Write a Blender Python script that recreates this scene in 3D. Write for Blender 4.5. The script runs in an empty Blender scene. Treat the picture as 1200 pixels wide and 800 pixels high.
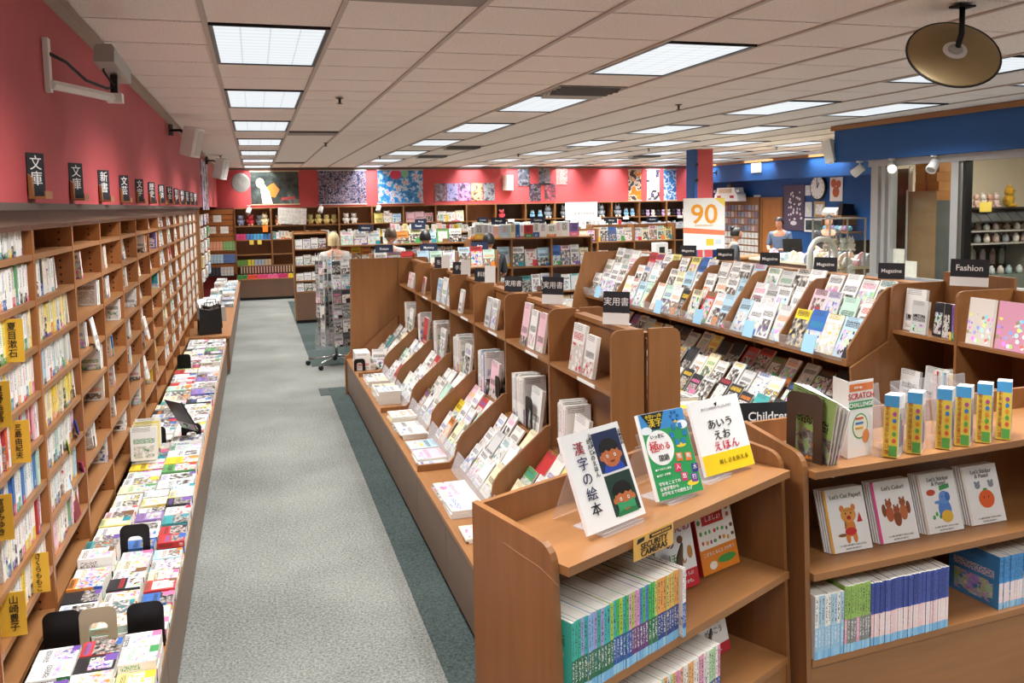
import bpy, math, random
from mathutils import Vector, Matrix

random.seed(7)
SC = bpy.context.scene
COL = SC.collection
PI = math.pi
rnd = random.random
uni = random.uniform

# ------------------------------------------------------------------ camera
EYE = 2.0
F_PX, YAW, PITCH, ROLL, CY = 1013.8, .2878, .0889, .0171, 328.6
def make_camera():
    cd = bpy.data.cameras.new('camera')
    cam = bpy.data.objects.new('camera', cd)
    COL.objects.link(cam)
    cd.sensor_width = 36
    cd.lens = 36 * F_PX / 1200
    cd.shift_y = -(400 - CY) / 1200
    cd.clip_start = .05
    cw, sw, c, s = math.cos(YAW), math.sin(YAW), math.cos(PITCH), math.sin(PITCH)
    f = Vector((sw * c, cw * c, -s)); r = Vector((cw, -sw, 0)); u = Vector((sw * s, cw * s, c))
    cr, sr = math.cos(ROLL), math.sin(ROLL)
    r2 = r * cr - u * sr; u2 = r * sr + u * cr
    cam.matrix_world = Matrix(((r2.x, u2.x, -f.x, 0), (r2.y, u2.y, -f.y, 0), (r2.z, u2.z, -f.z, EYE), (0, 0, 0, 1)))
    SC.camera = cam
make_camera()

# ------------------------------------------------------------------ world, exposure
w = bpy.data.worlds.new('world'); SC.world = w
w.use_nodes = True
w.node_tree.nodes['Background'].inputs[0].default_value = (1, .98, .95, 1)
w.node_tree.nodes['Background'].inputs[1].default_value = .25
SC.view_settings.view_transform = 'Standard'
SC.view_settings.look = 'None'
SC.view_settings.exposure = 0.42
SC.view_settings.gamma = 1.0
SC.view_settings.use_curve_mapping = False
SC.cycles.max_bounces = 8
SC.cycles.transparent_max_bounces = 16
SC.cycles.use_denoising = True
LIGHT_W = 36.0      # watts of each ceiling troffer
CEIL = 2.886
GRID = .6096
GX, GY = -.1885, 4.4966      # grid line 0 / row 0

# ------------------------------------------------------------------ colours and materials
def lin(h):
    h = h.lstrip('#')
    out = []
    for i in (0, 2, 4):
        v = int(h[i:i + 2], 16) / 255
        out.append(v / 12.92 if v <= .04045 else ((v + .055) / 1.055) ** 2.4)
    return tuple(out) + (1.0,)

MATS = {}
class NT:
    """small helper around a node tree"""
    def __init__(s, name):
        s.m = bpy.data.materials.new(name); s.m.use_nodes = True
        s.t = s.m.node_tree; s.n = s.t.nodes; s.l = s.t.links
        s.bsdf = s.n['Principled BSDF']; s.out = s.n['Material Output']
    def set(s, sock, v):
        if hasattr(v, 'is_output'): s.l.new(v, sock)
        elif v is not None: sock.default_value = v
    def math(s, op, a, b=None, c=None):
        n = s.n.new('ShaderNodeMath'); n.operation = op
        for i, v in enumerate((a, b, c)): s.set(n.inputs[i], v)
        return n.outputs[0]
    def mix(s, fac, a, b, mode='MIX'):
        n = s.n.new('ShaderNodeMix'); n.data_type = 'RGBA'; n.blend_type = mode
        s.set(n.inputs[0], fac); s.set(n.inputs[6], a); s.set(n.inputs[7], b)
        return n.outputs[2]
    def noise(s, vec, scale, detail=2.0, rough=.5):
        n = s.n.new('ShaderNodeTexNoise')
        s.set(n.inputs['Vector'], vec); n.inputs['Scale'].default_value = scale
        n.inputs['Detail'].default_value = detail; n.inputs['Roughness'].default_value = rough
        return n.outputs[0], n.outputs[1]
    def coords(s, kind='Object'):
        return s.n.new('ShaderNodeTexCoord').outputs[kind]
    def mapping(s, vec, scale=(1, 1, 1), loc=None):
        n = s.n.new('ShaderNodeMapping'); s.set(n.inputs[0], vec)
        n.inputs['Scale'].default_value = scale
        if loc is not None: s.set(n.inputs['Location'], loc)
        return n.outputs[0]
    def ramp(s, fac, stops, const=False):
        n = s.n.new('ShaderNodeValToRGB'); s.set(n.inputs[0], fac)
        e = n.color_ramp.elements
        if const: n.color_ramp.interpolation = 'CONSTANT'
        while len(e) < len(stops): e.new(.5)
        for i, (p, c) in enumerate(stops):
            e[i].position = p
            if hasattr(c, 'is_output'): c = (1, 1, 1, 1)
            e[i].color = c
        return n.outputs[0]
    def band(s, x, lo, hi):
        return s.math('MULTIPLY', s.math('GREATER_THAN', x, lo), s.math('LESS_THAN', x, hi))

def M(name, hexcol, rough=.5, metal=0.0, noise=0.0, nscale=8.0, emit=0.0, spec=.5, bump=0.0):
    if name in MATS: return MATS[name]
    k = NT(name); c = lin(hexcol)
    if noise:
        f, _ = k.noise(k.coords(), nscale, 3)
        lo = tuple(x * (1 - noise) for x in c[:3]) + (1,); hi = tuple(min(1, x * (1 + noise)) for x in c[:3]) + (1,)
        k.l.new(k.ramp(f, [(.3, lo), (.7, hi)]), k.bsdf.inputs['Base Color'])
        if bump:
            b = k.n.new('ShaderNodeBump'); b.inputs['Strength'].default_value = bump
            k.l.new(f, b.inputs['Height']); k.l.new(b.outputs[0], k.bsdf.inputs['Normal'])
    else:
        k.bsdf.inputs['Base Color'].default_value = c
    k.bsdf.inputs['Roughness'].default_value = rough
    k.bsdf.inputs['Metallic'].default_value = metal
    k.bsdf.inputs['Specular IOR Level'].default_value = spec
    if emit:
        k.bsdf.inputs['Emission Color'].default_value = c
        k.bsdf.inputs['Emission Strength'].default_value = emit
    MATS[name] = k.m
    return k.m

def wood(name, hexcol, stretch=(14, 14, 1.2), rough=.38, var=.16):
    if name in MATS: return MATS[name]
    k = NT(name); c = lin(hexcol)
    o = k.mapping(k.coords(), stretch)
    f, _ = k.noise(o, 2.2, 6, .6)
    g, _ = k.noise(k.mapping(k.coords(), tuple(x * .35 for x in stretch)), 1.1, 2)
    f = k.math('ADD', k.math('MULTIPLY', f, .6), k.math('MULTIPLY', g, .4))
    lo = tuple(x * (1 - var) for x in c[:3]) + (1,); hi = tuple(min(1, x * (1 + var)) for x in c[:3]) + (1,)
    k.l.new(k.ramp(f, [(.32, lo), (.68, hi)]), k.bsdf.inputs['Base Color'])
    k.bsdf.inputs['Roughness'].default_value = rough
    MATS[name] = k.m
    return k.m

WOOD = wood('maple_laminate', '8F6037')
WOODH = wood('maple_laminate_boards', '99693E', (1.2, 14, 14))
WOODY = wood('maple_laminate_long', '99693E', (14, 1.2, 14))
WOODF = wood('brown_laminate_front', '705644', (6, 6, 1.2), .42, .08)
SLAT = wood('slatwall_wood', 'A0622F', (1.2, 14, 14))
DARKW = M('dark_trim', '4A4038', .55)
FASCIA = M('fascia_brown', '6E5442', .5, noise=.08, nscale=5)
RED = M('red_paint', 'B4474A', .6, noise=.05, nscale=3)
BLUE = M('blue_paint', '17508F', .6, noise=.05, nscale=3)
CREAM = M('cream_paint', 'E6DABF', .7, noise=.03, nscale=3)
WHITE = M('white_plastic', 'E4E2DC', .4)
GREY = M('grey_plastic', 'A9A79F', .45)
BLACK = M('black_plastic', '141414', .35)
BLACKM = M('black_metal', '101012', .4, metal=.3)
CHROME = M('chrome', 'C8C8C8', .2, metal=1)
ALU = M('brushed_aluminium', 'B4B6B4', .38, metal=.6)
CARD = M('white_card', 'EFEDE6', .6)
BLACKCARD = M('black_card', '23262B', .5)
INKW = M('white_ink', 'F4F4F0', .5)
INKB = M('black_ink', '1A1A1A', .5)
PAPER = M('cardboard', '9A7B55', .8, noise=.06, nscale=10)
SKIN = M('skin', 'C99476', .5, noise=.04, nscale=20)

def carpet(name, a, b):
    k = NT(name)
    f, _ = k.noise(k.coords(), 75, 4, .85)
    g, _ = k.noise(k.coords(), 1.3, 3)
    h = k.math('ADD', k.math('MULTIPLY', f, .8), k.math('MULTIPLY', g, .2))
    k.l.new(k.ramp(h, [(.36, lin(a)), (.64, lin(b))]), k.bsdf.inputs['Base Color'])
    k.bsdf.inputs['Roughness'].default_value = .95
    k.bsdf.inputs['Specular IOR Level'].default_value = .1
    bp = k.n.new('ShaderNodeBump'); bp.inputs['Strength'].default_value = .3; bp.inputs['Distance'].default_value = .01
    k.l.new(f, bp.inputs['Height']); k.l.new(bp.outputs[0], k.bsdf.inputs['Normal'])
    MATS[name] = k.m
    return k.m
CARPET = carpet('grey_carpet', '444642', '979890')
CARPET2 = carpet('dark_green_carpet', '26302E', '555F5B')

def tilemat():
    k = NT('mineral_fibre_tile')
    f, _ = k.noise(k.coords(), 90, 3, .8)
    k.l.new(k.ramp(f, [(.30, lin('A89E94')), (.42, lin('E8E0D8')), (.7, lin('EEE7E0'))]), k.bsdf.inputs['Base Color'])
    k.bsdf.inputs['Roughness'].default_value = .9
    return k.m
TILE = tilemat()

def clear(name, tint=(1, 1, 1, 1), gloss=.08, rough=.05):
    k = NT(name)
    tr = k.n.new('ShaderNodeBsdfTransparent'); tr.inputs[0].default_value = tint
    gl = k.n.new('ShaderNodeBsdfGlossy'); gl.inputs['Roughness'].default_value = rough
    fr = k.n.new('ShaderNodeLayerWeight'); fr.inputs[0].default_value = .5
    f5 = k.math('POWER', fr.outputs['Facing'], 4.0)
    mx = k.n.new('ShaderNodeMixShader')
    k.l.new(k.math('ADD', k.math('MULTIPLY', f5, .45), gloss * .3), mx.inputs[0])
    k.l.new(tr.outputs[0], mx.inputs[1]); k.l.new(gl.outputs[0], mx.inputs[2])
    k.l.new(mx.outputs[0], k.out.inputs[0])
    return k.m
GLASS = clear('window_glass', (.97, .98, .975, 1))
ACRYL = clear('clear_acrylic', (.955, .96, .96, 1), .22, .12)
def hazy():
    k = NT('hazy_plastic')
    tr = k.n.new('ShaderNodeBsdfTransparent'); tr.inputs[0].default_value = (.95, .955, .96, 1)
    k.bsdf.inputs['Base Color'].default_value = (.86, .88, .9, 1); k.bsdf.inputs['Roughness'].default_value = .15
    lw = k.n.new('ShaderNodeLayerWeight'); mx = k.n.new('ShaderNodeMixShader')
    k.l.new(k.math('ADD', k.math('MULTIPLY', k.math('POWER', lw.outputs['Facing'], 3.0), .4), .11), mx.inputs[0])
    k.l.new(tr.outputs[0], mx.inputs[1]); k.l.new(k.bsdf.outputs[0], mx.inputs[2]); k.l.new(mx.outputs[0], k.out.inputs[0])
    return k.m
ACRYL = hazy()

# printed covers: colours come from the object (its paper colour and its ink)
def print_mat(name, style):
    k = NT(name)
    uv = k.n.new('ShaderNodeSeparateXYZ'); k.l.new(k.coords('UV'), uv.inputs[0])
    u, v = uv.outputs[0], uv.outputs[1]
    oi = k.n.new('ShaderNodeObjectInfo'); r = oi.outputs['Random']; c1 = oi.outputs['Color']
    at = k.n.new('ShaderNodeAttribute'); at.attribute_type = 'OBJECT'; at.attribute_name = 'ink'
    ink = at.outputs['Color']
    fr = lambda mul: k.math('FRACT', k.math('MULTIPLY', r, mul))
    sv = k.n.new('ShaderNodeCombineXYZ')
    k.l.new(k.math('MULTIPLY', r, 371.0), sv.inputs[0]); k.l.new(k.math('MULTIPLY', r, 913.0), sv.inputs[1])
    def tex(sx, sy, detail=2.0):
        cb = k.n.new('ShaderNodeCombineXYZ')
        k.l.new(k.math('MULTIPLY', u, sx), cb.inputs[0]); k.l.new(k.math('MULTIPLY', v, sy), cb.inputs[1])
        ad = k.n.new('ShaderNodeVectorMath'); k.l.new(cb.outputs[0], ad.inputs[0]); k.l.new(sv.outputs[0], ad.inputs[1])
        return k.noise(ad.outputs[0], 1.0, detail)
    if style in ('cover', 'photo'):
        ph = k.math('ADD', .12, k.math('MULTIPLY', fr(13.7), .6)) if style == 'cover' else k.math('ADD', .42, k.math('MULTIPLY', fr(13.7), .42))
        mx = k.math('MULTIPLY', k.math('GREATER_THAN', fr(3.3), .55), .12)
        inp = k.math('MULTIPLY', k.math('LESS_THAN', v, ph), k.math('MULTIPLY', k.math('GREATER_THAN', u, mx), k.math('LESS_THAN', u, k.math('SUBTRACT', 1.0, mx))))
        inp = k.math('MULTIPLY', inp, k.math('GREATER_THAN', v, k.math('MULTIPLY', mx, .6)))
        f, col = tex(5.0, 6.5, 4.0)
        hs = k.n.new('ShaderNodeHueSaturation'); hs.inputs['Value'].default_value = 1.25
        k.l.new(col, hs.inputs['Color'])
        mono = k.math('GREATER_THAN', fr(6.7), .45)                      # some pictures are grey photographs
        k.l.new(k.math('MULTIPLY', k.math('SUBTRACT', 1.0, mono), 1.6), hs.inputs['Saturation'])
        tone = k.ramp(f, [(.40, lin('26221F')), (.52, lin('8E8880')), (.62, lin('E6E0D8'))])
        soft = k.ramp(f, [(.38, lin('E9E4DA')), (.5, lin('C9C2B8')), (.6, lin('F4F1EA'))])
        p1 = k.mix(mono, hs.outputs[0], tone)
        p2 = k.mix(k.math('GREATER_THAN', fr(9.1), .6 if style == 'cover' else .85), p1, soft)
        p3 = k.mix(k.math('GREATER_THAN', f, .57 if style == 'cover' else .60), p2, c1)
        p4 = k.mix(k.math('MULTIPLY', k.math('LESS_THAN', f, .41), k.math('GREATER_THAN', fr(8.3), .4)), p3, ink)
        base = k.mix(inp, c1, p4)
        if style == 'photo':      # coloured corner flash
            cs = k.math('MULTIPLY', k.math('GREATER_THAN', u, k.math('ADD', .45, k.math('MULTIPLY', fr(17.3), .3))), k.math('LESS_THAN', v, k.math('ADD', .12, k.math('MULTIPLY', fr(19.1), .25))))
            base = k.mix(k.math('MULTIPLY', cs, k.math('GREATER_THAN', fr(23.9), .45)), base, ink)
        # title glyphs and lines of small print
        g, _ = tex(34.0, 40.0, 1.0)
        lo = k.math('ADD', ph, .07); hi = k.math('ADD', ph, .22)
        t = k.math('MULTIPLY', k.math('MULTIPLY', k.band(v, lo, hi), k.band(u, .10, .90)), k.math('GREATER_THAN', g, .49))
        tcol = k.mix(k.math('GREATER_THAN', fr(5.1), .5), ink, lin('181818'))
        base = k.mix(t, base, tcol)
        g2, _ = tex(70.0, 90.0, 0.0)
        row = k.math('GREATER_THAN', k.math('FRACT', k.math('MULTIPLY', v, 26.0)), .5)
        t2 = k.math('MULTIPLY', k.math('MULTIPLY', row, k.math('GREATER_THAN', v, .86)), k.math('MULTIPLY', k.math('GREATER_THAN', g2, .5), k.band(u, .08, .75)))
        base = k.mix(t2, base, lin('333333'))
    else:
        g, _ = tex(7.0, 46.0, 1.0)
        t = k.math('MULTIPLY', k.math('MULTIPLY', k.band(u, .22, .78), k.band(v, .42, .92)), k.math('GREATER_THAN', g, .52))
        bh = k.math('ADD', .08, k.math('MULTIPLY', fr(11.3), .28))
        bd = k.math('MULTIPLY', k.math('LESS_THAN', v, bh), k.math('GREATER_THAN', fr(4.7), .35))
        base = k.mix(bd, c1, ink)
        base = k.mix(t, base, k.mix(k.math('GREATER_THAN', fr(2.9), .45), ink, lin('1C1C1C')))
        g2, _ = tex(9.0, 60.0, 0.0)
        t2 = k.math('MULTIPLY', k.math('MULTIPLY', k.band(u, .25, .75), k.band(v, .06, .2)), k.math('GREATER_THAN', g2, .53))
        base = k.mix(t2, base, lin('F0EEE8'))
    k.l.new(base, k.bsdf.inputs['Base Color'])
    k.bsdf.inputs['Roughness'].default_value = .4
    MATS[name] = k.m
    return k.m
COVER = print_mat('printed_cover', 'cover')
SPINE = print_mat('printed_spine', 'spine')
PHOTO = print_mat('printed_photo_cover', 'photo')
def pages_mat():
    k = NT('page_edges')
    uv = k.n.new('ShaderNodeSeparateXYZ'); k.l.new(k.coords('UV'), uv.inputs[0])
    cb = k.n.new('ShaderNodeCombineXYZ'); k.l.new(k.math('MULTIPLY', uv.outputs[0], 60.0), cb.inputs[0])
    k.l.new(k.math('MULTIPLY', uv.outputs[1], 1.5), cb.inputs[1])
    f, _ = k.noise(cb.outputs[0], 1.0, 3)
    k.l.new(k.ramp(f, [(.3, lin('B9B3A6')), (.6, lin('F1EDE2'))]), k.bsdf.inputs['Base Color'])
    k.bsdf.inputs['Roughness'].default_value = .8
    return k.m
PAGES = pages_mat()
def plain_obj_mat():
    k = NT('coloured_by_object')
    oi = k.n.new('ShaderNodeObjectInfo')
    f, _ = k.noise(k.coords(), 9, 2)
    k.l.new(k.mix(k.math('MULTIPLY', f, .25), oi.outputs['Color'], (.5, .5, .5, 1)), k.bsdf.inputs['Base Color'])
    k.bsdf.inputs['Roughness'].default_value = .5
    return k.m
TINT = plain_obj_mat()

# ------------------------------------------------------------------ mesh and object helpers
class B:
    def __init__(s): s.v = []; s.f = []; s.mi = []
    def face(s, idx, m=0): s.f.append(tuple(idx)); s.mi.append(m)
    def box(s, x0, x1, y0, y1, z0, z1, m=0):
        o = len(s.v)
        s.v += [(x0, y0, z0), (x1, y0, z0), (x1, y1, z0), (x0, y1, z0), (x0, y0, z1), (x1, y0, z1), (x1, y1, z1), (x0, y1, z1)]
        for q in ((0, 3, 2, 1), (4, 5, 6, 7), (0, 1, 5, 4), (1, 2, 6, 5), (2, 3, 7, 6), (3, 0, 4, 7)): s.face([o + i for i in q], m)
        return s
    def prism(s, poly, axis, a, b, m=0):
        """poly of 2-D points extruded along an axis from a to b ('y': (x,z), 'x': (y,z), 'z': (x,y))"""
        o = len(s.v); n = len(poly)
        for t in (a, b):
            for p, q in poly:
                s.v.append({'y': (p, t, q), 'x': (t, p, q), 'z': (p, q, t)}[axis])
        s.face([o + i for i in range(n)], m); s.face([o + n + i for i in reversed(range(n))], m)
        for i in range(n):
            j = (i + 1) % n
            s.face((o + i, o + n + i, o + n + j, o + j), m)
        return s
    def tube(s, pts, r, n=6, m=0, closed=False):
        pts = [Vector(p) for p in pts]; N = len(pts); o = len(s.v)
        rs = r if isinstance(r, (list, tuple)) else [r] * N
        up = Vector((0, 0, 1)); side = None
        for i, p in enumerate(pts):
            if closed: d = (pts[(i + 1) % N] - pts[i - 1])
            else: d = pts[min(i + 1, N - 1)] - pts[max(i - 1, 0)]
            d.normalize()
            if side is None:
                side = d.cross(up) if abs(d.dot(up)) < .95 else d.cross(Vector((1, 0, 0)))
            else: side = side - d * side.dot(d)
            side.normalize(); up2 = d.cross(side)
            for k in range(n):
                a = 2 * PI * k / n
                s.v.append(tuple(p + side * (rs[i] * math.cos(a)) + up2 * (rs[i] * math.sin(a))))
        for i in range(N if closed else N - 1):
            j = (i + 1) % N
            for k in range(n):
                q = (k + 1) % n
                s.face((o + i * n + k, o + i * n + q, o + j * n + q, o + j * n + k), m)
        if not closed:
            s.face([o + k for k in reversed(range(n))], m); s.face([o + (N - 1) * n + k for k in range(n)], m)
        return s
    def lathe(s, prof, n=16, c=(0, 0, 0), m=0, axis='z'):
        """(r, h) profile from bottom to top; caps are closed"""
        o = len(s.v)
        for r, h in prof:
            for k in range(n):
                a = 2 * PI * k / n; x, y = r * math.cos(a), r * math.sin(a)
                p = {'z': (x, y, h), 'y': (x, h, -y), 'x': (h, x, y)}[axis]
                s.v.append((c[0] + p[0], c[1] + p[1], c[2] + p[2]))
        for i in range(len(prof) - 1):
            for k in range(n):
                q = (k + 1) % n
                s.face((o + i * n + k, o + i * n + q, o + (i + 1) * n + q, o + (i + 1) * n + k), m)
        s.face([o + k for k in reversed(range(n))], m); s.face([o + (len(prof) - 1) * n + k for k in range(n)], m)
        return s
    def ball(s, c, rx, ry=None, rz=None, n=12, rings=7, m=0):
        ry = rx if ry is None else ry; rz = rx if rz is None else rz
        o = len(s.v)
        for i in range(rings + 1):
            t = PI * i / rings; z = -math.cos(t); rr = max(math.sin(t), .02)
            for k in range(n):
                a = 2 * PI * k / n
                s.v.append((c[0] + rx * rr * math.cos(a), c[1] + ry * rr * math.sin(a), c[2] + rz * z))
        for i in range(rings):
            for k in range(n):
                q = (k + 1) % n
                s.face((o + i * n + k, o + i * n + q, o + (i + 1) * n + q, o + (i + 1) * n + k), m)
        s.face([o + k for k in reversed(range(n))], m); s.face([o + rings * n + k for k in range(n)], m)
        return s
    def mesh(s, name, mats=(), smooth=False):
        me = bpy.data.meshes.new(name)
        me.from_pydata(s.v, [], s.f)
        for m in mats: me.materials.append(m)
        for p, k in zip(me.polygons, s.mi):
            p.material_index = k; p.use_smooth = smooth
        me.update()
        return me

def link(name, me, parent=None, loc=(0, 0, 0), rot=(0, 0, 0), scale=None):
    o = bpy.data.objects.new(name, me); COL.objects.link(o)
    o.location = loc; o.rotation_euler = rot
    if scale: o.scale = scale
    if parent: o.parent = parent
    return o
def tag(o, label, cat, group=None, kind=None):
    o['label'] = label; o['category'] = cat
    if group: o['group'] = group
    if kind: o['kind'] = kind
    return o
def thing(name, label, cat, loc=(0, 0, 0), rotz=0, group=None):
    return tag(link(name, None, None, loc, (0, 0, rotz)), label, cat, group)
def part(name, b, mat, parent, smooth=False, world=True, loc=(0, 0, 0), rot=(0, 0, 0), label=None):
    """mesh part; world=True means its coordinates are world ones and the thing is unrotated"""
    me = b.mesh(name, [mat] if not isinstance(mat, (list, tuple)) else mat, smooth) if isinstance(b, B) else b
    if not isinstance(b, B) and mat is not None and not me.materials: me.materials.append(mat)
    L = Vector(loc)
    if world and parent is not None:
        q = parent
        while q is not None: L = L - q.location; q = q.parent
    o = link(name, me, parent, L, rot)
    if label: o['label'] = label
    return o
def solo(name, b, mat, label, cat, loc=(0, 0, 0), rot=(0, 0, 0), group=None, smooth=False):
    me = b.mesh(name, [mat] if not isinstance(mat, (list, tuple)) else mat, smooth) if isinstance(b, B) else b
    return tag(link(name, me, None, loc, rot), label, cat, group)
def struct(name, b, mat, parent=None, smooth=False):
    o = part(name, b, mat, parent, smooth)
    if parent is None: o['kind'] = 'structure'
    return o
def bx(*a): return B().box(*a)

TXT = {}
def text_mesh(body, size=.1, align='CENTER', depth=.0006, bold=0.0, spacing=1.0, line=1.0):
    key = (body, size, align, depth, bold, spacing, line)
    if key in TXT: return TXT[key]
    cu = bpy.data.curves.new('lettering', 'FONT')
    cu.body = body; cu.size = size; cu.align_x = align; cu.align_y = 'CENTER'
    cu.extrude = depth; cu.offset = min(bold, size * .012) if body.isascii() else 0.0; cu.space_character = spacing; cu.space_line = line; cu.resolution_u = 3
    o = bpy.data.objects.new('lettering', cu); COL.objects.link(o)
    bpy.context.view_layer.update()
    me = bpy.data.meshes.new_from_object(o.evaluated_get(bpy.context.evaluated_depsgraph_get()))
    bpy.data.objects.remove(o); bpy.data.curves.remove(cu)
    TXT[key] = me
    return me
def text(body, parent, loc, rot, size, mat, bold=0.0, align='CENTER', spacing=1.0, line=1.0, name='lettering'):
    """lettering part, loc and rot local to the parent; text lies in its own XY plane facing +Z"""
    me = text_mesh(body, size, align, .0006, bold, spacing, line)
    if me.materials and me.materials[0] != mat: me = me.copy(); me.materials.clear()
    if not me.materials: me.materials.append(mat)
    o = link(name, me, parent, loc, rot)
    return o
UPR = (PI / 2, 0, 0)              # text standing up, read from -Y
def vert(s): return '\n'.join(s)

ORD = ['first', 'second', 'third', 'fourth', 'fifth', 'sixth', 'seventh', 'eighth', 'ninth', 'tenth', 'eleventh', 'twelfth', 'thirteenth', 'fourteenth', 'fifteenth', 'sixteenth', 'seventeenth', 'eighteenth', 'nineteenth', 'twentieth']
def nth(i):
    if i < 20: return ORD[i]
    t = {2: 'twenty', 3: 'thirty', 4: 'forty', 5: 'fifty', 6: 'sixty'}[(i + 1) // 10]
    o = (i + 1) % 10
    return (t[:-1] + 'ieth') if o == 0 else t + '-' + ORD[o - 1]

# ------------------------------------------------------------------ books
PAPERC = [('white', 'F2F0EA'), ('white', 'F4F2EE'), ('off-white', 'EAE6DA'), ('cream', 'EFE3BC'), ('pale yellow', 'F0DF82'), ('pale grey', 'CFCFCB'), ('pale blue', 'B4D3E2'), ('pale pink', 'EFC4CC'),
          ('mint', 'BFE0CB'), ('yellow', 'F0CE35'), ('red', 'C23A3A'), ('blue', '3A6BB0'), ('green', '5C9E58'), ('black', '26262A'), ('orange', 'E08A3C'), ('teal', '3F9C9C'), ('purple', '8A6FB0'), ('brown', '8A6A48')]
INKC = [('red', 'C8323C'), ('blue', '2F62B0'), ('black', '222226'), ('green', '3F8F4F'), ('pink', 'E0709A'), ('orange', 'E2822E'), ('purple', '6E4E9E'), ('yellow', 'E8C22E'), ('teal', '2F8C96'), ('brown', '7A5638')]
def pick_paper(wt): return random.choices(PAPERC, weights=wt)[0]
W_LIGHT = [14, 14, 8, 4, 1.5, 2.5, 1.5, 2, 1.2, .8, .8, .6, .6, .6, .4, .5, .3, .3]
W_COMIC = [9, 9, 4, 3, 1.2, 3, 3, 3, 1.5, 1, 1.2, 1.2, .6, 2, .7, .8, .8, .8]
W_DARK = [3, 3, 1, 2, .5, 2, 1, 1, .5, .8, 1.2, 1, .5, 7, .8, .6, .8, 2]
W_MAG = [12, 12, 4, 3, 1, 3, 3, 2, 2, .8, 1.2, 1, .8, 1.5, .6, 1, .5, .5]
def book_mesh():
    b = B().box(0, 1, 0, 1, 0, 1)
    me = b.mesh('book', [COVER, SPINE, PAGES])
    uvl = me.uv_layers.new(name='UVMap')
    for p in me.polygons:
        n = p.normal
        p.material_index = 0 if abs(n.y) > .5 else (1 if n.x < -.5 else 2)
        for li in p.loop_indices:
            c = me.vertices[me.loops[li].vertex_index].co
            if abs(n.y) > .5: q = (c.x if n.y < 0 else 1 - c.x, c.z)
            elif abs(n.x) > .5: q = (c.y, c.z)
            else: q = (c.y, c.x)
            uvl.data[li].uv = q
    return me
BOOK = book_mesh()
PBOOK = BOOK.copy(); PBOOK.materials[0] = PHOTO
# rot helpers: FACE(dir, tilt) shows the cover towards a direction; FLAT lies cover up; SPINE shows the spine
def book(name, label, dims, loc, rot, paper, ink, group=None, cat='book', me=None):
    if me is None and name in ('stacked_book', 'magazine', 'tray_magazine', 'ledge_magazine', 'comic_volume', 'western_book', 'flat_comic', 'greeting_card'): me = PBOOK
    o = link(name, me or BOOK, None, loc, rot, dims)
    o.color = lin(paper[1]); o['ink'] = lin(ink[1])[:3]
    if label: tag(o, label, cat, group)
    return o

# ================================================================== the shell
YB, YN = 20.35, -3.0          # back wall, wall behind the camera
floor = struct('floor', bx(-1.2, 12.2, YN, YB + .2, -.1, 0), CARPET)
dk = [(.70, .98, 2.2, 9.55), (.98, 3.0, 2.2, 9.35), (.74, 1.2, 9.35, 9.55), (.62, .95, 10.55, 12.7), (.62, 1.25, 12.7, 18.7), (3.0, 12, 9.6, 12)]
for i, (a, b_, c, d) in enumerate([(.70, 1.0, 2.0, 9.45), (.66, 2.6, 9.45, 9.62), (.62, 1.6, 11.0, 13.2), (.62, 1.2, 13.2, 18.9)]):
    part('carpet_border', bx(a, b_, c, d, 0, .004), CARPET2, floor)
part('carpet_border', bx(.60, .70, 9.25, 9.62, 0, .0042), M('carpet_seam', '3A403D', .95), floor)

# ceiling: slab, runners, tiles
LIGHTS = [(c, r) for c in (0, 4, 8, 10) for r in range(-8, 26, 4)] + [(c, r) for c in (12, 14, 16, 18) for r in range(12, 26, 4)]
VENTS = [(1, 10), (1, 22), (4, 3), (5, 14), (5, 18), (1, -2), (8, -2), (12, 18)]
ceil = struct('ceiling', bx(-1.2, 12.2, YN, YB + .2, CEIL + .06, CEIL + .16), M('ceiling_void', '4A443E', .9))
busy = set()
for c, r in LIGHTS: busy |= {(c, r), (c, r + 1)}
busy |= set(VENTS)
tile_me = bx(.006, GRID - .006, .009, GRID - .009, .0, .02).mesh('tile', [TILE])
cells = []
for c in range(-1, 20):
    for r in range(-12, 26):
        x, y = GX + c * GRID, GY + r * GRID
        if (c, r) in busy or y < YN or y + GRID > YB + .12 or x + GRID > 11.75 or x < -.9: continue
        if x > 6.7 and y < 9.0: continue
        d = math.hypot(x + .3, y + .3)
        vis = y > 3.0 and (x + .3) / (y + .3) < 1.05
        cells.append((0 if vis else 1, d, c, r, x, y))
cells.sort()
rest = B()
for i, (q, d, c, r, x, y) in enumerate(cells):
    if i < 298: link('tile', tile_me, ceil, (x, y, CEIL + .007))
    else: rest.box(x + .004, x + GRID - .004, y + .004, y + GRID - .004, CEIL + .007, CEIL + .027)
o = part('tile_field', rest, TILE, ceil); o['kind'] = 'stuff'
RUNNER = M('grid_runner_paint', 'B9AEA4', .6)
for c in range(0, 20):
    x = GX + c * GRID
    y0 = YN if x < 6.9 else 9.4
    part('grid_runner', bx(x - .013, x + .013, y0, YB, CEIL - .003, CEIL + .012), RUNNER, ceil)

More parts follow.
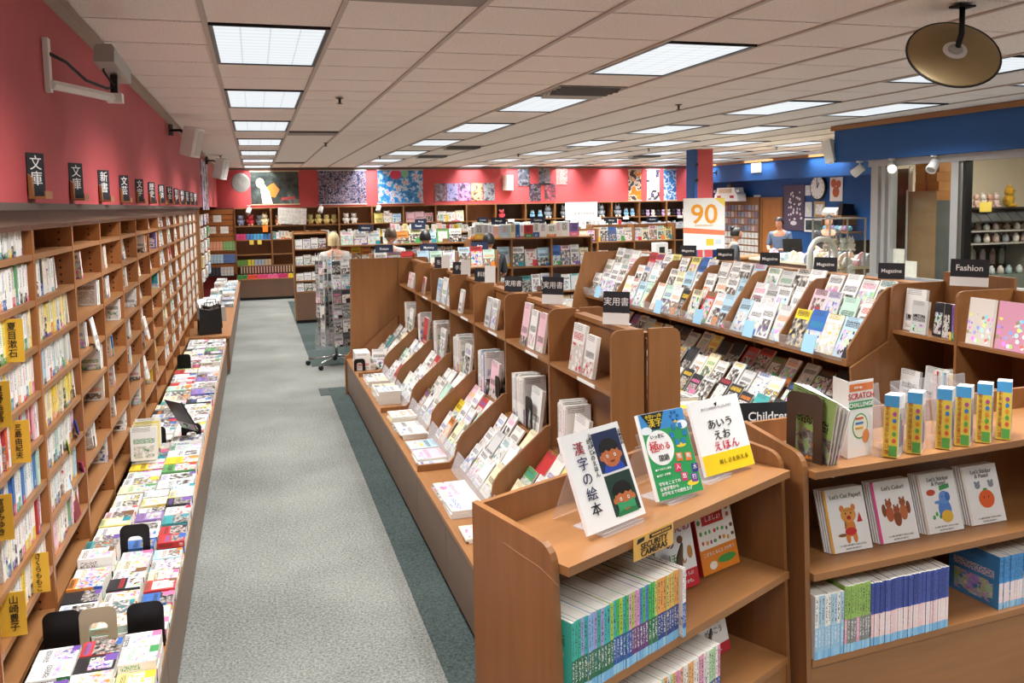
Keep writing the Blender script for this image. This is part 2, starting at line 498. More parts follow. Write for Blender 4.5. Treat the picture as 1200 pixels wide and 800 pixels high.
# troffers
def diffuser_mat():
    k = NT('lit_diffuser')
    o = k.coords()
    s = k.n.new('ShaderNodeSeparateXYZ'); k.l.new(o, s.inputs[0])
    gx = k.math('LESS_THAN', k.math('FRACT', k.math('MULTIPLY', s.outputs[0], 1 / .147)), .05)
    wv = k.math('SINE', k.math('MULTIPLY', s.outputs[1], 70.0))
    e = k.math('ADD', .66, k.math('MULTIPLY', wv, .05))
    e = k.math('SUBTRACT', e, k.math('MULTIPLY', gx, .16))
    k.bsdf.inputs['Base Color'].default_value = (.08, .08, .08, 1)
    k.bsdf.inputs['Emission Color'].default_value = (.90, .96, 1, 1)
    k.l.new(e, k.bsdf.inputs['Emission Strength'])
    return k.m
DIFF = diffuser_mat()
fr_me = B()
w_, l_ = GRID / 2 - .012, GRID - .012
fr_me.prism([(-w_, -l_), (w_, -l_), (w_, l_), (-w_, l_)], 'z', .02, .045)
frame_me = fr_me.mesh('housing', [BLACK])
edge_me = B()
for q in ((-w_, -w_ + .02, -l_, l_), (w_ - .02, w_, -l_, l_), (-w_ + .02, w_ - .02, -l_, -l_ + .015), (-w_ + .02, w_ - .02, l_ - .015, l_)):
    edge_me.box(*q, -.004, .03)
rim_l = bx(-w_, -w_ + .022, -l_, l_, -.004, .02).mesh('rim', [BLACK])
rim_s = bx(-w_ + .022, w_ - .022, -l_, -l_ + .014, -.004, .02).mesh('rim', [BLACK])
diff_me = bx(-w_ + .022, w_ - .022, -l_ + .014, l_ - .014, .004, .02).mesh('diffuser', [DIFF])
colname = {0: 'beside the red wall', 4: 'over the central display island', 8: 'over the magazine rack', 10: 'just past the magazine rack', 12: 'over the till counter', 14: 'behind the till', 16: 'before the blue wall', 18: 'hard by the blue wall'}
for c, r in LIGHTS:
    x, y = GX + (c + .5) * GRID, GY + (r + 1) * GRID
    if x > 6.6 and y < 9: continue
    n = (r + 8) // 4 if c < 12 else (r - 12) // 4
    seen = {0: 2, 4: 2, 8: 2, 10: 2}.get(c, 0)
    pos = (nth(n - seen) + ' ') if n >= seen else ('overhead unseen ' if n else 'rearmost unseen ')
    t = thing('ceiling_light', f'{pos}bright recessed ceiling light of the row {colname[c]}', 'ceiling light', (x, y, CEIL), 0, 'recessed ceiling lights')
    link('housing', frame_me, t); link('rim', rim_l, t); link('rim', rim_l, t, (2 * w_ - .022, 0, 0))
    link('rim', rim_s, t); link('rim', rim_s, t, (0, 2 * l_ - .014, 0)); link('diffuser', diff_me, t)
    ld = bpy.data.lights.new('lamp', 'AREA'); ld.shape = 'RECTANGLE'; ld.size = 2 * w_ - .06; ld.size_y = 2 * l_ - .04
    ld.energy = LIGHT_W; ld.spread = math.radians(122); ld.color = (.985, .985, 1)
    lo = bpy.data.objects.new('lamp', ld); COL.objects.link(lo); lo.location = (0, 0, -.006); lo.parent = t

VENTM = M('vent_metal', '8C8178', .5)
VENTD = M('vent_dark', '3A332E', .6)
for i, (c, r) in enumerate(VENTS):
    x, y = GX + c * GRID, GY + r * GRID
    where = ['dark slot air vent second column from the red wall', 'dark slot air vent at the far end near the posters', 'grey square air vent with dark louvres behind the bright ceiling light', 'grey air vent over the island, farther than the square one', 'grey air vent over the island, farthest of its row',
             'brown slot air vent at the top edge of the view', 'thin slot air vent beside the mirror bracket', 'grey air vent over the till counter'][i]
    t = thing('air_vent', where, 'air vent', (x, y, CEIL), 0, 'ceiling air vents')
    if i in (0, 1, 5, 6):
        part('plate', bx(.01, GRID - .01, .01, GRID - .01, 0, .02), TILE if i > 5 else VENTM, t, world=False)
        part('slot', bx(.02, GRID - .02, .03, .14, -.006, 0), VENTD, t, world=False)
    else:
        part('plate', bx(.01, GRID - .01, .01, GRID - .01, 0, .02), VENTM, t, world=False)
        for k in range(5):
            z = .03 + k * .11
            part('louvre', B().prism([(z, -.002), (z + .07, -.03), (z + .075, -.026), (z + .01, 0)], 'x', .06, GRID - .06), VENTD if k < 3 else GREY, t, world=False)
for i, (x, y) in enumerate([(.71, 7.27), (3.8, 7.32), (1.0, 12.4), (2.2, 15.6), (6.4, 13.4), (8.6, 13.0), (4.6, 15.0), (-.5, 15.5)]):
    t = thing('fire_sprinkler', ['small dark sprinkler head in the second tile column from the red wall', 'small dark sprinkler head over the magazine rack', 'small sprinkler head farther along the second tile column', 'small sprinkler head over the far bookcases', 'small sprinkler head before the red pillar', 'small sprinkler head over the till', 'small sprinkler head over the comics', 'small sprinkler head close to the far left corner'][i], 'sprinkler', (x, y, CEIL - .004), 0, 'ceiling sprinklers')
    part('escutcheon', B().lathe([(.03, -.006), (.035, 0)], 10), VENTD, t, world=False)
    part('head', B().lathe([(.012, -.05), (.028, -.047), (.01, -.04), (.012, -.006)], 8), VENTD, t, world=False)

# walls
L = B().prism([(-1.2, 0), (-1.15, 0), (-1.15, 2.03), (-.77, 2.03), (-.77, CEIL + .05), (-1.2, CEIL + .05)], 'y', YN, YB)
struct('wall_left', L, RED)
struct('trim_1', B().prism([(-.77, CEIL), (-.77, CEIL - .05), (-.735, CEIL - .03), (-.725, CEIL)], 'y', YN, YB), M('crown_wood', '8E7763', .5))
struct('wall_back', bx(-1.2, 12.2, YB, YB + .1, 0, CEIL + .05), RED)
struct('trim_2', B().prism([(YB - .02, CEIL - .045), (YB, CEIL - .045), (YB, CEIL), (YB - .04, CEIL)], 'x', -.7, 11), DARKW)
struct('wall_near', bx(-1.2, 12.2, YN - .1, YN, 0, CEIL + .05), CREAM)
# blue wall behind the till with its soffit
struct('wall_right', B().prism([(11.5, 0), (11.6, 0), (11.6, CEIL + .05), (11.0, CEIL + .05), (11.0, 2.43), (11.5, 2.43)], 'y', 9.97, YB), BLUE)
struct('trim_3', bx(10.97, 11.0, 9.97, YB, CEIL - .05, CEIL), WOODY)
# blue header over the shop window, its sill wall
hd = struct('wall_window', B().prism([(7.0, 2.44), (7.35, 2.44), (7.35, CEIL + .05), (7.0, CEIL + .05)], 'y', YN, 9.33), BLUE)
struct('trim_4', bx(6.965, 7.0, YN, 9.36, CEIL - .055, CEIL), WOODY)
struct('wall_sill', bx(7.0, 7.25, YN, 8.75, 0, 1.02), BLUE)
struct('wall_partition', B().prism([(7.25, 8.75), (7.35, 8.75), (8.13, 9.85), (8.05, 9.93)], 'z', 0, CEIL + .05), CREAM)
struct('wall_gift_room', bx(8.13, 11.6, 9.86, 9.96, 0, CEIL + .05), CREAM)
struct('wall_gift_side', bx(11.5, 11.6, YN, 9.85, 0, CEIL + .05), CREAM)
struct('ceiling_gift_room', B().prism([(7.35, YN), (11.5, YN), (11.5, 9.85), (8.13, 9.85), (7.36, 8.75)], 'z', CEIL - .02, CEIL + .03), M('plain_ceiling', 'D8D2C4', .8))
# window: frame members and panes
win = thing('window_1', '', '', (7.0, 0, 0)); del win['label']; del win['category']; win['kind'] = 'structure'
part('header_rail', bx(7.07, 7.18, YN, 8.78, 2.36, 2.439), ALU, win)
part('sill_rail', bx(7.07, 7.18, YN, 8.78, 1.021, 1.09), ALU, win)
for y0, y1, m_ in ((8.62, 8.74, ALU), (8.50, 8.56, ALU), (8.40, 8.44, ALU), (7.40, 7.50, ALU), (7.30, 7.34, BLACK), (3.2, 3.3, ALU)):
    part('mullion', bx(7.08, 7.17, y0, y1, 1.09, 2.36), m_, win)
for y0, y1 in ((7.50, 8.40), (3.3, 7.30), (-2.5, 3.2)):
    part('pane', bx(7.12, 7.126, y0, y1, 1.09, 2.36), GLASS, win)

# pillar in front of the till
pil = struct('wall_pillar', bx(7.48, 7.78, 13.7, 14.0, 0, CEIL), RED)
part('pillar_face', bx(7.42, 7.48, 13.7, 14.0, 0, CEIL), BLUE, pil)
for z in (2.0, 2.35, 2.62):
    part('bolt', B().lathe([(.03, 0), (.03, .02), (.012, .03)], 10, (0, 0, 0), 0, 'y'), BLACK, pil, loc=(7.45, 13.68, z), rot=(0, 0, PI))

# ================================================================== tall bookcases along the left wall
BX0, BXF = -1.10, -.80
SH = [1.84 - .172 * k for k in range(9)]          # shelf tops
BAYS = [2.89 + .742 * k for k in range(15)]
BAYNAME = ['nearest', 'second', 'third', 'fourth', 'fifth', 'sixth', 'seventh', 'eighth', 'ninth', 'tenth', 'eleventh', 'twelfth', 'thirteenth', 'fourteenth']
def pegmat():
    k = NT('wood_with_peg_holes'); c = lin('A96C3C')
    o = k.coords('Object'); s = k.n.new('ShaderNodeSeparateXYZ'); k.l.new(o, s.inputs[0])
    f, _ = k.noise(k.mapping(o, (14, 14, 1.2)), 2.2, 5)
    base = k.ramp(f, [(.3, tuple(x * .86 for x in c[:3]) + (1,)), (.7, tuple(x * 1.12 for x in c[:3]) + (1,))])
    dz = k.math('SUBTRACT', k.math('FRACT', k.math('MULTIPLY', s.outputs[2], 1 / .032)), .5)
    dx = k.math('DIVIDE', k.math('ADD', s.outputs[0], .055), .032)
    d = k.math('ADD', k.math('MULTIPLY', dz, dz), k.math('MULTIPLY', dx, dx))
    hole = k.math('LESS_THAN', d, .028)
    k.l.new(k.mix(hole, base, lin('2A1A10')), k.bsdf.inputs['Base Color'])
    k.bsdf.inputs['Roughness'].default_value = .4
    return k.m
PEG = pegmat()
side_me = bx(-.30, 0, 0, .014, 0, 1.93).mesh('side_panel', [PEG])
for k in range(14):
    y0, y1 = BAYS[k], BAYS[k + 1]
    t = thing('tall_bookcase', f'tall brown open bookcase against the red wall, {BAYNAME[k]} from the viewer', 'bookcase', (BXF, y0, 0), 0, 'tall bookcases along the red wall')
    wd = y1 - y0
    link('side_panel', side_me, t, (0, .001, 0)); link('side_panel', side_me, t, (0, wd - .015, 0))
    part('back_panel', bx(-.30, -.288, .016, wd - .016, 0, 1.93), WOOD, t, world=False)
    part('top_panel', bx(-.30, 0, .001, wd - .001, 1.931, 1.95), WOOD, t, world=False)
    part('fascia', bx(-.30, .02, .001, wd - .001, 1.951, 2.029), FASCIA, t, world=False)
    for z in SH:
        part('shelf', bx(-.287, -.002, .016, wd - .016, z - .022, z), WOODY, t, world=False)
struct('trim_5', bx(-.79, -.74, YN, 13.25, 2.005, 2.03), DARKW)

# books on those shelves. bays 0 and 1 are full, the others hold leaning remnants
SPN = PI           # spine towards +X
nb = 0
def shelf_row(bay, k, specs, y_from, label_shelf):
    """books side by side from the near end; specs list of (thickness, height, paper, ink, lean)"""
    global nb
    y = y_from
    for i, (th, h, pc, ic, lean) in enumerate(specs):
        dep = .105 if h < .16 else .13
        lab = f'{pc[0]} book with {ic[0]} print, {nth(i)} from left, {label_shelf}'
        # local Y runs to -Y in the world after the half turn
        o = book('paperback', lab, (dep, th, h), (BXF - .012 - uni(0, .012), y + th, SH[k] + .0015 + th * abs(math.sin(lean))), (lean, 0, SPN), pc, ic, 'spine-out books on the tall bookcases')
        y += th + .0008 + abs(math.sin(lean)) * h * (1 if i == len(specs) - 1 or lean == 0 else .05)
        nb += 1
    return y
SCHEME = {  # per shelf paper choices for the two near bays
    (0, 0): 'W', (0, 1): 'W', (0, 2): 'W', (0, 3): 'W', (0, 4): 'R', (0, 5): 'B', (0, 6): 'W', (0, 7): 'W',
    (1, 1): 'G', (1, 2): 'Y', (1, 3): 'W', (1, 4): 'Y', (1, 5): 'W', (1, 6): 'W', (1, 7): 'W'}
def paper_for(s):
    if s == 'Y': return random.choices([PAPERC[3], PAPERC[4], PAPERC[9], PAPERC[0]], [3, 3, 2, 2])[0]
    if s == 'R': return random.choices([PAPERC[10], PAPERC[0], PAPERC[8], PAPERC[7]], [3, 2, 2, 1])[0]
    if s == 'B': return random.choices([PAPERC[11], PAPERC[6], PAPERC[9], PAPERC[8], PAPERC[0]], [3, 3, 1, 2, 2])[0]
    return pick_paper(W_LIGHT)
for (bay, k), s in SCHEME.items():
    y = BAYS[bay] + (.16 if bay == 0 else .02)
    end = BAYS[bay + 1] - (.075 if bay == 0 else .16)
    if (bay, k) == (1, 1): end -= .18
    specs = []
    tot = y
    while tot < end:
        th = uni(.024, .040); tot += th
        specs.append((th, uni(.134, .145), paper_for(s), random.choice(INKC), 0))
    shelf_row(bay, k, specs, y, f'{nth(k)} shelf down of {BAYNAME[bay]} bookcase')
    if bay == 1 and rnd() < .7:
        shelf_row(bay, k, [(.018, .138, pick_paper(W_LIGHT), random.choice(INKC), -.25)], tot + .05, f'leaning, {nth(k)} shelf down of {BAYNAME[bay]} bookcase')
for bay in range(2, 7):
    for k in range(1, 8):
        if (bay, k) in {(5, 2), (6, 2), (5, 3), (6, 4), (5, 6), (6, 5), (4, 1)}: continue
        r = rnd()
        if (bay, k) in ((2, 3), (3, 6), (2, 8)): r = .9
        n = random.choice((2, 2, 3))
        specs = [(uni(.016, .030), uni(.128, .138), pick_paper(W_LIGHT), random.choice(INKC), 0) for _ in range(n)]
        wdt = sum(q[0] for q in specs)
        if r < .45:                        # packed against the far side
            shelf_row(bay, k, specs, BAYS[bay + 1] - .03 - wdt - .01, f'{nth(k)} shelf down of {BAYNAME[bay]} bookcase')
        else:
            specs = [(a, b_, c, d, random.choice((-.3, -.38, -.22))) for a, b_, c, d, _ in specs[:3]]
            shelf_row(bay, k, specs, BAYS[bay + 1] - .42 - uni(0, .1), f'leaning, {nth(k)} shelf down, {BAYNAME[bay]} bookcase')
# the far bays: rows too small to count one by one
for bay in range(10, 14):
    t = B()
    for k in range(0, 8):
        y = BAYS[bay] + .03
        while y < BAYS[bay + 1] - .06:
            th = uni(.02, .05)
            t.box(BXF - .20, BXF - .015, y, y + th, SH[k] + .001, SH[k] + uni(.11, .145)); y += th + .002
    far_sp = print_mat('far_row_spines', 'spine') if 'far_row_spines' not in MATS else MATS['far_row_spines']
    o = solo('packed_book_row', t, M('pale_spines', 'D9D4C8', .5, noise=.35, nscale=26), f'tightly packed pale book rows filling the {BAYNAME[bay]} bookcase', 'books')
    o['kind'] = 'stuff'
# face-out books
FACEX = PI / 2    # cover towards +X  (local -Y -> +X)
def faceout_x(lab, y, k, dims, paper, ink, tilt=.12, x=None, name='face_out_book', z=None, group='face-out books on the tall bookcases'):
    return book(name, lab, dims, (x if x else BXF - .05, y, (SH[k] if z is None else z) + .004), (-tilt, 0, FACEX), paper, ink, group)
faceout_x('green and yellow face-out book on the second shelf of the second bookcase', BAYS[1] + .05, 1, (.12, .02, .13), PAPERC[12], INKC[7])
faceout_x('white face-out book behind the green one on the second shelf', BAYS[1] + .19, 1, (.11, .02, .132), PAPERC[0], INKC[0], x=BXF - .08)
for bay, k, p, nm in ((5, 2, PAPERC[0], 'white'), (6, 0, PAPERC[0], 'white'), (6, 2, PAPERC[2], 'off-white'), (5, 3, PAPERC[15], 'teal'), (6, 4, PAPERC[0], 'white'), (5, 6, PAPERC[0], 'white'), (6, 5, PAPERC[14], 'orange'), (4, 1, PAPERC[0], 'white')):
    faceout_x(f'{nm} face-out book on {nth(k)} shelf down of {BAYNAME[bay]} tall bookcase', BAYS[bay] + .45, k, (.115, .016, .132), p, random.choice(INKC))
for bay in (7, 8, 9):
    for k in range(0, 8, 1):
        for j in (0, 1):
            p = pick_paper(W_LIGHT)
            faceout_x(f'{p[0]} face-out cover, {"near" if j == 0 else "far"} one on {nth(k)} shelf of {BAYNAME[bay]} bookcase', BAYS[bay] + .22 + j * .24, k, (.17, .02, .134), p, random.choice(INKC), .1, BXF - .02)

# yellow author dividers with vertical names
YEL = M('yellow_divider_plastic', 'E8B53A', .4)
for bay, k, dy, s, words in ((0, 2, .335, .034, '夏目漱石'), (0, 3, .13, .034, '東野圭吾'), (0, 4, .33, .03, '三島由紀夫'), (0, 5, .07, .03, '宮部みゆき'), (0, 7, .14, .034, '山崎豊子'), (0, 7, .47, .03, 'さくらももこ')):
    lab = {'夏目漱石': 'yellow author divider lettered in four characters on the third shelf of the nearest bookcase', '東野圭吾': 'yellow author divider on the fourth shelf of the nearest bookcase', '三島由紀夫': 'yellow author divider of five characters on the fifth shelf, nearest bookcase',
           '宮部みゆき': 'yellow author divider beside red spines on the sixth shelf, nearest bookcase', '山崎豊子': 'lowest yellow author divider by the left table in the nearest bookcase', 'さくらももこ': 'farther yellow author divider on the lowest full shelf, nearest bookcase'}[words]
    if k == 4: k_ = 4
    t = thing('author_divider', lab, 'shelf divider', (BXF - .004, BAYS[bay] + dy, SH[k] + .002), 0, 'yellow author dividers')
    part('plate', bx(-.03, .046, .0, .0022, 0, .146), YEL, t, world=False)
    text(vert(words), t, (.012, -.0012, .074), UPR, .024 if len(words) > 4 else .030, INKB, 0, line=1.0)

# section cards in wooden holders standing on the ledge over the bookcases
CARDW = ['文庫', '文庫', '新書', '文芸', '文学', '歴史', '経済', '社会', '哲学', '科学', '芸術', '教育', '語学']
for k in range(13):
    y = BAYS[k] + .62
    t = thing('section_card', f'small black section card in a wooden holder on the red wall, {nth(k)} from the viewer', 'sign', (-.765, y, 2.045), 0, 'section cards on the red wall')
    part('holder', B().prism([(0, 0), (.055, 0), (.055, .028), (.05, .028), (.05, .008), (.012, .008), (.012, .075), (0, .09)], 'y', -.055, .055), WOOD, t, world=False)
    c = part('card', bx(.018, .022, -.04, .04, .010, .165), BLACKCARD, t, world=False, rot=(0, 0, -.55))
    text(vert(CARDW[k]), c, (.0228, 0, .098), (PI / 2, 0, PI / 2), .056, INKW, .001)

# ================================================================== low display tables in front of the tall bookcases
TZ, TXF = .40, -.375
edges_ = [1.9, 3.38, 4.86, 6.34, 7.82, 9.30, 10.8]
for i in range(6):
    y0, y1 = edges_[i], edges_[i + 1]
    t = thing('low_display_table', f'low brown display table before the tall bookcases, {nth(i)} from the viewer', 'display table', (-.59, y0, 0), 0, 'low tables beside the aisle')
    part('table_top', bx(-.79, TXF, y0 + .002, y1 - .002, TZ - .03, TZ), WOODY, t)
    part('front_panel', bx(TXF - .03, TXF - .008, y0 + .004, y1 - .004, .06, TZ - .031), WOODF, t)
    part('plinth', bx(-.76, TXF - .06, y0 + .01, y1 - .01, 0, .059), DARKW, t)
    part('side_panel', bx(-.78, TXF - .031, y0 + .004, y0 + .02, .06, TZ - .031), WOOD, t)
# higher end table farther along
t = thing('end_display_table', 'taller brown display table holding bags and pads at the far end of the aisle', 'display table', (-.6, 10.85, 0))
part('table_top', bx(-.80, -.33, 10.86, 18.9, .44, .47), WOODY, t)
part('front_panel', bx(-.37, -.35, 10.88, 18.9, .06, .439), WOODF, t)
part('end_panel', bx(-.79, -.371, 10.865, 10.885, .06, .439), WOOD, t)
part('plinth', bx(-.76, -.40, 10.9, 18.9, 0, .059), DARKW, t)

# stacks of books on the low tables: three columns near, two columns of larger books farther on
ROT_FLAT = (-PI / 2, 0, PI / 2)       # cover up, head towards the wall
nstk = 0
rows = []
y = 2.30
r = 0
while y < 10.55:
    if y < 4.9: cols = [(-.775, .136), (-.633, .130), (-.498, .124)]; pitch = uni(.110, .122)
    elif y < 7.2: cols = [(-.775, .19), (-.578, .19)]; pitch = uni(.135, .15)
    else: cols = [(-.775, .20), (-.57, .19)]; pitch = uni(.19, .21)
    for g_ in (3.30, 4.16, 6.03, 9.0):
        if y - .03 < g_ < y + pitch: y = g_ + .03
    rows.append((y, cols, pitch))
    y += pitch
TAB_COL = {0: 'wall-side', 1: 'middle', 2: 'aisle-side'}
TOPW = [11, 11, 6, 3, 1.5, 3, 2, 1.5, 1.2, 1.6, 1.8, 1.4, 1, 4, .8, 1, .8, 1]
budget = 298
for r, (y, cols, pitch) in enumerate(rows):
    # a gentle wave of stack heights as in the photo
    for c, (x, sz) in enumerate(cols):
        base = {0: .05, 1: .045, 2: .04}[c] + .035 * (math.sin(y * 2.1 + c * 1.7) + 1) * .6 + uni(0, .015)
        if y > 7.0: base = .05 + .03 * rnd()
        if 3.8 < y < 4.1 and c == 0: base = .13
        if 2.95 < y < 3.3: base = max(base, .09)
        nbk = 3 if (y < 4.9 and rnd() < .55) else 2
        if y > 7.0: nbk = 2 if rnd() < .7 else 1
        z = TZ + .001
        cname = TAB_COL[c] if len(cols) == 3 else ('wall-side', 'aisle-side')[c]
        for j in range(nbk):
            if budget <= 0: break
            th = base / nbk * uni(.85, 1.1)
            pc = pick_paper(TOPW); ic = random.choice(INKC)
            top = j == nbk - 1
            place = 'on top' if top else ('at the bottom' if j == 0 else 'in the middle')
            hd_ = sz - .004; wd_ = pitch - .006
            # ROT_FLAT: local X -> +Y, local Z -> -X, local Y -> -Z
            jx, jy = uni(-.003, .003), uni(-.002, .002)
            book('stacked_book', f'{pc[0]} book {place} of stack, {nth(r)} row from viewer, {cname} column', (wd_, th, hd_), (x + sz - .002 + jx, y + .003 + jy, z + th), ROT_FLAT, pc, ic, 'book stacks on the low tables')
            z += th + .0006; budget -= 1

# bookends standing among the stacks
def bookend(name, label, loc, rotz, mat, w_=.14, h_=.16, hole=True, group='bookends', tilt=0):
    t = thing(name, label, 'bookend', loc, rotz, group)
    if tilt: t.rotation_euler = (tilt, 0, rotz)
    b = B()
    def rr(w, h, r, z0, n=5):
        pts = [(-w / 2, z0), (w / 2, z0)]
        for a in range(n + 1):
            q = PI / 2 * a / n
            pts.append((w / 2 - r + r * math.cos(q), z0 + h - r + r * math.sin(q)))
        for a in range(n + 1):
            q = PI / 2 + PI / 2 * a / n
            pts.append((-w / 2 + r + r * math.cos(q), z0 + h - r + r * math.sin(q)))
        return pts
    outer = rr(w_, h_, .03, 0)
    if hole:
        inner = rr(w_ * .5, h_ * .68, .02, 0)
        n = len(outer); o = 0
        for t_ in (-.002, .002):
            b.v += [(p, t_, q) for p, q in outer] + [(p, t_, q) for p, q in inner]
        # ring between the outlines, open at the foot
        for i in range(1, n):
            j = (i + 1) % n
            b.face((i, j, n + j, n + i)); b.face((2 * n + j, 2 * n + i, 3 * n + i, 3 * n + j))
            b.face((j, i, 2 * n + i, 2 * n + j)); b.face((n + i, n + j, 3 * n + j, 3 * n + i))
        b.face((1, n + 1, 3 * n + 1, 2 * n + 1)); b.face((n, 0, 2 * n, 3 * n))
    else:
        b.prism([(p, q) for p, q in outer], 'y', -.002, .002)
    part('upright_plate', b, mat, t, world=False)
    part('foot_plate', bx(-w_ / 2 * .5, w_ / 2 * .5, .003, .02, 0, .0015), mat, t, world=False)
    return t
BEIGE = M('beige_metal', 'B5A88C', .4)
for lab, x, y, z, m, ho in (('black bookend with cut-out near the aisle edge, front of the near stacks', -.44, 3.30, TZ + .08, BLACKM, False), ('beige bookend with a paper behind, second row of bookends', -.60, 3.31, TZ + .06, BEIGE, True), ('black bookend against the wall-side stacks', -.72, 3.32, TZ + .03, BLACKM, False),
                            ('black bookend with open arch amid the middle stacks', -.58, 4.16, TZ + .07, BLACKM, True), ('black bookend beside pale books farther up the low table', -.68, 6.03, TZ + .05, BLACKM, False), ('black bookend holding the leaning magazine up the low table', -.46, 6.04, TZ + .05, BLACKM, True), ('far black bookend on the low table', -.72, 9.0, TZ + .05, BLACKM, False)):
    bookend('bookend', lab, (x, y, TZ + .001), 0, m, hole=ho, group='bookends on the low tables', h_=.175, w_=.125)
# leaning and standing single items near the tables
book('leaning_magazine', 'dark magazine leaning on a bookend on the low table', (.19, .012, .24), (-.40, 5.90, TZ + .16), (-.5, 0, 2.2), PAPERC[13], INKC[2], cat='magazine')
for lab, y, z, dims, p, ic in (('white pamphlet hanging from the third shelf of the third bookcase', BAYS[2] + .35, 1.30, (.09, .006, .17), PAPERC[0], INKC[2]), ('orange and white face-out paperback low in the sixth bookcase', BAYS[5] + .2, 1.05, (.13, .015, .17), PAPERC[0], INKC[5]), ('white paperback with yellow band standing low in the fifth bookcase', BAYS[5] + .05, .78, (.13, .015, .17), PAPERC[0], INKC[7])):
    faceout_x(lab, y, 0, dims, p, ic, .18, BXF + .02, 'display_paperback', z - .01)
for i, (y, z, h) in enumerate([(5.55, .53, .20), (5.62, .53, .20), (5.70, .53, .19), (5.78, .53, .21)]):
    book('tall_booklet', f'{["white", "cream", "pale yellow", "white and red"][i]} tall booklet standing at the wall side of low tables, {nth(i)}', (.15, .012, .20), (-.62, y, TZ + .09), (.12, 0, PI), PAPERC[(0, 3, 4, 0)[i]], INKC[(3, 4, 5, 0)[i]])
# price and note cards sticking out of the second bookcase
for lab, y, z, rz, col_, w_, h_ in (('pink paper slip sticking out low in the second bookcase', 4.30, .80, .4, 'E45FB0', .09, .05), ('pale blue paper slip sticking out low in the second bookcase', 4.02, .78, -.3, 'CDE6EE', .05, .15), ('bright green paper slip on the lower shelf of the second bookcase', 4.06, .96, .2, 'A9CC2E', .11, .06), ('blue paper slip on the lower shelf of the second bookcase', 4.25, .99, .3, '2F62C8', .10, .07), ('maroon book standing low in the second bookcase', 4.15, .63, .0, '7E1E28', .12, .14)):
    solo('paper_slip' if 'slip' in lab else 'maroon_book', bx(-w_ / 2, w_ / 2, -.001, .001 if 'slip' in lab else .02, -.0, h_), M(col_ + '_paper', col_, .6), lab, 'paper slip' if 'slip' in lab else 'book', (BXF - .005, y, z), (-.15, rz * .5, PI / 2 + rz))

# goods covering the end display table
for j in range(18):
    pc = random.choice([PAPERC[0], PAPERC[5], PAPERC[2], ('grey', '9A9AA0'), PAPERC[6]]); ic = INKC[random.choice((2, 1, 8))]
    y = 14.05 + (j // 2) * .5; th = uni(.04, .14)
    book('boxed_game', f'{pc[0]} flat box on the end display table, {("wall", "aisle")[j % 2]} side, {nth(j // 2)} from viewer', (.40, th, .19), ((-.575, -.365)[j % 2], y, .4715 + th), ROT_FLAT, pc, ic, 'flat boxes on the end display table', 'box')

# ================================================================== central display island
IY = [3.42, 4.25, 5.08, 5.87, 6.66, 7.40, 8.16, 9.20]
IXB, ISP = .88, 1.62           # aisle-side front of the base, spine
UF = .165                      # depth of the upper case on each side
BZ = .39
def rounded(pts, k, r, n=5):
    """replace corner k of an x-z outline by an arc of radius r"""
    P = Vector(pts[k]); A = (Vector(pts[k - 1]) - P).normalized(); C = (Vector(pts[(k + 1) % len(pts)]) - P).normalized()
    out = []
    for i in range(n + 1):
        t = i / n
        out.append(tuple(P + A * r * (1 - t) ** 2 + C * r * t ** 2))
    return [tuple(p) for p in pts[:k]] + out + [tuple(p) for p in pts[k + 1:]]
base_names = ['nearest', 'second', 'third', 'fourth', 'fifth', 'sixth', 'farthest']
# base units
for side, sx in (('aisle side', 1), ('far side', -1)):
    X = lambda x: x if sx == 1 else 2 * ISP - x
    bases = []
    for i in range(7):
        y0, y1 = IY[i] + (-.48 if i == 0 else 0), IY[i + 1]
        if i == 0 and sx == -1: y0 = IY[0]
        t = thing('island_base_unit', f'low brown base cabinet of the central island, {side}, {base_names[i]}', 'cabinet', (X(1.25), y0, 0), 0, 'base cabinets of the central island'); bases.append(t)
        def bxx(a, b_, *q): return bx(min(X(a), X(b_)), max(X(a), X(b_)), *q)
        part('front_panel', bxx(IXB, IXB + .02, y0 + .002, y1 - .002, .05, BZ - .025), WOODF, t)
        part('ledge', bxx(IXB - .006, ISP - .02, y0 + .001, y1 - .001, BZ - .024, BZ), WOODY, t)
        part('plinth', bxx(IXB + .04, ISP - .03, y0 + .002, y1 - .002, 0, .049), DARKW, t)
        # sloped tray with steps
        part('tray_slope', B().prism([(X(1.20), BZ + .001), (X(1.215), BZ + .001), (X(1.46), .70), (X(1.445), .71)], 'y', y0 + .012, y1 - .012), WOOD, t)
    for i, y in enumerate(IY):
        if i == 0: continue
        full = i % 2 == 0 or i == 7
        pts = [(IXB + .005, BZ + .001), (1.455, BZ + .001), (1.455, .83), (1.43, .825), (1.17, .60), (1.135, .55), (1.115, .46), (1.085, .43), (IXB + .005, .43)] if full else [(1.11, BZ + .001), (1.455, BZ + .001), (1.455, .83), (1.43, .825), (1.17, .60), (1.135, .55), (1.12, .46)]
        pts = [(X(a), b_) for a, b_ in pts]
        part('tray_divider', B().prism(pts, 'y', y - .011, y - .001) if i == 7 else B().prism(pts, 'y', y - .009, y + .009), WOOD, bases[i - 1])
    if sx == 1:
        part('end_panel', B().prism([(.86, 0), (ISP, 0), (ISP, 1.445), (.955, 1.445), (.925, .46), (.86, .40)], 'y', 9.205, 9.235), WOOD, bases[6])
        part('end_gusset', B().prism([(.95, .40), (1.43, .40), (1.43, .84)], 'y', 9.170, 9.187), WOOD, bases[6])
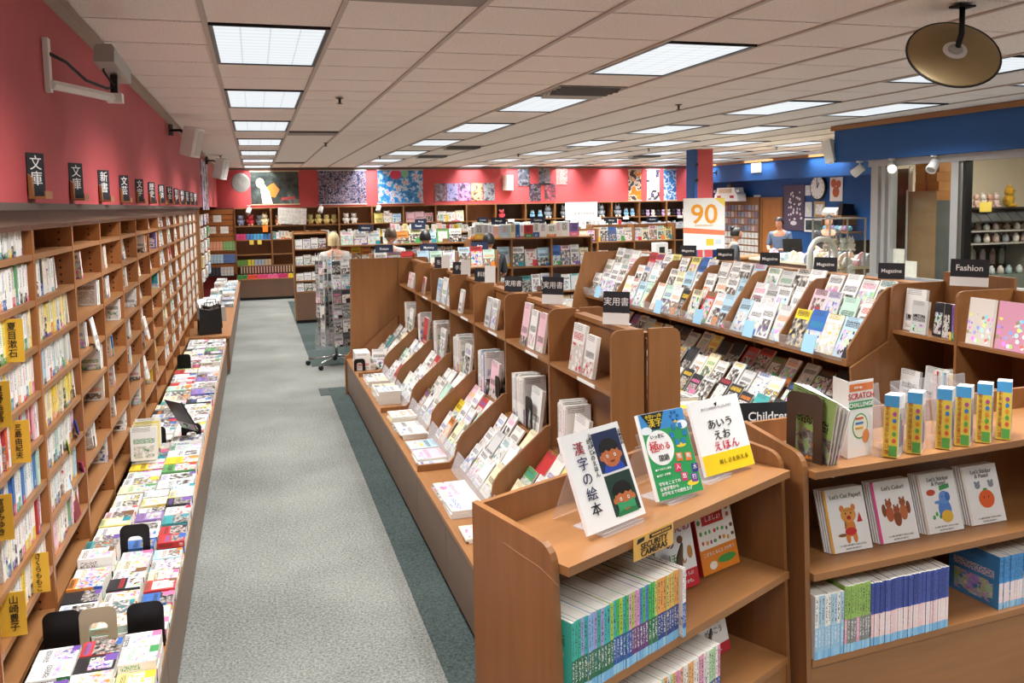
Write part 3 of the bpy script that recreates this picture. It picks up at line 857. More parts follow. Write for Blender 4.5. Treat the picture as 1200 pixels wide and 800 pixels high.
# upper double-sided case
for side, sx in (('aisle side', 1), ('far side', -1)):
    X = lambda x: x if sx == 1 else 2 * ISP - x
    for i in range(7):
        y0, y1 = IY[i], IY[i + 1]
        t = thing('island_shelf_unit', f'upper open shelf unit of the central island, {side}, {base_names[i]}', 'bookshelf', (X(ISP - .08), y0, BZ), 0, 'upper shelf units of the central island')
        def bxx(a, b_, *q): return bx(min(X(a), X(b_)), max(X(a), X(b_)), *q)
        fx = ISP - UF; top = 1.445
        sp = [(X(fx), BZ + .002), (X(ISP - .012), BZ + .002), (X(ISP - .012), top), (X(fx), top)]
        sp = rounded(sp, 3, .05)
        part('side_panel', B().prism(sp, 'y', y0 + .001, y0 + .019), WOOD, t)
        if i == 6: part('side_panel', B().prism(sp, 'y', y1 - .019, y1 - .001), WOOD, t)
        part('back_panel', bxx(ISP - .011, ISP - .001, y0 + .02, y1 - .02, BZ + .002, 1.40), WOOD, t)
        for z in (.71, 1.17):
            part('shelf', bxx(fx + .003, ISP - .012, y0 + .02, y1 - (.02 if i == 6 else .0), z - .02, z), WOODY, t)
        part('top_rail', bxx(ISP - .03, ISP - .001, y0 + .02, y1 - .02, 1.402, 1.425), WOODY, t)
        if i < 6 and sx == 1: part('price_strip', bx(fx - .001, fx + .0025, y0 + .2, y0 + .42, 1.152, 1.168), CARD, t)
def tray_books(prefix, X0, Xd, y0, y1, n, tiers, zbase, slope, wts, name, grp, hh=(.17, .21), rz=-PI / 2, cat='book', dz=0, where='', ww=(.12, .15), th=.012, tilt0=.55):
    """tiers of face-out covers leaning back on a sloped tray that rises from X0 by Xd per tier"""
    for k in range(tiers):
        step = (y1 - y0) / n
        for j in range(n):
            pc = pick_paper(wts); ic = random.choice(INKC)
            w0 = min(uni(*ww), step - .006); h = uni(*hh)
            y = y1 - j * step - uni(0, step - w0) * .6
            x = X0 + k * Xd + uni(0, .012)
            tl = tilt0 + uni(-.06, .08)
            if rz == PI / 2: y = y - w0
            tn = {0: 'front', 1: 'second', 2: 'third', 3: 'top'}[k] if tiers > 1 else 'only'
            book(name, f'{pc[0]} {cat} with {ic[0]} print, {nth(j)} from left, {tn} tier, {where}', (w0, th, h), (x, y, zbase + k * slope + .004), (-tl, 0, rz), pc, ic, grp, cat)
# face-out books in the trays on the aisle side
for i in range(7):
    y0, y1 = IY[i] + .02, IY[i + 1] - .02
    tray_books('', 1.135, .09, y0, y1, 5 if i < 6 else 6, 3, BZ + .008, .085, W_LIGHT, 'tray_book', 'face-out books in the island trays', where=f'{base_names[i]} island tray', hh=(.17, .215), tilt0=.62, th=.010)
    if i < 6:
        solo('tray_guard', B().prism([(1.085, BZ + .001), (1.089, BZ + .001), (1.134, .50), (1.130, .50)], 'y', y0 + .01, y1 - .01), ACRYL, f'clear plastic guard before the {base_names[i]} island tray', 'plastic guard', group='clear tray guards')
# flat stacks on the ledge
nled = 0
for (y, w0, n, p, ic, lab) in [(8.55, .15, 5, 0, 0, 'white'), (8.75, .16, 6, 0, 2, 'white'), (7.95, .20, 3, 0, 7, 'cream'), (7.72, .21, 4, 6, 4, 'pale blue'), (7.30, .22, 6, 5, 2, 'pale grey'), (7.03, .22, 7, 5, 1, 'pale grey'), (6.38, .22, 4, 0, 5, 'white'), (6.12, .2, 2, 0, 8, 'white'), (5.92, .21, 3, 0, 1, 'white'), (5.58, .2, 2, 0, 7, 'white'), (5.30, .22, 3, 7, 4, 'pink'), (5.14, .12, 2, 6, 1, 'pale blue'), (4.62, .26, 2, 0, 4, 'white'), (4.34, .22, 3, 0, 1, 'white'), (3.98, .18, 2, 7, 4, 'pink'), (3.62, .2, 3, 0, 7, 'white')]:
    z = BZ + .001
    for j in range(min(n, 4)):
        th = .012 * (n / min(n, 4)) * uni(.8, 1.3)
        pc = PAPERC[p] if j % 2 == 0 else pick_paper(W_LIGHT)
        # aisle at -X: foot of the cover towards the aisle; local Z -> +X
        book('ledge_book', f'{pc[0]} flat book, {nth(j)} up in {nth(15 - nled)} ledge stack from viewer', (w0, th, .185), (.905 + uni(0, .012), y + w0 / 2, z + th), (-PI / 2, 0, -PI / 2 + uni(-.05, .05)), pc, INKC[ic], 'flat stacks on the island ledge')
        z += th + .0006
    nled += 1
# books on the upper shelves
def upright_face(name, lab, dims, x, y, z, pc, ic, tilt, rz=-PI / 2, grp=None, cat='book'):
    return book(name, lab, dims, (x, y, z + .003), (-tilt, 0, rz), pc, ic, grp, cat)
fx = ISP - UF
UP = {0: [(.16, 0, 0, .235), (.13, 0, 0, .20)], 1: [(.12, 7, 6, .25), (.12, 0, 4, .22), (.12, 7, 4, .22)], 2: [(.12, 5, 2, .20), (.12, 0, 1, .20)], 3: [(.1, 0, 2, .18)], 4: [(.16, 6, 1, .20), (.19, 0, 3, .22), (.12, 6, 1, .17)], 5: [(.1, 10, 2, .16)], 6: [(.13, 7, 0, .15), (.13, 0, 0, .15)]}
for i, lst in UP.items():
    y = IY[i] + .60 if i != 4 else IY[i] + .66
    for j, (w0, p, ic, h) in enumerate(lst):
        upright_face('shelf_book', f'{PAPERC[p][0]} standing book, {nth(j)} from left on the top shelf of the {base_names[i]} island unit', (w0, .018, h), fx + .02 + j * .006, y, 1.17, PAPERC[p], INKC[ic], .16, grp='standing books on the island upper shelves')
        y -= w0 + .012
    # spine-out rest of the shelf at the near end
for i in range(7):
    y = IY[i] + .72
    for j in range(random.choice((9, 10, 11)) if i in (1, 2, 3) else 5):
        th = uni(.014, .03); p = pick_paper(W_LIGHT); ic = random.choice(INKC); h = uni(.25, .29)
        y -= th + .001
        # spine towards -X : rotation 0 (local X -> +X)
        book('shelf_book', f'{p[0]} spine-out book, {nth(j)} from left, lower shelf of {base_names[i]} island unit', (.135, th, h), (fx + .004, y, .7115), (0, 0, 0), p, ic, 'standing books on the island upper shelves')
    w0 = .19
    p = PAPERC[(0, 0, 7, 0, 0, 10, 0)[i]]
    upright_face('shelf_book', f'{p[0]} face-out book at the near end of the lower shelf, {base_names[i]} island unit', (w0, .02, .24), fx + .015, y - .03, .7115, p, random.choice(INKC), .12, grp='standing books on the island upper shelves')
# black bookends on the island
bookend('bookend', 'black bookend against the pale book on the lower island shelf, third unit', (fx + .02, 5.36, .7115), -PI / 2, BLACKM, .10, .17, False, 'black bookends on the island')
bookend('bookend', 'black bookend in front of the second unit of the island', (fx + .0, 4.62, .7115), -PI / 2, BLACKM, .12, .19, True, 'black bookends on the island')
bookend('bookend', 'black open bookend before white paperbacks at the far ledge of the island', (.93, 8.45, BZ + .001), 0, BLACKM, .11, .12, True, 'black bookends on the island')
for j in range(5):
    book('ledge_paperback', f'white paperback standing at the far end of the island ledge, {nth(j)} from viewer', (.14, .05, .17), (.90, 8.47 + j * .055, BZ + .001), (0, 0, 0), PAPERC[j % 3], INKC[j], 'white paperbacks at the far ledge')
book('face_out_book', 'white book with a black puppy picture beside the far bookend', (.15, .015, .19), (1.06, 8.55, BZ + .002), (-.25, 0, -.3), PAPERC[0], INKC[2])
# section cards along the spine
def stand_card(label, loc, words, rz, w_=.17, h_=.12, size=.06, foot=True, group='black section cards on the island', tilt=.1, mat=None, ink=None, slip=True, bold=.0015):
    t = thing('section_sign', label, 'sign', loc, rz, group)
    z0 = .055 if slip else .0
    c = part('card', bx(-w_ / 2, w_ / 2, -.002, .002, z0, z0 + h_), mat or BLACKCARD, t, world=False, rot=(-tilt, 0, 0))
    if words: text(words, c, (0, -.003, z0 + h_ / 2), UPR, size, ink or INKW, bold)
    if slip: part('white_slip', bx(-w_ / 2, w_ / 2, -.003, .001, 0, .054), CARD, t, world=False, rot=(-tilt, 0, 0))
    if foot: part('foot', bx(-w_ / 2, w_ / 2, .0, .04, 0.0, .0015), CARD, t, world=False)
    return t
for i, (y, wds) in enumerate([(3.72, '実用書'), (4.62, '実用書'), (5.4, '実用書'), (6.2, '料理'), (6.95, '手芸'), (7.7, '生活')]):
    stand_card(f'black section card standing on the island spine, {nth(i)} from the viewer', (ISP - .015, y, 1.426), wds, -.75, .13, .10, .042, slip=i < 2)
    if i in (3, 4, 5):
        solo('white_slip_card', bx(-.04, .04, -.001, .001, 0, .13), CARD, f'blank white upright card beside the {nth(i)} section card of the island', 'card', (ISP - .015, y - .22, 1.426), (-.08, 0, -.6), 'white upright cards on the island')

# far side of the island: a few books showing over the spine
for i in range(7):
    y = IY[i] + .3
    for j in range(3):
        p = pick_paper(W_LIGHT)
        book('shelf_book', f'{p[0]} book on the far side of the {base_names[i]} island unit, {nth(j)} from viewer', (.13, .015, .2), (ISP + UF - .01, y + j * .14, 1.173), (-.15, 0, PI / 2), p, random.choice(INKC), 'standing books on the far side of the island')

# ================================================================== foreground shelf units (children's books)
def fg_unit(label, loc, rotz, wd, dep, zs, top, left=True, right=True):
    """open unit; local origin at the front-left foot, X along the front, Y towards the back"""
    t = thing('low_bookcase', label, 'bookcase', loc, rotz, 'low bookcases in the foreground')
    sp = [(0, 0), (dep, 0), (dep, top), (.0, top)]
    pr = rounded([(-.0, 0), (dep, 0), (dep, top + .045), (.05, top + .0)], 3, .06)
    if left: part('side_panel', B().prism(pr, 'x', 0, .022), WOOD, t, world=False)
    if right: part('side_panel', B().prism(pr, 'x', wd - .022, wd), WOOD, t, world=False)
    for k, z in enumerate(zs):
        part('shelf', bx(.0225, wd - .0225, .012, dep - .02, z - .026, z), WOODH, t, world=False)
    part('back_panel', bx(.0225, wd - .0225, dep - .019, dep - .001, .06, top + .04), WOOD, t, world=False)
    part('plinth', bx(.0225, wd - .0225, .02, .04, 0, zs[-1] - .027), WOODH, t, world=False)
    return t
def local(t, x, y, z):
    a = t.rotation_euler.z
    return (t.location.x + x * math.cos(a) - y * math.sin(a), t.location.y + x * math.sin(a) + y * math.cos(a), t.location.z + z)
A1 = math.atan2(2.545 - 2.02, 1.765 - .725)
W1 = math.hypot(2.545 - 2.02, 1.765 - .725)
FZ = [1.05, .682, .365]
fg1 = fg_unit('low brown bookcase at the bottom centre holding three propped picture books', (.735, 2.035, 0), A1, W1 + .02, .37, FZ, 1.10)
A2 = math.atan2(2.60 - 2.515, 2.84 - 1.80)
fg2 = fg_unit('low brown bookcase at the bottom right holding activity books and packaged sets', (1.812, 2.505, 0), A2, 1.55, .40, FZ, 1.10)

part('scuff_mark', B().prism([(.24, 1.062), (.16, 1.045), (.10, 1.035), (.03, 1.005), (.028, 1.002), (.10, 1.031), (.16, 1.041), (.24, 1.058)], 'x', -.0006, -.0001), M('scuff', 'A97E58', .7), fg1, world=False)
# detailed picture book: cover wrap with page block and printed panels
def big_book(name, label, loc, rotz, tilt, w_, h_, th, cover_mat, cat='picture book', spine_mat=None, group=None):
    t = tag(link(name, None, None, loc, (-tilt, 0, rotz)), label, cat, group)
    c = B().prism([(0, 0), (w_, 0), (w_, .0025), (.0025, .0025), (.0025, th - .0025), (w_, th - .0025), (w_, th), (0, th)], 'z', 0, h_)
    part('cover', c, cover_mat, t, world=False)
    part('pages', bx(.004, w_ - .004, .003, th - .003, .003, h_ - .003), PAGES, t, world=False)
    return t
def pan(t, name, x0, x1, z0, z1, mat, lift=.0006, dy=0):
    return part(name, bx(x0, x1, -lift - dy, -dy, z0, z1), mat, t, world=False)
def blob(t, name, poly, mat, lift=.001):
    return part(name, B().prism(poly, 'y', -lift, -lift + .0004), mat, t, world=False)
def ell(cx, cz, rx, rz, n=18, a0=0, a1=2 * PI):
    return [(cx + rx * math.cos(a0 + (a1 - a0) * i / n), cz + rz * math.sin(a0 + (a1 - a0) * i / n)) for i in range(n + (0 if abs(a1 - a0 - 2 * PI) < .01 else 1))]
def txt(t, s, x, z, size, mat, bold=0.0, lift=.0022, **k): return text(s, t, (x, -lift, z), UPR, size, mat, bold, **k)
WHT = M('white_cover', 'F3F2EE', .32)
C = lambda h, r=.45: M('print_' + h, h, r)
A1b = A1 + .02
# 1: the kanji picture book
p = local(fg1, .19, .09, FZ[0] + .016)
k1 = big_book('kanji_picture_book', 'white picture book with two dark cartoon panels of children, propped at the left', p, A1b - .03, .40, .225, .285, .012, WHT)
k1.scale = (1.13, 1, 1)
pan(k1, 'upper_panel', .110, .212, .148, .268, C('1E2B4E'))
pan(k1, 'lower_panel', .112, .214, .020, .140, C('20392F'))
for cx, cz, sh in ((.161, .205, '2A46A8'), (.163, .076, '2E7A48')):
    blob(k1, 'figure_shirt', ell(cx, cz - .058, .040, .034, 14, 0, PI), C(sh), .0012)
    blob(k1, 'figure_face', ell(cx, cz - .012, .036, .034), C('B96A3A'), .0016)
    for s in (-1, 1): blob(k1, 'figure_ear', ell(cx + s * .037, cz - .014, .007, .009, 10), C('B96A3A'), .0014)
    blob(k1, 'figure_hair', ell(cx, cz + .006, .038, .034, 14, 0, PI) + [(cx - .026, cz + .001), (cx - .014, cz + .007), (cx - .002, cz), (cx + .010, cz + .007), (cx + .022, cz + .001), (cx + .030, cz + .006)], C('15140F'), .0018)
    for s in (-1, 1): blob(k1, 'figure_eye', ell(cx + s * .015, cz - .012, .0042, .005, 10), C('F0EFEA'), .0021); blob(k1, 'figure_pupil', ell(cx + s * .015, cz - .012, .002, .0026, 8), C('15140F'), .0024)
    blob(k1, 'figure_mouth', ell(cx, cz - .026, .010, .006, 10, PI, 2 * PI), C('7A2A22'), .0021)
blob(k1, 'figure_book', [(.13, .030), (.163, .036), (.198, .030), (.198, .058), (.163, .052), (.13, .058)], C('3A9660'), .0022)
blob(k1, 'figure_pencil', [(.136, .172), (.140, .170), (.132, .192), (.129, .19)], C('D87C8C'), .0022)
for i, (ch, col_) in enumerate(zip('漢字の絵本', ('9A3038', '2B2B60', '3A3050', '2B2B50', '15151A'))): txt(k1, ch, .052, .235 - i * .044, .040, C(col_), .0004)
txt(k1, vert('かんじのえほん'), .093, .200, .0165, INKB, .0003)
txt(k1, vert('五味太郎・作'), .103, .240, .0105, INKB, .0002); txt(k1, vert('岩崎書店'), .218, .238, .012, INKB, .0003)
# 2: the green drill book
p = local(fg1, .55, .12, FZ[0] + .016)
k2 = big_book('green_drill_book', 'green kanji drill book with a white oval title, propped in the middle', p, A1b - .20, .38, .185, .265, .014, WHT)
k2.scale = (1.06, 1, 1.03)
pan(k2, 'green_field', .004, .184, .0, .210, C('2F9A55')); pan(k2, 'blue_sky', .004, .184, .2105, .264, C('3F8FCE'))
blob(k2, 'cloud', ell(.166, .212, .022, .014), C('EEF5F8'), .0012); blob(k2, 'cloud', ell(.02, .212, .022, .012), C('EEF5F8'), .0012)
blob(k2, 'black_wedge', [(.012, .264), (.105, .264), (.075, .212), (.045, .212)], C('1C1C1A'), .0014)
txt(k2, '小学1〜3年', .060, .252, .0135, C('F2D43A'), .0006); txt(k2, '漢字', .060, .231, .028, C('F2D43A'), .0012)
blob(k2, 'white_oval', ell(.058, .155, .053, .054, 26), C('F7F7F2'), .0014)
txt(k2, 'いっきに', .056, .190, .0145, INKB, .0004); txt(k2, '極', .034, .158, .038, C('D8303A'), .0012); txt(k2, 'める', .074, .156, .025, C('D8303A'), .0012); txt(k2, '国語', .062, .122, .021, INKB, .0008)
for i in range(6):
    a = 2 * PI * i / 6; blob(k2, 'letter_cube', [(.142 + .026 * math.cos(a) + dx, .185 + .028 * math.sin(a) + dz) for dx, dz in ((-.008, -.009), (.008, -.009), (.008, .009), (-.008, .009))], C('2C7FB8'), .0018)
    blob(k2, 'letter_cube', [(.142 + .014 * math.cos(a) + dx, .242 + .014 * math.sin(a) + dz) for dx, dz in ((-.004, -.004), (.004, -.004), (.004, .004), (-.004, .004))], C('2058A0'), .0018)
for cx, cz, s in ((.142, .150, 1), (.150, .030, 1.2), (.142, .226, .6)): blob(k2, 'yellow_disc', ell(cx, cz, .020 * s, .007 * s, 14), C('E8D23A'), .0016)
for cx, cz, ch, col_ in ((.122, .117, '植', 'E07A2C'), (.158, .112, '梅', 'E8863A'), (.106, .086, '入', 'D83060'), (.172, .074, '木', '3A3A8A'), (.122, .055, '出', 'D04070'), (.160, .045, '行', '7A3A9A')):
    blob(k2, 'letter_cube', [(cx + dx, cz + dz) for dx, dz in ((-.013, -.013), (.011, -.015), (.014, .010), (-.011, .013))], C(col_), .0018); txt(k2, ch, cx, cz, .017, INKW, .0004, .0026)
txt(k2, '学年をこえての', .016, .046, .0125, INKW, .0007, align='LEFT'); txt(k2, '反復学習から', .016, .031, .0125, INKW, .0007, align='LEFT'); txt(k2, '次学年までの総仕上げ', .016, .016, .0125, INKW, .0007, align='LEFT')
txt(k2, '●くりかえし練習', .016, .090, .008, INKW, .0003, align='LEFT'); txt(k2, '●スピード学習', .016, .072, .008, INKW, .0003, align='LEFT')
# 3: the white hiragana book
p = local(fg1, .855, .15, FZ[0] + .016)
k3 = big_book('hiragana_picture_book', 'white picture book with hiragana title and broad yellow band, propped at the right', p, A1b - .16, .34, .205, .255, .012, WHT)
k3.scale = (1.22, 1, 1.0)
pan(k3, 'yellow_band', .002, .204, .0, .068, C('F2CF1E'))
txt(k3, 'あいう', .105, .165, .036, INKB, .0003); txt(k3, 'えお', .102, .125, .036, INKB, .0003); txt(k3, 'えほん', .110, .088, .036, C('D02848'), .0005)
txt(k3, '美しさを伝える', .125, .036, .0175, C('8A7A1A'), .0001)
blob(k3, 'bird_mark', [(.100, .236), (.112, .239), (.108, .228), (.104, .224)], INKB); txt(k3, 'あいうえおかきくけこさしすせそ', .105, .222, .0085, C('8A8A86'))
# clear stands behind the propped books
for i, (bk, lx, ly, w_) in enumerate(((k1, .21, .10, .24), (k2, .55, .12, .2), (k3, .80, .15, .2))):
    a = thing('book_stand', f'clear acrylic stand under the {("left", "middle", "right")[i]} propped book', 'book stand', local(fg1, lx, ly, FZ[0] + .001), A1, 'clear acrylic book stands')
    part('rest', B().prism([(-.028, 0), (.1, 0), (.1, .003), (-.0, .003), (-.025, .010), (-.028, .012)], 'x', .03, w_ - .03), ACRYL, a, world=False)
    part('strut', B().prism([(.025, .004), (.03, .004), (.115, .20), (.11, .20)], 'x', .03, w_ - .03), ACRYL, a, world=False)
    part('leg', B().prism([(.112, .16), (.116, .16), (.18, .003), (.175, .003)], 'x', .03, w_ - .03), ACRYL, a, world=False)
# security notice on the shelf edge
n = thing('security_notice', 'small orange security cameras notice taped to the upper shelf edge', 'notice', local(fg1, .28, .004, FZ[0] - .062), A1)
n.scale = (1.2, 1, 1.1)
pan(n, 'sheet', 0, .155, 0, .062, C('E9B45A'))
pan(n, 'black_strip', .06, .148, .044, .056, INKB, dy=.0007)
txt(n, 'SECURITY', .078, .031, .0235, INKB, .0002); txt(n, 'CAMERAS', .078, .0125, .0235, INKB, .0002); blob(n, 'camera_mark', [(.012, .042), (.04, .046), (.042, .056), (.016, .055)], INKB)
txt(n, 'WARNING 24 HOUR', .104, .050, .008, C('E9B45A'), .0002)

# second shelf: a long row of drill books, spines out
def spine_row(t, unit, x0, n, th, dep, h, z, label, scheme, y0=.02, group='', hj=.004):
    """spines towards local -Y: local X -> +Y of the unit, thickness along X"""
    x = x0
    for i in range(n):
        pc, ic = scheme(i, n)
        t_ = th * uni(.9, 1.12)
        a = t.rotation_euler.z
        # book rotation: local -X must face unit -Y => rotz = a + 90deg ; local Y -> -X of the unit
        book('drill_book', f'{pc[0]} thin workbook, {nth(i)} from left, {label}', (dep, t_, h * uni(.985, 1.0)), local(t, x + t_, y0 + uni(0, hj), z + .001), (0, 0, a + PI / 2), pc, ic, group, 'workbook', SPBOOK)
        x += t_ + .0006
    return x
# spine print for workbook rows: colour above, ink block below, pale blue foot
def workbook_spine():
    k = NT('workbook_spine')
    uv = k.n.new('ShaderNodeSeparateXYZ'); k.l.new(k.coords('UV'), uv.inputs[0]); u, v = uv.outputs[0], uv.outputs[1]
    oi = k.n.new('ShaderNodeObjectInfo'); at = k.n.new('ShaderNodeAttribute'); at.attribute_type = 'OBJECT'; at.attribute_name = 'ink'
    a2 = k.n.new('ShaderNodeAttribute'); a2.attribute_type = 'OBJECT'; a2.attribute_name = 'foot'
    cb = k.n.new('ShaderNodeCombineXYZ'); k.l.new(k.math('MULTIPLY', v, 55.0), cb.inputs[1]); k.l.new(k.math('MULTIPLY', u, 3.0), cb.inputs[0]); k.l.new(k.math('MULTIPLY', oi.outputs['Random'], 99.0), cb.inputs[2])
    f, _ = k.noise(cb.outputs[0], 1.0, 1)
    base = k.mix(k.math('LESS_THAN', v, .50), oi.outputs['Color'], at.outputs['Color'])
    base = k.mix(k.math('LESS_THAN', v, .13), base, a2.outputs['Color'])
    g = k.math('MULTIPLY', k.math('GREATER_THAN', f, .54), k.band(u, .25, .75))
    base = k.mix(k.math('MULTIPLY', g, k.band(v, .2, .47)), base, lin('F2F2EE'))
    base = k.mix(k.math('MULTIPLY', g, k.band(v, .55, .95)), base, lin('3A3A44'))
    k.l.new(base, k.bsdf.inputs['Base Color']); k.bsdf.inputs['Roughness'].default_value = .4
    return k.m
SPBOOK = BOOK.copy(); SPBOOK.materials[1] = workbook_spine()
for o_ in (): pass
D1 = [('teal', '3FB5A0'), ('pink', 'E3A3C4'), ('lilac', 'A9A4D8'), ('pale blue', '8FB8E0'), ('aqua', '46B8B8'), ('lime', 'B4D23C'), ('green', '4FC060'), ('blue', '5C8CD0'), ('orange', 'F0A850'), ('khaki', 'D6C86A')]
F1 = [('dark green', '2C6E4C'), ('deep blue', '2A56A8'), ('plum', '6A3A78'), ('navy', '2C4488')]
def sch1(i, n):
    q = i / n
    pool = D1[0:5] if q < .3 else (D1[5:7] + D1[4:5] if q < .5 else (D1[5:8] + D1[1:2] if q < .75 else D1[8:10]))
    f = F1[0] if q < .36 else (F1[1] if q < .52 else (F1[2] if q < .68 else (F1[0] if q < .76 else F1[3])))
    return random.choice(pool), f
G1 = 'thin workbooks on the low bookcases'
first = len(bpy.data.objects)
xe = spine_row(fg1, None, .03, 36, .0125, .26, .215, FZ[1], 'middle shelf, bottom centre bookcase', sch1, .01, G1)
spine_row(fg1, None, xe + .004, 2, .008, .25, .215, FZ[1], 'after the long row, bottom centre bookcase', lambda i, n: (PAPERC[0], INKC[1]), .0, G1)
def sch2(i, n): return random.choice([('pink', 'E8A0B8'), ('white', 'F2EEE6'), ('orange', 'EFAE6A'), ('pale green', 'B8D8A8')]), random.choice(F1)
spine_row(fg1, None, .03, 52, .0125, .26, .215, FZ[2], 'bottom shelf, bottom centre bookcase', sch2, .01, G1)
bookend('bookend', 'dark green bookend at the end of the middle row, bottom centre bookcase', local(fg1, .66, .12, FZ[1] + .002), A1 + .5, M('dark_green_metal', '12201C', .4), .15, .20, False, 'bookends on the low bookcases')
bookend('bookend', 'dark green bookend at the end of the bottom row, bottom centre bookcase', local(fg1, .80, .10, FZ[2] + .002), A1 + .5, M('dark_green_metal', '12201C', .4), .15, .18, False, 'bookends on the low bookcases')
# face-out picture books on the lower shelves
p = local(fg1, .66, .19, FZ[1] + .008)
q1 = big_book('hiragana_card_book', 'white picture book with large hiragana and red band behind the workbook row', p, A1 - .10, .22, .19, .24, .018, WHT)
pan(q1, 'red_band', .0, .19, 0, .06, C('CC2E36'))
for s, x, z, col_ in (('いうえお', .10, .205, 'B0304A'), ('の', .075, .160, '8E2A38'), ('ほ', .078, .105, '6E9A4A'), ('ん', .125, .098, 'D89A3A')): txt(q1, s, x, z, .042, C(col_), .0006)
blob(q1, 'squirrel', ell(.125, .165, .014, .013) , C('7A4A2A')); blob(q1, 'rabbit', ell(.165, .115, .013, .022), C('C08A40'))
txt(q1, 'きれい だいじょうぶ!', .10, .046, .014, INKW, .0004); txt(q1, 'この本のつかいかた。', .10, .022, .014, INKW, .0004)
p = local(fg1, .90, .19, FZ[1] + .008)
q2 = big_book('orange_band_picture_book', 'red and orange hiragana picture book with little drawings, right of the workbook row', p, A1 - .10, .24, .20, .235, .022, C('C8352F'))
pan(q2, 'cover_white', .004, .199, .085, .234, C('F2EDE4')); pan(q2, 'orange_band', .001, .199, .0, .0845, C('E88A2A'))
pan(q2, 'title_panel', .035, .150, .165, .228, C('C2302E'), dy=.0007)
txt(q2, 'あいうえお', .092, .208, .020, INKW, .0007); txt(q2, 'しましょ!', .092, .184, .020, INKW, .0007); txt(q2, 'こどもと もじと さがそう', .10, .066, .0145, INKW, .0005)
blob(q2, 'green_bubble', ell(.135, .035, .05, .014), C('4A9A4A')); blob(q2, 'white_bubble', ell(.06, .025, .02, .014), C('F6EFE0'))
for i in range(16):
    x, z = (.02 + (i % 8) * .023 + uni(0, .006), (.10 + (i // 8) * .032 + uni(0, .01)))
    blob(q2, 'tiny_drawing', ell(x, z, uni(.005, .009), uni(.005, .009), 8), C(random.choice(['D84A4A', '3A7AC0', 'E0A030', '58A050', '6A4A3A', 'B04A90'])))
for z in (.18, .205): blob(q2, 'tiny_drawing', ell(.018, z, .009, .009, 8), C('5A8A4A')); blob(q2, 'tiny_drawing', ell(.175, z, .009, .009, 8), C('C05A4A'))
p = local(fg1, .86, .19, FZ[2] + .008)
q3 = big_book('white_song_book', 'white picture book with red foot and yellow label on the bottom shelf', p, A1 - .04, .24, .20, .235, .02, WHT)
pan(q3, 'red_foot', .0, .20, .0, .035, C('C43040')); pan(q3, 'yellow_label', .10, .175, .17, .215, C('E8C82A'))
txt(q3, 'なまえ', .13, .195, .018, INKB, .0003); txt(q3, 'ともだち', .10, .12, .034, INKB, .0004); txt(q3, 'がっこう', .12, .085, .026, C('4A4A4A'), .0004); txt(q3, 'たのしい きもち。', .10, .018, .014, INKW, .0004)

# ---------------- right-hand unit: top shelf
bookend('bookend', 'wood-grain bookend leaning at the left of the right low bookcase', local(fg2, .08, .14, FZ[0] + .001), A2 - PI / 2 + .25, wood('dark_walnut', '4A3426', (14, 14, 2)), .15, .25, True, 'bookends on the low bookcases')
for i in range(4):
    pc, ic = [(('green', '93B065'), INKC[5]), (PAPERC[0], INKC[1]), (PAPERC[5], INKC[2]), (PAPERC[0], INKC[4])][i]
    book('activity_magazine', f'{pc[0]} floppy activity magazine leaning on the wood-grain bookend, {nth(i)} of four', (.21, .006, .27), local(fg2, .10 + i * .011, .27, FZ[0] + .002), (.0, .16 + i * .035, A2 - PI / 2 + .08), pc, ic, 'leaning activity magazines', 'magazine')
c = thing('scratch_leaflet', 'tall white folded leaflet reading SCRATCH CHALLENGE with orange top band', 'leaflet', local(fg2, .235, .09, FZ[0] + .001), A2 + .10)
part('front_leaf', bx(0, .125, -.0012, 0, 0, .285), CARD, c, world=False)
part('side_leaf', bx(0, .11, 0, .0012, 0, .285), CARD, c, world=False, rot=(0, 0, 1.25))
pan(c, 'orange_band', .002, .123, .246, .274, C('E07A3A'), dy=.0013)
pan(c, 'green_band', .002, .123, .180, .208, C('3F9A58'), dy=.0013)
txt(c, 'SCRATCH', .063, .227, .030, C('C8403A'), .0006); txt(c, 'CHALLENGE', .063, .194, .022, INKW, .0003); txt(c, 'step up', .045, .26, .014, INKW)
blob(c, 'drawing_frame', ell(.060, .115, .040, .048, 16), C('3F9A58'), .0018); blob(c, 'drawing_inside', ell(.060, .115, .035, .043, 16), C('EFE8D0'), .0022)
for z, col_ in ((.14, 'D05A4A'), (.122, '3A7AC0'), (.104, 'E0A030')): pan(c, 'drawing_line', .035, .075, z, z + .008, C(col_), dy=.0023)
blob(c, 'fox_drawing', ell(.090, .075, .018, .026, 12), C('E08A4A'), .0026)
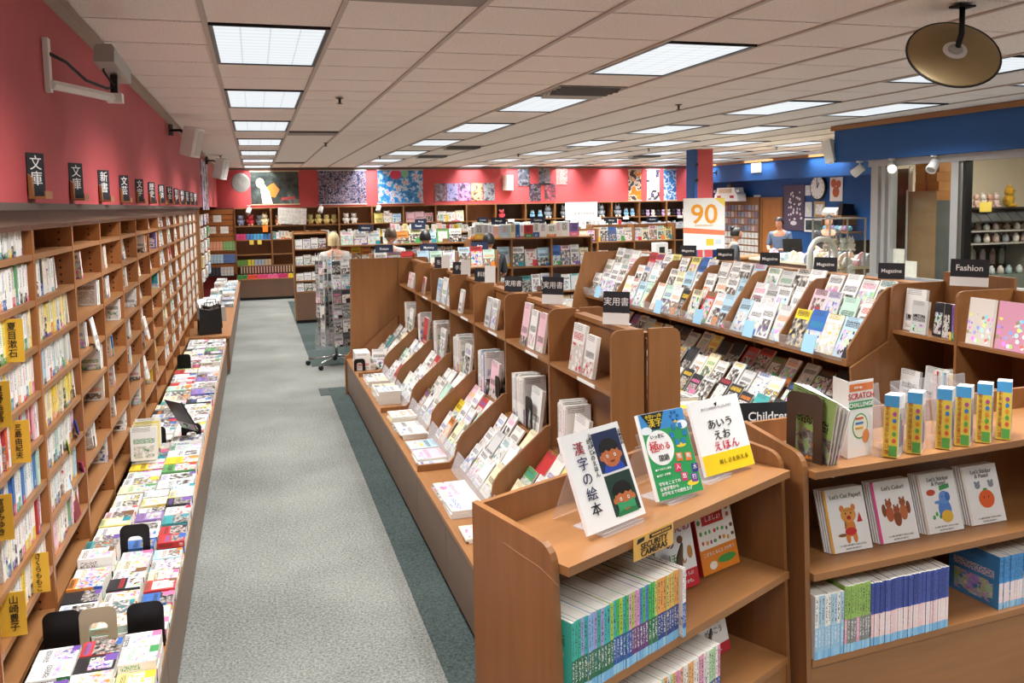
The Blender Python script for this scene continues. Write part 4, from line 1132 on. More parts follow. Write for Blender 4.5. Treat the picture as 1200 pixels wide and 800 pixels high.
# crayon sets standing in clear trays
for i in range(6):
    x = (.365, .47, .62, .72, .825, .925)[i]
    tr = thing('acrylic_tray', f'clear plastic holder around the {nth(i)} boxed crayon set from left', 'plastic holder', local(fg2, x, .07, FZ[0] + .001), A2, 'clear holders on the right low bookcase')
    part('tray_back', B().prism([(.16, .0), (.163, .0), (.193, .22), (.19, .22)], 'x', -.02, .07), ACRYL, tr, world=False)
    part('tray_side', B().prism([(.0, 0), (.16, 0), (.19, .21), (.02, .15)], 'x', -.024, -.021), ACRYL, tr, world=False)
    part('tray_front', bx(-.02, .07, .0, .003, .0, .05), ACRYL, tr, world=False)
    b_ = thing('crayon_set', f'yellow spined box set with blue top in a clear holder, {nth(i)} from left', 'boxed set', local(fg2, x + .0 + uni(-.006, .006), .055, FZ[0] + .004), A2 - .92 + uni(-.06, .06), 'boxed crayon sets')
    b_.rotation_euler[0] = -.10; b_.scale = (.92, 1, 1.22)
    part('box_body', bx(.0, .055, .0, .12, .0, .185), WHT, b_, world=False)
    pan(b_, 'spine_yellow', .0, .055, .0, .150, C('DCC24A')); pan(b_, 'spine_blue', .0, .055, .1505, .185, C('4A9ACC'))
    text('はじめてのおえかき', b_, (.015, -.0016, .082), (PI / 2, -PI / 2, 0), .0165, C('B8303A')); pan(b_, 'spine_green_corner', .022, .052, .004, .035, C('5AA04A'), dy=.0007)
    for j in range(5): blob(b_, 'spine_dots', ell(.04, .05 + j * .02, .008, .007, 8), C(['D85A3A', '5AA04A', 'E08A2A', '3A7AC0', 'B04A90'][j]), .0018)
    pan(b_, 'top_flap', .0, .055, .185, .1856, C('F2F2EE'), 0, 0) if False else None
    side = part('side_print', bx(.0552, .0558, .01, .11, .01, .145), C('C9BFB8'), b_, world=False)
    for j in range(3): part('side_picture', bx(.0559, .0563, .02 + j * .028, .04 + j * .028, .03, .13 - j * .02), C(['3A8A7A', 'B84A5A', '6A7AB0'][j]), b_, world=False)
# middle shelf: four piles of face-out picture books
PICT = [('E0A040', "Let's Cut Paper!", 'C84A30'), ('E04A90', "Let's Color!", '9A5030'), ('D8C8B8', "Let's Sticker\n& Paste!", '5A7AC8'), ('E8E0D4', "Let's Sticker\n& Paste!", 'E06A30')]
for i, (ed, ttl, an) in enumerate(PICT):
    nm = ('tiger', 'squirrels', 'elephant', 'orange')[i]
    for j in (3, 2, 1, 0):
        p = local(fg2, .20 + i * .232 - j * .004, .12 + j * .0085, FZ[1] + .003)
        lab = f'white activity book with a cartoon {nm}' + (' in front on the middle shelf' if j == 0 else f', {nth(j)} copy behind the front one')
        q = big_book('activity_book', lab, p, A2 - .04, .30, .185, .23, .007, WHT, 'activity book', None, 'face-out activity books')
        if j: continue
        pan(q, 'edge_band', .0, .012, .0, .23, C(ed)); txt(q, ttl, .10, .200 if i < 2 else .195, .022, C('8A8A80'), .0003, line=.8)
        txt(q, 'いっぱい あそぼう たのしい ほん', .10, .022, .008, C('9A9A94')); txt(q, 'はじめての おけいこ', .10, .010, .008, C('9A9A94'))
        if i == 0:
            blob(q, 'tiger_body', ell(.10, .085, .024, .034), C('D8843A')); blob(q, 'tiger_head', ell(.10, .130, .034, .028), C('E09A4A'), .0014)
            for s in (-1, 1): blob(q, 'tiger_ear', ell(.10 + s * .026, .155, .010, .013, 10), C('D8843A'), .0012); blob(q, 'tiger_leg', ell(.10 + s * .016, .048, .010, .02, 10), C('D8843A'), .0012); blob(q, 'tiger_eye', ell(.10 + s * .012, .136, .003, .004, 8), INKB, .0018)
            blob(q, 'tiger_shorts', ell(.10, .070, .026, .014), C('C8302E'), .0016); blob(q, 'tiger_mouth', ell(.10, .120, .010, .008, 10), C('B8302E'), .0018); blob(q, 'tiger_tail', ell(.060, .06, .02, .006, 10), C('8A5A2A'))
            for a_ in range(5): blob(q, 'tiger_stripe', [(.082 + a_ * .009, .150), (.085 + a_ * .009, .150), (.0835 + a_ * .009, .141)], C('3A2416'), .0018); blob(q, 'tiger_stripe', [(.076 + a_ * .0005, .085 + a_ * .006), (.088, .087 + a_ * .006), (.076 + a_ * .0005, .089 + a_ * .006)], C('3A2416'), .0014)
            blob(q, 'red_paper', [(.135, .10), (.16, .10), (.15, .135)], C('C8302E'))
        elif i == 1:
            for s in (-1, 0, 1): blob(q, 'squirrel_body', ell(.10 + s * .033, .105 + (0 if s else -.02), .018, .030), C(['B8603A', '8A4A2A', 'C07040'][s + 1]), .0012); blob(q, 'squirrel_head', ell(.10 + s * .033, .142 + (0 if s else -.025), .015, .014), C('A85A34'), .0016)
            for s in (-1, 0, 1):
                for e_ in (-1, 1): blob(q, 'squirrel_eye', ell(.10 + s * .033 + e_ * .005, .145 + (0 if s else -.025), .0018, .0024, 6), INKB, .002); blob(q, 'squirrel_ear', ell(.10 + s * .033 + e_ * .009, .157 + (0 if s else -.025), .004, .006, 8), C('8A4A2A'), .0014)
            for s in (-1, 1): blob(q, 'squirrel_tail', ell(.10 + s * .058, .12, .010, .024), C('8A4A2A'))
        elif i == 2:
            blob(q, 'elephant_body', ell(.11, .085, .032, .04), C('5A86CC')); blob(q, 'elephant_head', ell(.115, .13, .025, .026), C('6A96D8'), .0014); blob(q, 'elephant_ear', ell(.132, .132, .013, .018, 12), C('4A76BC'), .0017); blob(q, 'elephant_eye', ell(.106, .135, .0022, .003, 8), INKB, .0019); blob(q, 'elephant_trunk', ell(.082, .115, .018, .007, 12), C('6A96D8'), .0012)
            blob(q, 'yellow_bag', ell(.115, .058, .028, .024), C('E8B83A'), .0016); blob(q, 'red_fox', ell(.055, .155, .022, .012), C('C8503A')); blob(q, 'green_sheet', [(.10, .158), (.15, .165), (.15, .182), (.10, .176)], C('4A9A58'))
            for a in range(3): blob(q, 'green_leaf', ell(.05 + .016 * a, .06 + .012 * (a % 2), .007, .009, 8), C('5AA85A'))
        else:
            blob(q, 'orange_face', ell(.105, .095, .040, .036, 20), C('E2622A'))
            for s in (-1, 1): blob(q, 'mouse', ell(.105 + s * .035, .150, .014, .013), C('8A9098'), .0014)
            for e_ in (-1, 1): blob(q, 'orange_eye', ell(.105 + e_ * .012, .102, .0025, .004, 8), INKB, .0014); blob(q, 'mouse_ear', ell(.105 + e_ * .035 - .009, .162, .006, .006, 8), C('8A9098'), .0013); blob(q, 'mouse_ear', ell(.105 + e_ * .035 + .009, .162, .006, .006, 8), C('8A9098'), .0013)
            blob(q, 'orange_leaf', ell(.105, .133, .012, .005, 8), C('5AA04A'), .0014)
txtp = None
# bottom shelf: rows of thin workbooks, then the blue leaning block
def sch3(i, n):
    q = i / n
    if q < .12: return random.choice([PAPERC[6], PAPERC[0]]), ('pale blue', '9CC8E4')
    if q < .30: return ('green', 'A8C878'), ('pale green', 'CFE0B0') if i % 2 else ('black', '4A4A44')
    return random.choice([('navy', '3A4A98'), ('indigo', '4A5AA8')]), random.choice([('pink', 'F2C8C8'), ('pale pink', 'F6DCD8')])
xe = spine_row(fg2, None, .03, 9, .0135, .25, .235, FZ[2], 'left bundle, right low bookcase', lambda i, n: (random.choice([PAPERC[0], PAPERC[6], ('peach', 'F2C8A8')]), ('pale blue', '9CC8E4')), .01, G1)
xe = spine_row(fg2, None, xe + .004, 9, .0125, .25, .250, FZ[2], 'green bundle, right low bookcase', lambda i, n: (('leaf green', '9CC060'), random.choice([('pink', 'E8A0B8'), ('grey', '8A8A88')])), .008, G1)
xe = spine_row(fg2, None, xe + .004, 30, .0118, .25, .240, FZ[2], 'navy topped row, right low bookcase', lambda i, n: sch3(15, 20), .008, G1)
blk = spine_row(fg2, None, .95, 26, .0115, .24, .215, FZ[2], 'blue block, bottom right shelf', lambda i, n: (('sky blue', '4A94D0'), ('pale pink', 'F4DCDC')), .03, G1)
book('workbook_cover', 'blue and cream face-on workbook closing the blue block on the bottom shelf', (.20, .008, .225), local(fg2, .735, .03, FZ[2] + .002), (0, 0, A2 + .05), ('blue', '3F88C8'), INKC[1], None, 'workbook') if False else None
for o_ in COL.objects:
    if o_.name.startswith('drill_book'): o_['foot'] = lin(random.choice(['8FC4E8', '9CD0EE', '7CB8E0']))[:3]
# children's books sign standing behind
t = stand_card("large black sign lettered Children's Books standing behind the low bookcases", (1.98, 3.0, .96), "Children's\nBooks", -.20, .30, .165, .050, True, None, .05, None, None, True, .0018)
part('post', bx(-.15, .15, .004, .03, -.96, .0), GREY, t, world=False)
part('panel_white', bx(-.17, .17, -.004, .0, -.10, .0), CARD, t, world=False)

# ================================================================== magazine rack (right) and the fashion bookcase
RY = [4.50, 5.22, 5.97, 6.70, 7.42, 8.12, 8.95]
RX, RSP = 3.50, 4.25
rn = ['nearest', 'second', 'third', 'fourth', 'fifth', 'farthest']
for i in range(6):
    y0, y1 = RY[i], RY[i + 1]
    t = thing('magazine_rack', f'brown magazine rack with sloped tiers, {rn[i]} section', 'magazine rack', (3.8, y0, 0), 0, 'magazine rack sections')
    part('ledge', bx(3.0, RSP, y0 + .001, y1 - .001, .39, .415), WOODY, t)
    part('base_front', bx(3.01, 3.03, y0 + .002, y1 - .002, .05, .389), WOODF, t)
    part('back_panel', bx(RSP - .02, RSP, y0 + .001, y1 - .001, .416, 1.42), WOOD, t)
    part('lower_tray', B().prism([(3.34, .416), (3.36, .416), (3.80, .80), (3.78, .81)], 'y', y0 + .02, y1 - .002), WOOD, t)
    part('upper_shelf', bx(RX, RSP - .021, y0 + .001, y1 - .001, .955, .98), WOODY, t)
    part('lip', bx(RX - .012, RX - .001, y0 + .001, y1 - .001, .955, 1.0), WOODY, t)
    for k in range(3):
        a_, z_ = RX + .10 + k * .12, .981 + k * .12
        part('tier', B().prism([(a_, z_ + (0 if k == 0 else -.02)), (a_ + .11, z_ + (0 if k == 0 else -.02)), (a_ + .15, z_ + .115), (a_ + .14, z_ + .118)], 'y', y0 + .02, y1 - .002), WOOD, t)
    part('top_board', bx(RSP - .13, RSP - .021, y0 + .02, y1 - .001, 1.42, 1.436), WOODY, t)
    dv = [(RX, .981), (RSP - .021, .981), (RSP - .021, 1.435), (3.80, 1.435), (3.74, 1.40), (RX, 1.06)]
    part('divider', B().prism(rounded(dv, 4, .04), 'y', y0 + .002, y0 + .019), WOOD, t)
    part('post', bx(3.77, 3.83, y0 + .002, y0 + .019, .416, .954), WOOD, t)
    if i == 5:
        part('end_panel', B().prism([(3.05, 0), (RSP, 0), (RSP, 1.45), (3.50, 1.45), (3.36, .95), (3.30, .42), (3.05, .40)], 'y', y1, y1 + .025), WOOD, t)
    solo('tier_guard', B().prism([(RX - .022, .982), (RX - .018, .982), (RX - .038, 1.07), (RX - .042, 1.07)], 'y', y0 + .03, y1 - .02), ACRYL, f'clear plastic lip before the {rn[i]} magazine tiers', 'plastic guard', group='clear magazine guards')
    for k in range(3):
        n = 4
        step = (y1 - y0 - .04) / n
        for j in range(n):
            pc = pick_paper(W_MAG); ic = random.choice(INKC); w0 = step - uni(.002, .02); h = uni(.255, .29)
            book('magazine', f'{pc[0]} magazine with {ic[0]} print, {nth(j)} from left, {("front", "middle", "top")[k]} tier, {rn[i]} rack', (w0, .010, h), (RX + .02 + k * .13 + uni(0, .012), y1 - .012 - j * step - uni(0, .006), .984 + k * .12), (-.42 + uni(-.05, .05), 0, -PI / 2), pc, ic, 'magazines on the sloped rack', 'magazine')
    # blue tag cards in front
    solo('blue_tag_card', bx(-.065, .065, -.001, .001, 0, .12), M('pale_blue_card', '9CCBE4', .5), f'pale blue order card in front of the {rn[i]} magazine tiers', 'card', (RX - .085, y0 + .30, 1.0), (-.25, 0, -PI / 2), 'pale blue cards on the rack')
    # lower trays with dark covers, ledge stacks
    for k in range(3):
        n = 4; step = (y1 - y0 - .04) / n
        for j in range(n):
            pc = pick_paper(W_DARK); ic = random.choice(INKC)
            book('tray_magazine', f'{pc[0]} magazine, {nth(j)} from left, {("front", "middle", "back")[k]} row, low tray under {rn[i]} rack', (step - uni(.004, .03), .012, uni(.19, .24)), (3.33 + k * .13, y1 - .012 - j * step, .425 + k * .12), (-.62, 0, -PI / 2), pc, ic, 'magazines in the low tray', 'magazine')
    for j in range(3):
        z = .4155
        for q in range(2):
            pc = random.choice([PAPERC[6], PAPERC[0], PAPERC[8], PAPERC[9], PAPERC[0]]); ic = INKC[random.choice((1, 3, 8, 7))]; th = uni(.012, .03)
            book('ledge_magazine', f'{pc[0]} flat magazine, {("lower", "upper")[q]} in {nth(2 - j)} pile from viewer, {rn[i]} rack ledge', (.20, th, .26), (3.03, y1 - .02 - j * .235, z + th), (-PI / 2, 0, -PI / 2 + uni(-.04, .04)), pc, ic, 'flat magazines on the rack ledge', 'magazine')
            z += th + .0006
for i in range(5):
    stand_card(f'black section sign lettered Magazine on the rack top, {nth(i)} from the viewer', (RSP - .06, RY[i] + .45, 1.437), 'Magazine', -.85, .17, .11, .036, False, 'magazine signs on the rack', .12, None, None, False, .0008)
# fashion bookcase: two bays nearer to the viewer
FX, FSP = 3.80, 4.22
FY = [2.45, 3.20, 3.95, 4.49]
fn = ['nearest', 'middle', 'farther']
for i in range(3):
    y0, y1 = FY[i], FY[i + 1]
    t = thing('fashion_bookcase', f'brown open bookcase with fashion titles, {fn[i]} bay', 'bookcase', (4.0, y0, 0), 0, 'fashion bookcase bays')
    sp = rounded([(FX, .39), (FSP - .02, .39), (FSP - .02, 1.46), (FX, 1.46)], 3, .05)
    part('side_panel', B().prism(sp, 'y', y0 + .001, y0 + .019), WOOD, t)
    if i == 2: part('side_panel', B().prism(rounded([(FX - .25, .39), (FSP - .02, .39), (FSP - .02, 1.46), (FX, 1.46), (FX - .02, 1.1), (FX - .3, .95)], 3, .05), 'y', y1 - .019, y1 - .001), WOOD, t)
    part('back_panel', bx(FSP - .019, FSP - .001, y0 + .001, y1 - .001, .39, 1.52 if i == 2 else 1.45), WOOD, t)
    for z in (.72, 1.17): part('shelf', bx(FX + .003, FSP - .02, y0 + .02, y1 - .02 if i == 2 else y1 + .0005, z - .02, z), WOODY, t)
    part('base', bx(FX - .35, FSP - .001, y0 + .001, y1 - .001, .05, .389), WOODF, t)
    part('plinth', bx(FX - .3, FSP - .03, y0 + .002, y1 - .002, 0, .049), DARKW, t)
G = 'standing books in the fashion bookcase'
def fbook(lab, y, w_, h, p, ic, z=1.173, x=FX + .03, tilt=.1, th=.02): return book('fashion_book', lab, (w_, th, h), (x, y, z), (-tilt, 0, -PI / 2), p, ic, G)
def tall_text(o, s, size, z, mat, bold=.001):
    """lettering on a scaled book: parented through an unscaled part would shear, so it is built at true size"""
    q = o.scale
    me = text_mesh(s, size, 'CENTER', .0006, bold).copy()
    for v in me.vertices: v.co.x /= q.x; v.co.y /= q.z; v.co.z /= q.y
    me.materials.clear(); me.materials.append(mat)
    return link('lettering', me, o, (.5, -.06, z), UPR)
o = fbook('white fashion book lettered BEAMS with a black silhouette', 4.46, .17, .26, PAPERC[0], INKC[2], x=FX + .07); tall_text(o, 'BEAMS', .035, .32, INKB)
o = fbook('smaller grey and white book lettered AMETORA beside the larger one', 4.335, .13, .20, PAPERC[5], INKC[2], x=FX + .012); tall_text(o, 'AMETORA', .022, .55, INKB)
for j, (p, lab) in enumerate(((PAPERC[13], 'black and white photo fashion book, left one'), (PAPERC[13], 'black and white photo fashion book, right one'))): fbook(lab, 4.195 - j * .08, .076, .20, p, INKC[2], x=FX + .05)
for j in range(3):
    p = [PAPERC[13], PAPERC[16], PAPERC[10], PAPERC[5], PAPERC[17]][j]
    book('fashion_book', f'{p[0]} slim spine-out fashion book, {nth(j)} from left beside the upright divider', (.18, .016, .205), (FX + .02, 4.012 - j * .018, 1.173), (0, 0, 0), p, random.choice(INKC), G)
# character-style books with round colourful pattern (plain dots)
def dotmat(name, base):
    k = NT(name)
    uv = k.coords('UV'); vo = k.n.new('ShaderNodeTexVoronoi'); k.l.new(k.mapping(uv, (7, 9, 1)), vo.inputs['Vector']); vo.inputs['Scale'].default_value = 1.0
    hs = k.n.new('ShaderNodeHueSaturation'); hs.inputs['Saturation'].default_value = .8; hs.inputs['Value'].default_value = 1.3; k.l.new(vo.outputs['Color'], hs.inputs['Color'])
    s = k.n.new('ShaderNodeSeparateXYZ'); k.l.new(uv, s.inputs[0])
    m_ = k.math('MULTIPLY', k.math('LESS_THAN', vo.outputs['Distance'], .42), k.math('LESS_THAN', s.outputs[1], .66))
    k.l.new(k.mix(m_, lin(base), hs.outputs[0]), k.bsdf.inputs['Base Color']); k.bsdf.inputs['Roughness'].default_value = .35
    return k.m
for j, (cname, hx, y, w_) in enumerate((('white', 'EFE8DC', 3.91, .17), ('pink', 'E8A8C0', 3.71, .21), ('white', 'F0EEEA', 3.47, .20))):
    me = BOOK.copy(); me.materials[0] = dotmat('dotted_cover_' + str(j), hx)
    o = book('dotted_cover_book', ['white cover crowded with colourful dots beside the divider', 'pink cover crowded with colourful dots', 'white topped cover with colourful dots at the right edge'][j], (w_, .02, .26), (FX + .02, y, 1.173), (-.12, 0, -PI / 2), PAPERC[0], INKC[0], 'colourful dotted books', me=me)
# lower shelf
o = fbook('white fashion book with photo panels standing on the lower shelf', 4.44, .16, .21, PAPERC[0], INKC[2], .723)
o = fbook('pale magazine with two figures on the lower shelf of the fashion bookcase', 4.24, .19, .26, PAPERC[5], INKC[8], .723)
for j in range(12):
    p = [PAPERC[7], PAPERC[0], PAPERC[10], PAPERC[5], PAPERC[0], PAPERC[6], PAPERC[15], PAPERC[0], PAPERC[7], PAPERC[4], PAPERC[4], PAPERC[3]][j]
    book('fashion_book', f'{p[0]} spine-out magazine, {nth(j)} from left on the lower shelf of the fashion bookcase', (.2, .013, .25), (FX + .02, 4.15 - j * .0145 - .02, .723), (0, 0, 0), p, random.choice(INKC), G)
o = fbook('beige cover lettered SNOOPY on the lower shelf', 3.80, .19, .22, PAPERC[3], INKC[0], .723); tall_text(o, 'SNOOPY', .042, .84, C('B83A34'))
o = fbook('hot pink book with a yellow star on the lower shelf', 3.55, .22, .22, ('hot pink', 'E6469A'), INKC[7], .723)
for lab, y, z in (('black sign lettered Fashion over the farther fashion bay', 4.12, 1.465), ('black sign lettered Fashion over the nearer fashion bay', 3.46, 1.465)):
    stand_card(lab, (FX + .24, y, z), 'Fashion', -1.05, .21, .105, .05, False, 'fashion signs', .06, None, None, True, .0012)

# ================================================================== spinner rack beside the island
sp = thing('spinner_rack', 'grey wire spinner rack of greeting cards on castors by the aisle', 'spinner rack', (.93, 11.0, 0))
part('pole', B().tube([(0, 0, .1), (0, 0, 1.45)], .016, 8), CHROME, sp, True, False)
for k in range(5):
    a = 2 * PI * k / 5 + .3
    g = part('foot_arm', B().tube([(0, 0, .13), (.16 * math.cos(a), .16 * math.sin(a), .10), (.36 * math.cos(a), .36 * math.sin(a), .085)], .012, 8), CHROME, sp, True, False)
    part('castor', B().lathe([(.012, -.018), (.032, -.014), (.032, .014), (.012, .018)], 12, (.37 * math.cos(a), .37 * math.sin(a), .034), 0, 'y'), BLACK, sp, True, False)
CW = .24
for k in range(4):
    a = PI / 2 * k + .35
    wing = B()
    for z in (.26, .44, .62, .80, .98, 1.16, 1.34): wing.tube([(-CW / 2, -.19, z), (CW / 2, -.19, z)], .004, 5)
    for x in (-CW / 2, 0, CW / 2): wing.tube([(x, -.186, .24), (x, -.186, 1.42)], .004, 5)
    for z in (.3, 1.38):
        for x in (-CW / 2, CW / 2): wing.tube([(x, -.186, z), (0, 0, z)], .004, 5)
    part('wire_panel', wing, GREY, sp, True, False, rot=(0, 0, a))
a_names = ['left', 'front', 'right', 'back']
for k in range(4):
    a = PI / 2 * k + .35
    for r in range(6):
        for c_ in range(2):
            pc = random.choice([PAPERC[5], ('grey', 'A8A8A8'), ('grey', '8A8A8C'), PAPERC[6], ('charcoal', '55565A'), ('charcoal', '4A4C52'), ('charcoal', '3A3C42')]); ic = INKC[random.choice((2, 8, 2, 4))]
            x = -CW / 2 + .005 + c_ * CW / 2
            lx, ly = x, -.205
            book('greeting_card', f'{pc[0]} greeting card, {nth(r)} row up, {("left", "right")[c_]} pocket, {a_names[k]} face of spinner', (CW / 2 - .01, .006, .165), (.93 + lx * math.cos(a) - ly * math.sin(a), 11.0 + lx * math.sin(a) + ly * math.cos(a), .265 + r * .18), (-.05, 0, a), pc, ic, 'cards on the spinner rack', 'greeting card')
solo('clear_bag', bx(-.13, .13, -.006, .006, 0, .26), ACRYL, 'clear plastic sleeve hanging low on the spinner rack', 'plastic bag', (.78, 10.80, .25), (.05, 0, .35))

# ================================================================== free-standing shelves in the middle distance
def mid_case(label, x0, x1, y, zs, top, uprights, dep=.3, grp='free-standing comic bookcases'):
    t = thing('comic_bookcase', label, 'bookcase', ((x0 + x1) / 2, y, 0), 0, grp)
    for u in uprights: part('upright', bx(u - .012, u + .012, y, y + dep, 0, top), WOOD, t)
    us = sorted(uprights)
    for z in zs:
        for a, b_ in zip(us, us[1:]): part('shelf', bx(a + .013, b_ - .013, y + .004, y + dep - .016, z - .02, z), WOODH, t)
    part('back_panel', bx(us[0] + .013, us[-1] - .013, y + dep - .015, y + dep - .001, .02, top - .01), WOOD, t)
    return t
def face_row(lab, x0, x1, y, z, n, hh, wts, name='comic_volume', grp='face-out comics in the middle distance', tilt=.12, gap=.012, cat='comic'):
    step = (x1 - x0) / n
    for j in range(n):
        pc = pick_paper(wts); ic = random.choice(INKC)
        book(name, f'{pc[0]} {cat} with {ic[0]} print, {nth(j)}, {lab}', (step - gap, .016, uni(*hh)), (x0 + j * step + gap / 2, y, z + .003), (-tilt, 0, 0), pc, ic, grp, cat)
def spine_out(lab, x0, x1, y, z, hh, wts, name='comic_volume', grp='spine-out comics in the middle distance', th=(.02, .04), cat='comic'):
    x = x0; j = 0
    while x < x1 - th[1]:
        t_ = uni(*th); pc = pick_paper(wts); ic = random.choice(INKC)
        book(name, f'{pc[0]} {cat} with {ic[0]} print, {nth(j)} from left, {lab}', (.15, t_, uni(*hh)), (x + t_, y, z + .002), (0, 0, PI / 2), pc, ic, grp, cat)
        x += t_ + .001; j += 1
Y1 = 12.0
mid_case('brown comic bookcase facing the viewer beyond the island, behind the far end panel', 2.95, 4.80, Y1, (.42, .70, 1.08, 1.50), 1.50, (2.95, 3.56, 4.17, 4.80))
for a, b_, nm in ((2.97, 3.55, 'left bay'), (3.58, 4.16, 'middle bay'), (4.19, 4.78, 'right bay')):
    face_row(f'upper shelf, {nm}, first comic bookcase', a, b_, Y1 + .06, 1.08, 3 if nm != 'right bay' else 4, (.22, .30), W_COMIC)
    face_row(f'lower shelf, {nm}, first comic bookcase', a, b_, Y1 + .06, .70, 4, (.22, .27), W_COMIC)
    face_row(f'bottom shelf, {nm}, first comic bookcase', a, b_, Y1 + .06, .42, 4, (.2, .24), W_COMIC)
spine_out('on top, first comic bookcase', 2.97, 4.75, Y1 + .08, 1.50, (.17, .22), W_COMIC, th=(.05, .16))
# flat goods in front of it
for j in range(7):
    pc = [PAPERC[6], PAPERC[0], PAPERC[9], PAPERC[6], PAPERC[11], PAPERC[0], PAPERC[8]][j]
    book('flat_comic', f'{pc[0]} flat comic stack before the first comic bookcase, {nth(j)} from left', (.22, .09, .28), (2.95 + j * .26, 11.60, .59), (-PI / 2, 0, 0), pc, random.choice(INKC), 'flat comic stacks', 'comic')
t = thing('comic_table', 'brown low table holding flat comic stacks before the first comic bookcase', 'display table', (3.9, 11.7, 0)); part('table_top', bx(2.9, 4.85, 11.55, 11.97, .47, .495), WOODH, t); part('front_panel', bx(2.92, 4.83, 11.57, 11.59, .0, .469), WOODF, t); part('side_panel', bx(2.92, 2.94, 11.59, 11.96, 0, .469), WOOD, t); part('side_panel', bx(4.81, 4.83, 11.59, 11.96, 0, .469), WOOD, t)
Y2 = 14.2
mid_case('brown comic bookcase farther back before the blue pillar', 5.7, 7.3, Y2, (.5, .88, 1.30), 1.60, (5.7, 6.5, 7.3))
for a, b_, nm in ((5.72, 6.49, 'left bay'), (6.52, 7.28, 'right bay')):
    face_row(f'upper shelf, {nm}, far comic bookcase', a, b_, Y2 + .06, 1.30, 5, (.22, .26), W_COMIC); face_row(f'lower shelf, {nm}, far comic bookcase', a, b_, Y2 + .06, .88, 5, (.22, .27), W_COMIC)
Y3 = 13.6
mid_case('low brown bookcase with magazines, left of the far comic bookcase', 4.6, 5.55, Y3, (.6, 1.0, 1.33), 1.55, (4.6, 5.08, 5.55))
for a, b_, nm in ((4.62, 5.06, 'left bay'), (5.1, 5.53, 'right bay')):
    face_row(f'upper shelf, {nm}, low bookcase', a, b_, Y3 + .06, 1.33, 3, (.18, .21), W_DARK); face_row(f'lower shelf, {nm}, low bookcase', a, b_, Y3 + .06, 1.0, 3, (.2, .24), W_COMIC)
# row right behind the island end panel (western books) with blue-black signs
Y4 = 10.4
mid_case('brown bookcase of western books just beyond the island, backs to the spinner rack', 1.35, 2.9, Y4, (.45, .85, 1.22), 1.42, (1.35, 1.87, 2.39, 2.9))
for a, b_, nm in ((1.37, 1.86, 'left bay'), (1.89, 2.38, 'middle bay'), (2.41, 2.89, 'right bay')):
    face_row(f'top shelf, {nm}, western bookcase', a, b_, Y4 + .08, 1.22, 3, (.20, .26), W_DARK, 'western_book', 'face-out western books', cat='book'); face_row(f'middle shelf, {nm}, western bookcase', a, b_, Y4 + .08, .85, 3, (.22, .26), W_COMIC, 'western_book', 'face-out western books', cat='book')
Y5 = 13.0
mid_case('brown bookcase of paperbacks between the western books and the posters', 1.2, 3.1, Y5, (.5, .8, 1.16, 1.42), 1.42, (1.2, 1.83, 2.47, 3.1))
for a, b_, nm in ((1.22, 1.82, 'left bay'), (1.85, 2.45, 'middle bay'), (2.48, 3.08, 'right bay')):
    face_row(f'top shelf, {nm}, paperback bookcase', a, b_, Y5 + .08, 1.16, 4, (.18, .23), W_DARK, 'western_book', 'face-out western books', cat='book')
    face_row(f'on top, {nm}, paperback bookcase', a, b_, Y5 + .1, 1.42, 3, (.16, .22), W_COMIC, 'western_book', 'face-out western books', cat='book')
NAVY = M('navy_card', '1E2A44', .5)
for i, (x, y, z) in enumerate([(1.50, 10.52, 1.425), (2.05, 10.52, 1.425), (2.7, 10.52, 1.425), (1.6, 13.1, 1.62), (2.4, 13.1, 1.63), (3.4, 12.12, 1.70), (4.0, 12.12, 1.70), (4.9, 13.7, 1.57), (6.1, 14.3, 1.62), (6.9, 14.3, 1.62), (3.0, 16.1, 1.64), (4.2, 16.1, 1.64)]):
    stand_card(f'dark navy category sign, {nth(i)} from the left front among the far bookcases', (x, y, z), ['Fiction', 'Mystery', 'Arts', 'History', 'Travel', 'Manga', 'Comics', 'Games', 'Manga', 'Comics', 'Manga', 'Comics'][i], 0, .22, .10, .040, False, 'navy category signs', .05, NAVY, None, False, .001)
# narrow shelf tower by the aisle with white boxes
t = thing('narrow_shelf', 'narrow brown shelf tower with white boxed books by the far aisle', 'bookcase', (.9, 15.2, 0))
for x in (.62, 1.18): part('side_panel', bx(x, x + .02, 15.2, 15.6, .06, 1.58), WOOD, t)
for z in (.55, .74, 1.0, 1.28, 1.55): part('shelf', bx(.641, 1.179, 15.21, 15.58, z - .02, z), WOODH, t)
part('front_panel', bx(.641, 1.179, 15.205, 15.22, .06, .529), WOODF, t); part('plinth', bx(.64, 1.18, 15.22, 15.56, 0, .059), BLACK, t); part('back_panel', bx(.641, 1.179, 15.585, 15.599, .06, 1.58), WOOD, t)
for k, z in enumerate((.55, .74, 1.0, 1.28)):
    face_row(f'{nth(k)} shelf up, narrow tower', .645, 1.175, 15.22, z, 4, (.15, .20) if k > 1 else (.12, .15), [8, 8, 4, 0, 0, 2] + [0] * 12, 'boxed_book', 'white boxed books on the narrow tower', .03, cat='boxed book')
# two more long rows of comics towards the back wall
Y6 = 16.0
mid_case('long brown comic bookcase farthest back, in front of the plush toys', 2.4, 7.2, Y6, (.8, 1.2, 1.48), 1.48, (2.4, 3.2, 4.0, 4.8, 5.6, 6.4, 7.2))
for k in range(6):
    face_row(f'{nth(k)} bay, farthest comic bookcase', 2.42 + .8 * k, 3.18 + .8 * k, Y6 + .05, 1.20, 4, (.2, .25), W_COMIC)
    spine_out(f'top of {nth(k)} bay, farthest comic bookcase', 2.42 + .8 * k, 3.18 + .8 * k, Y6 + .06, 1.48, (.13, .18), W_LIGHT, th=(.06, .12))

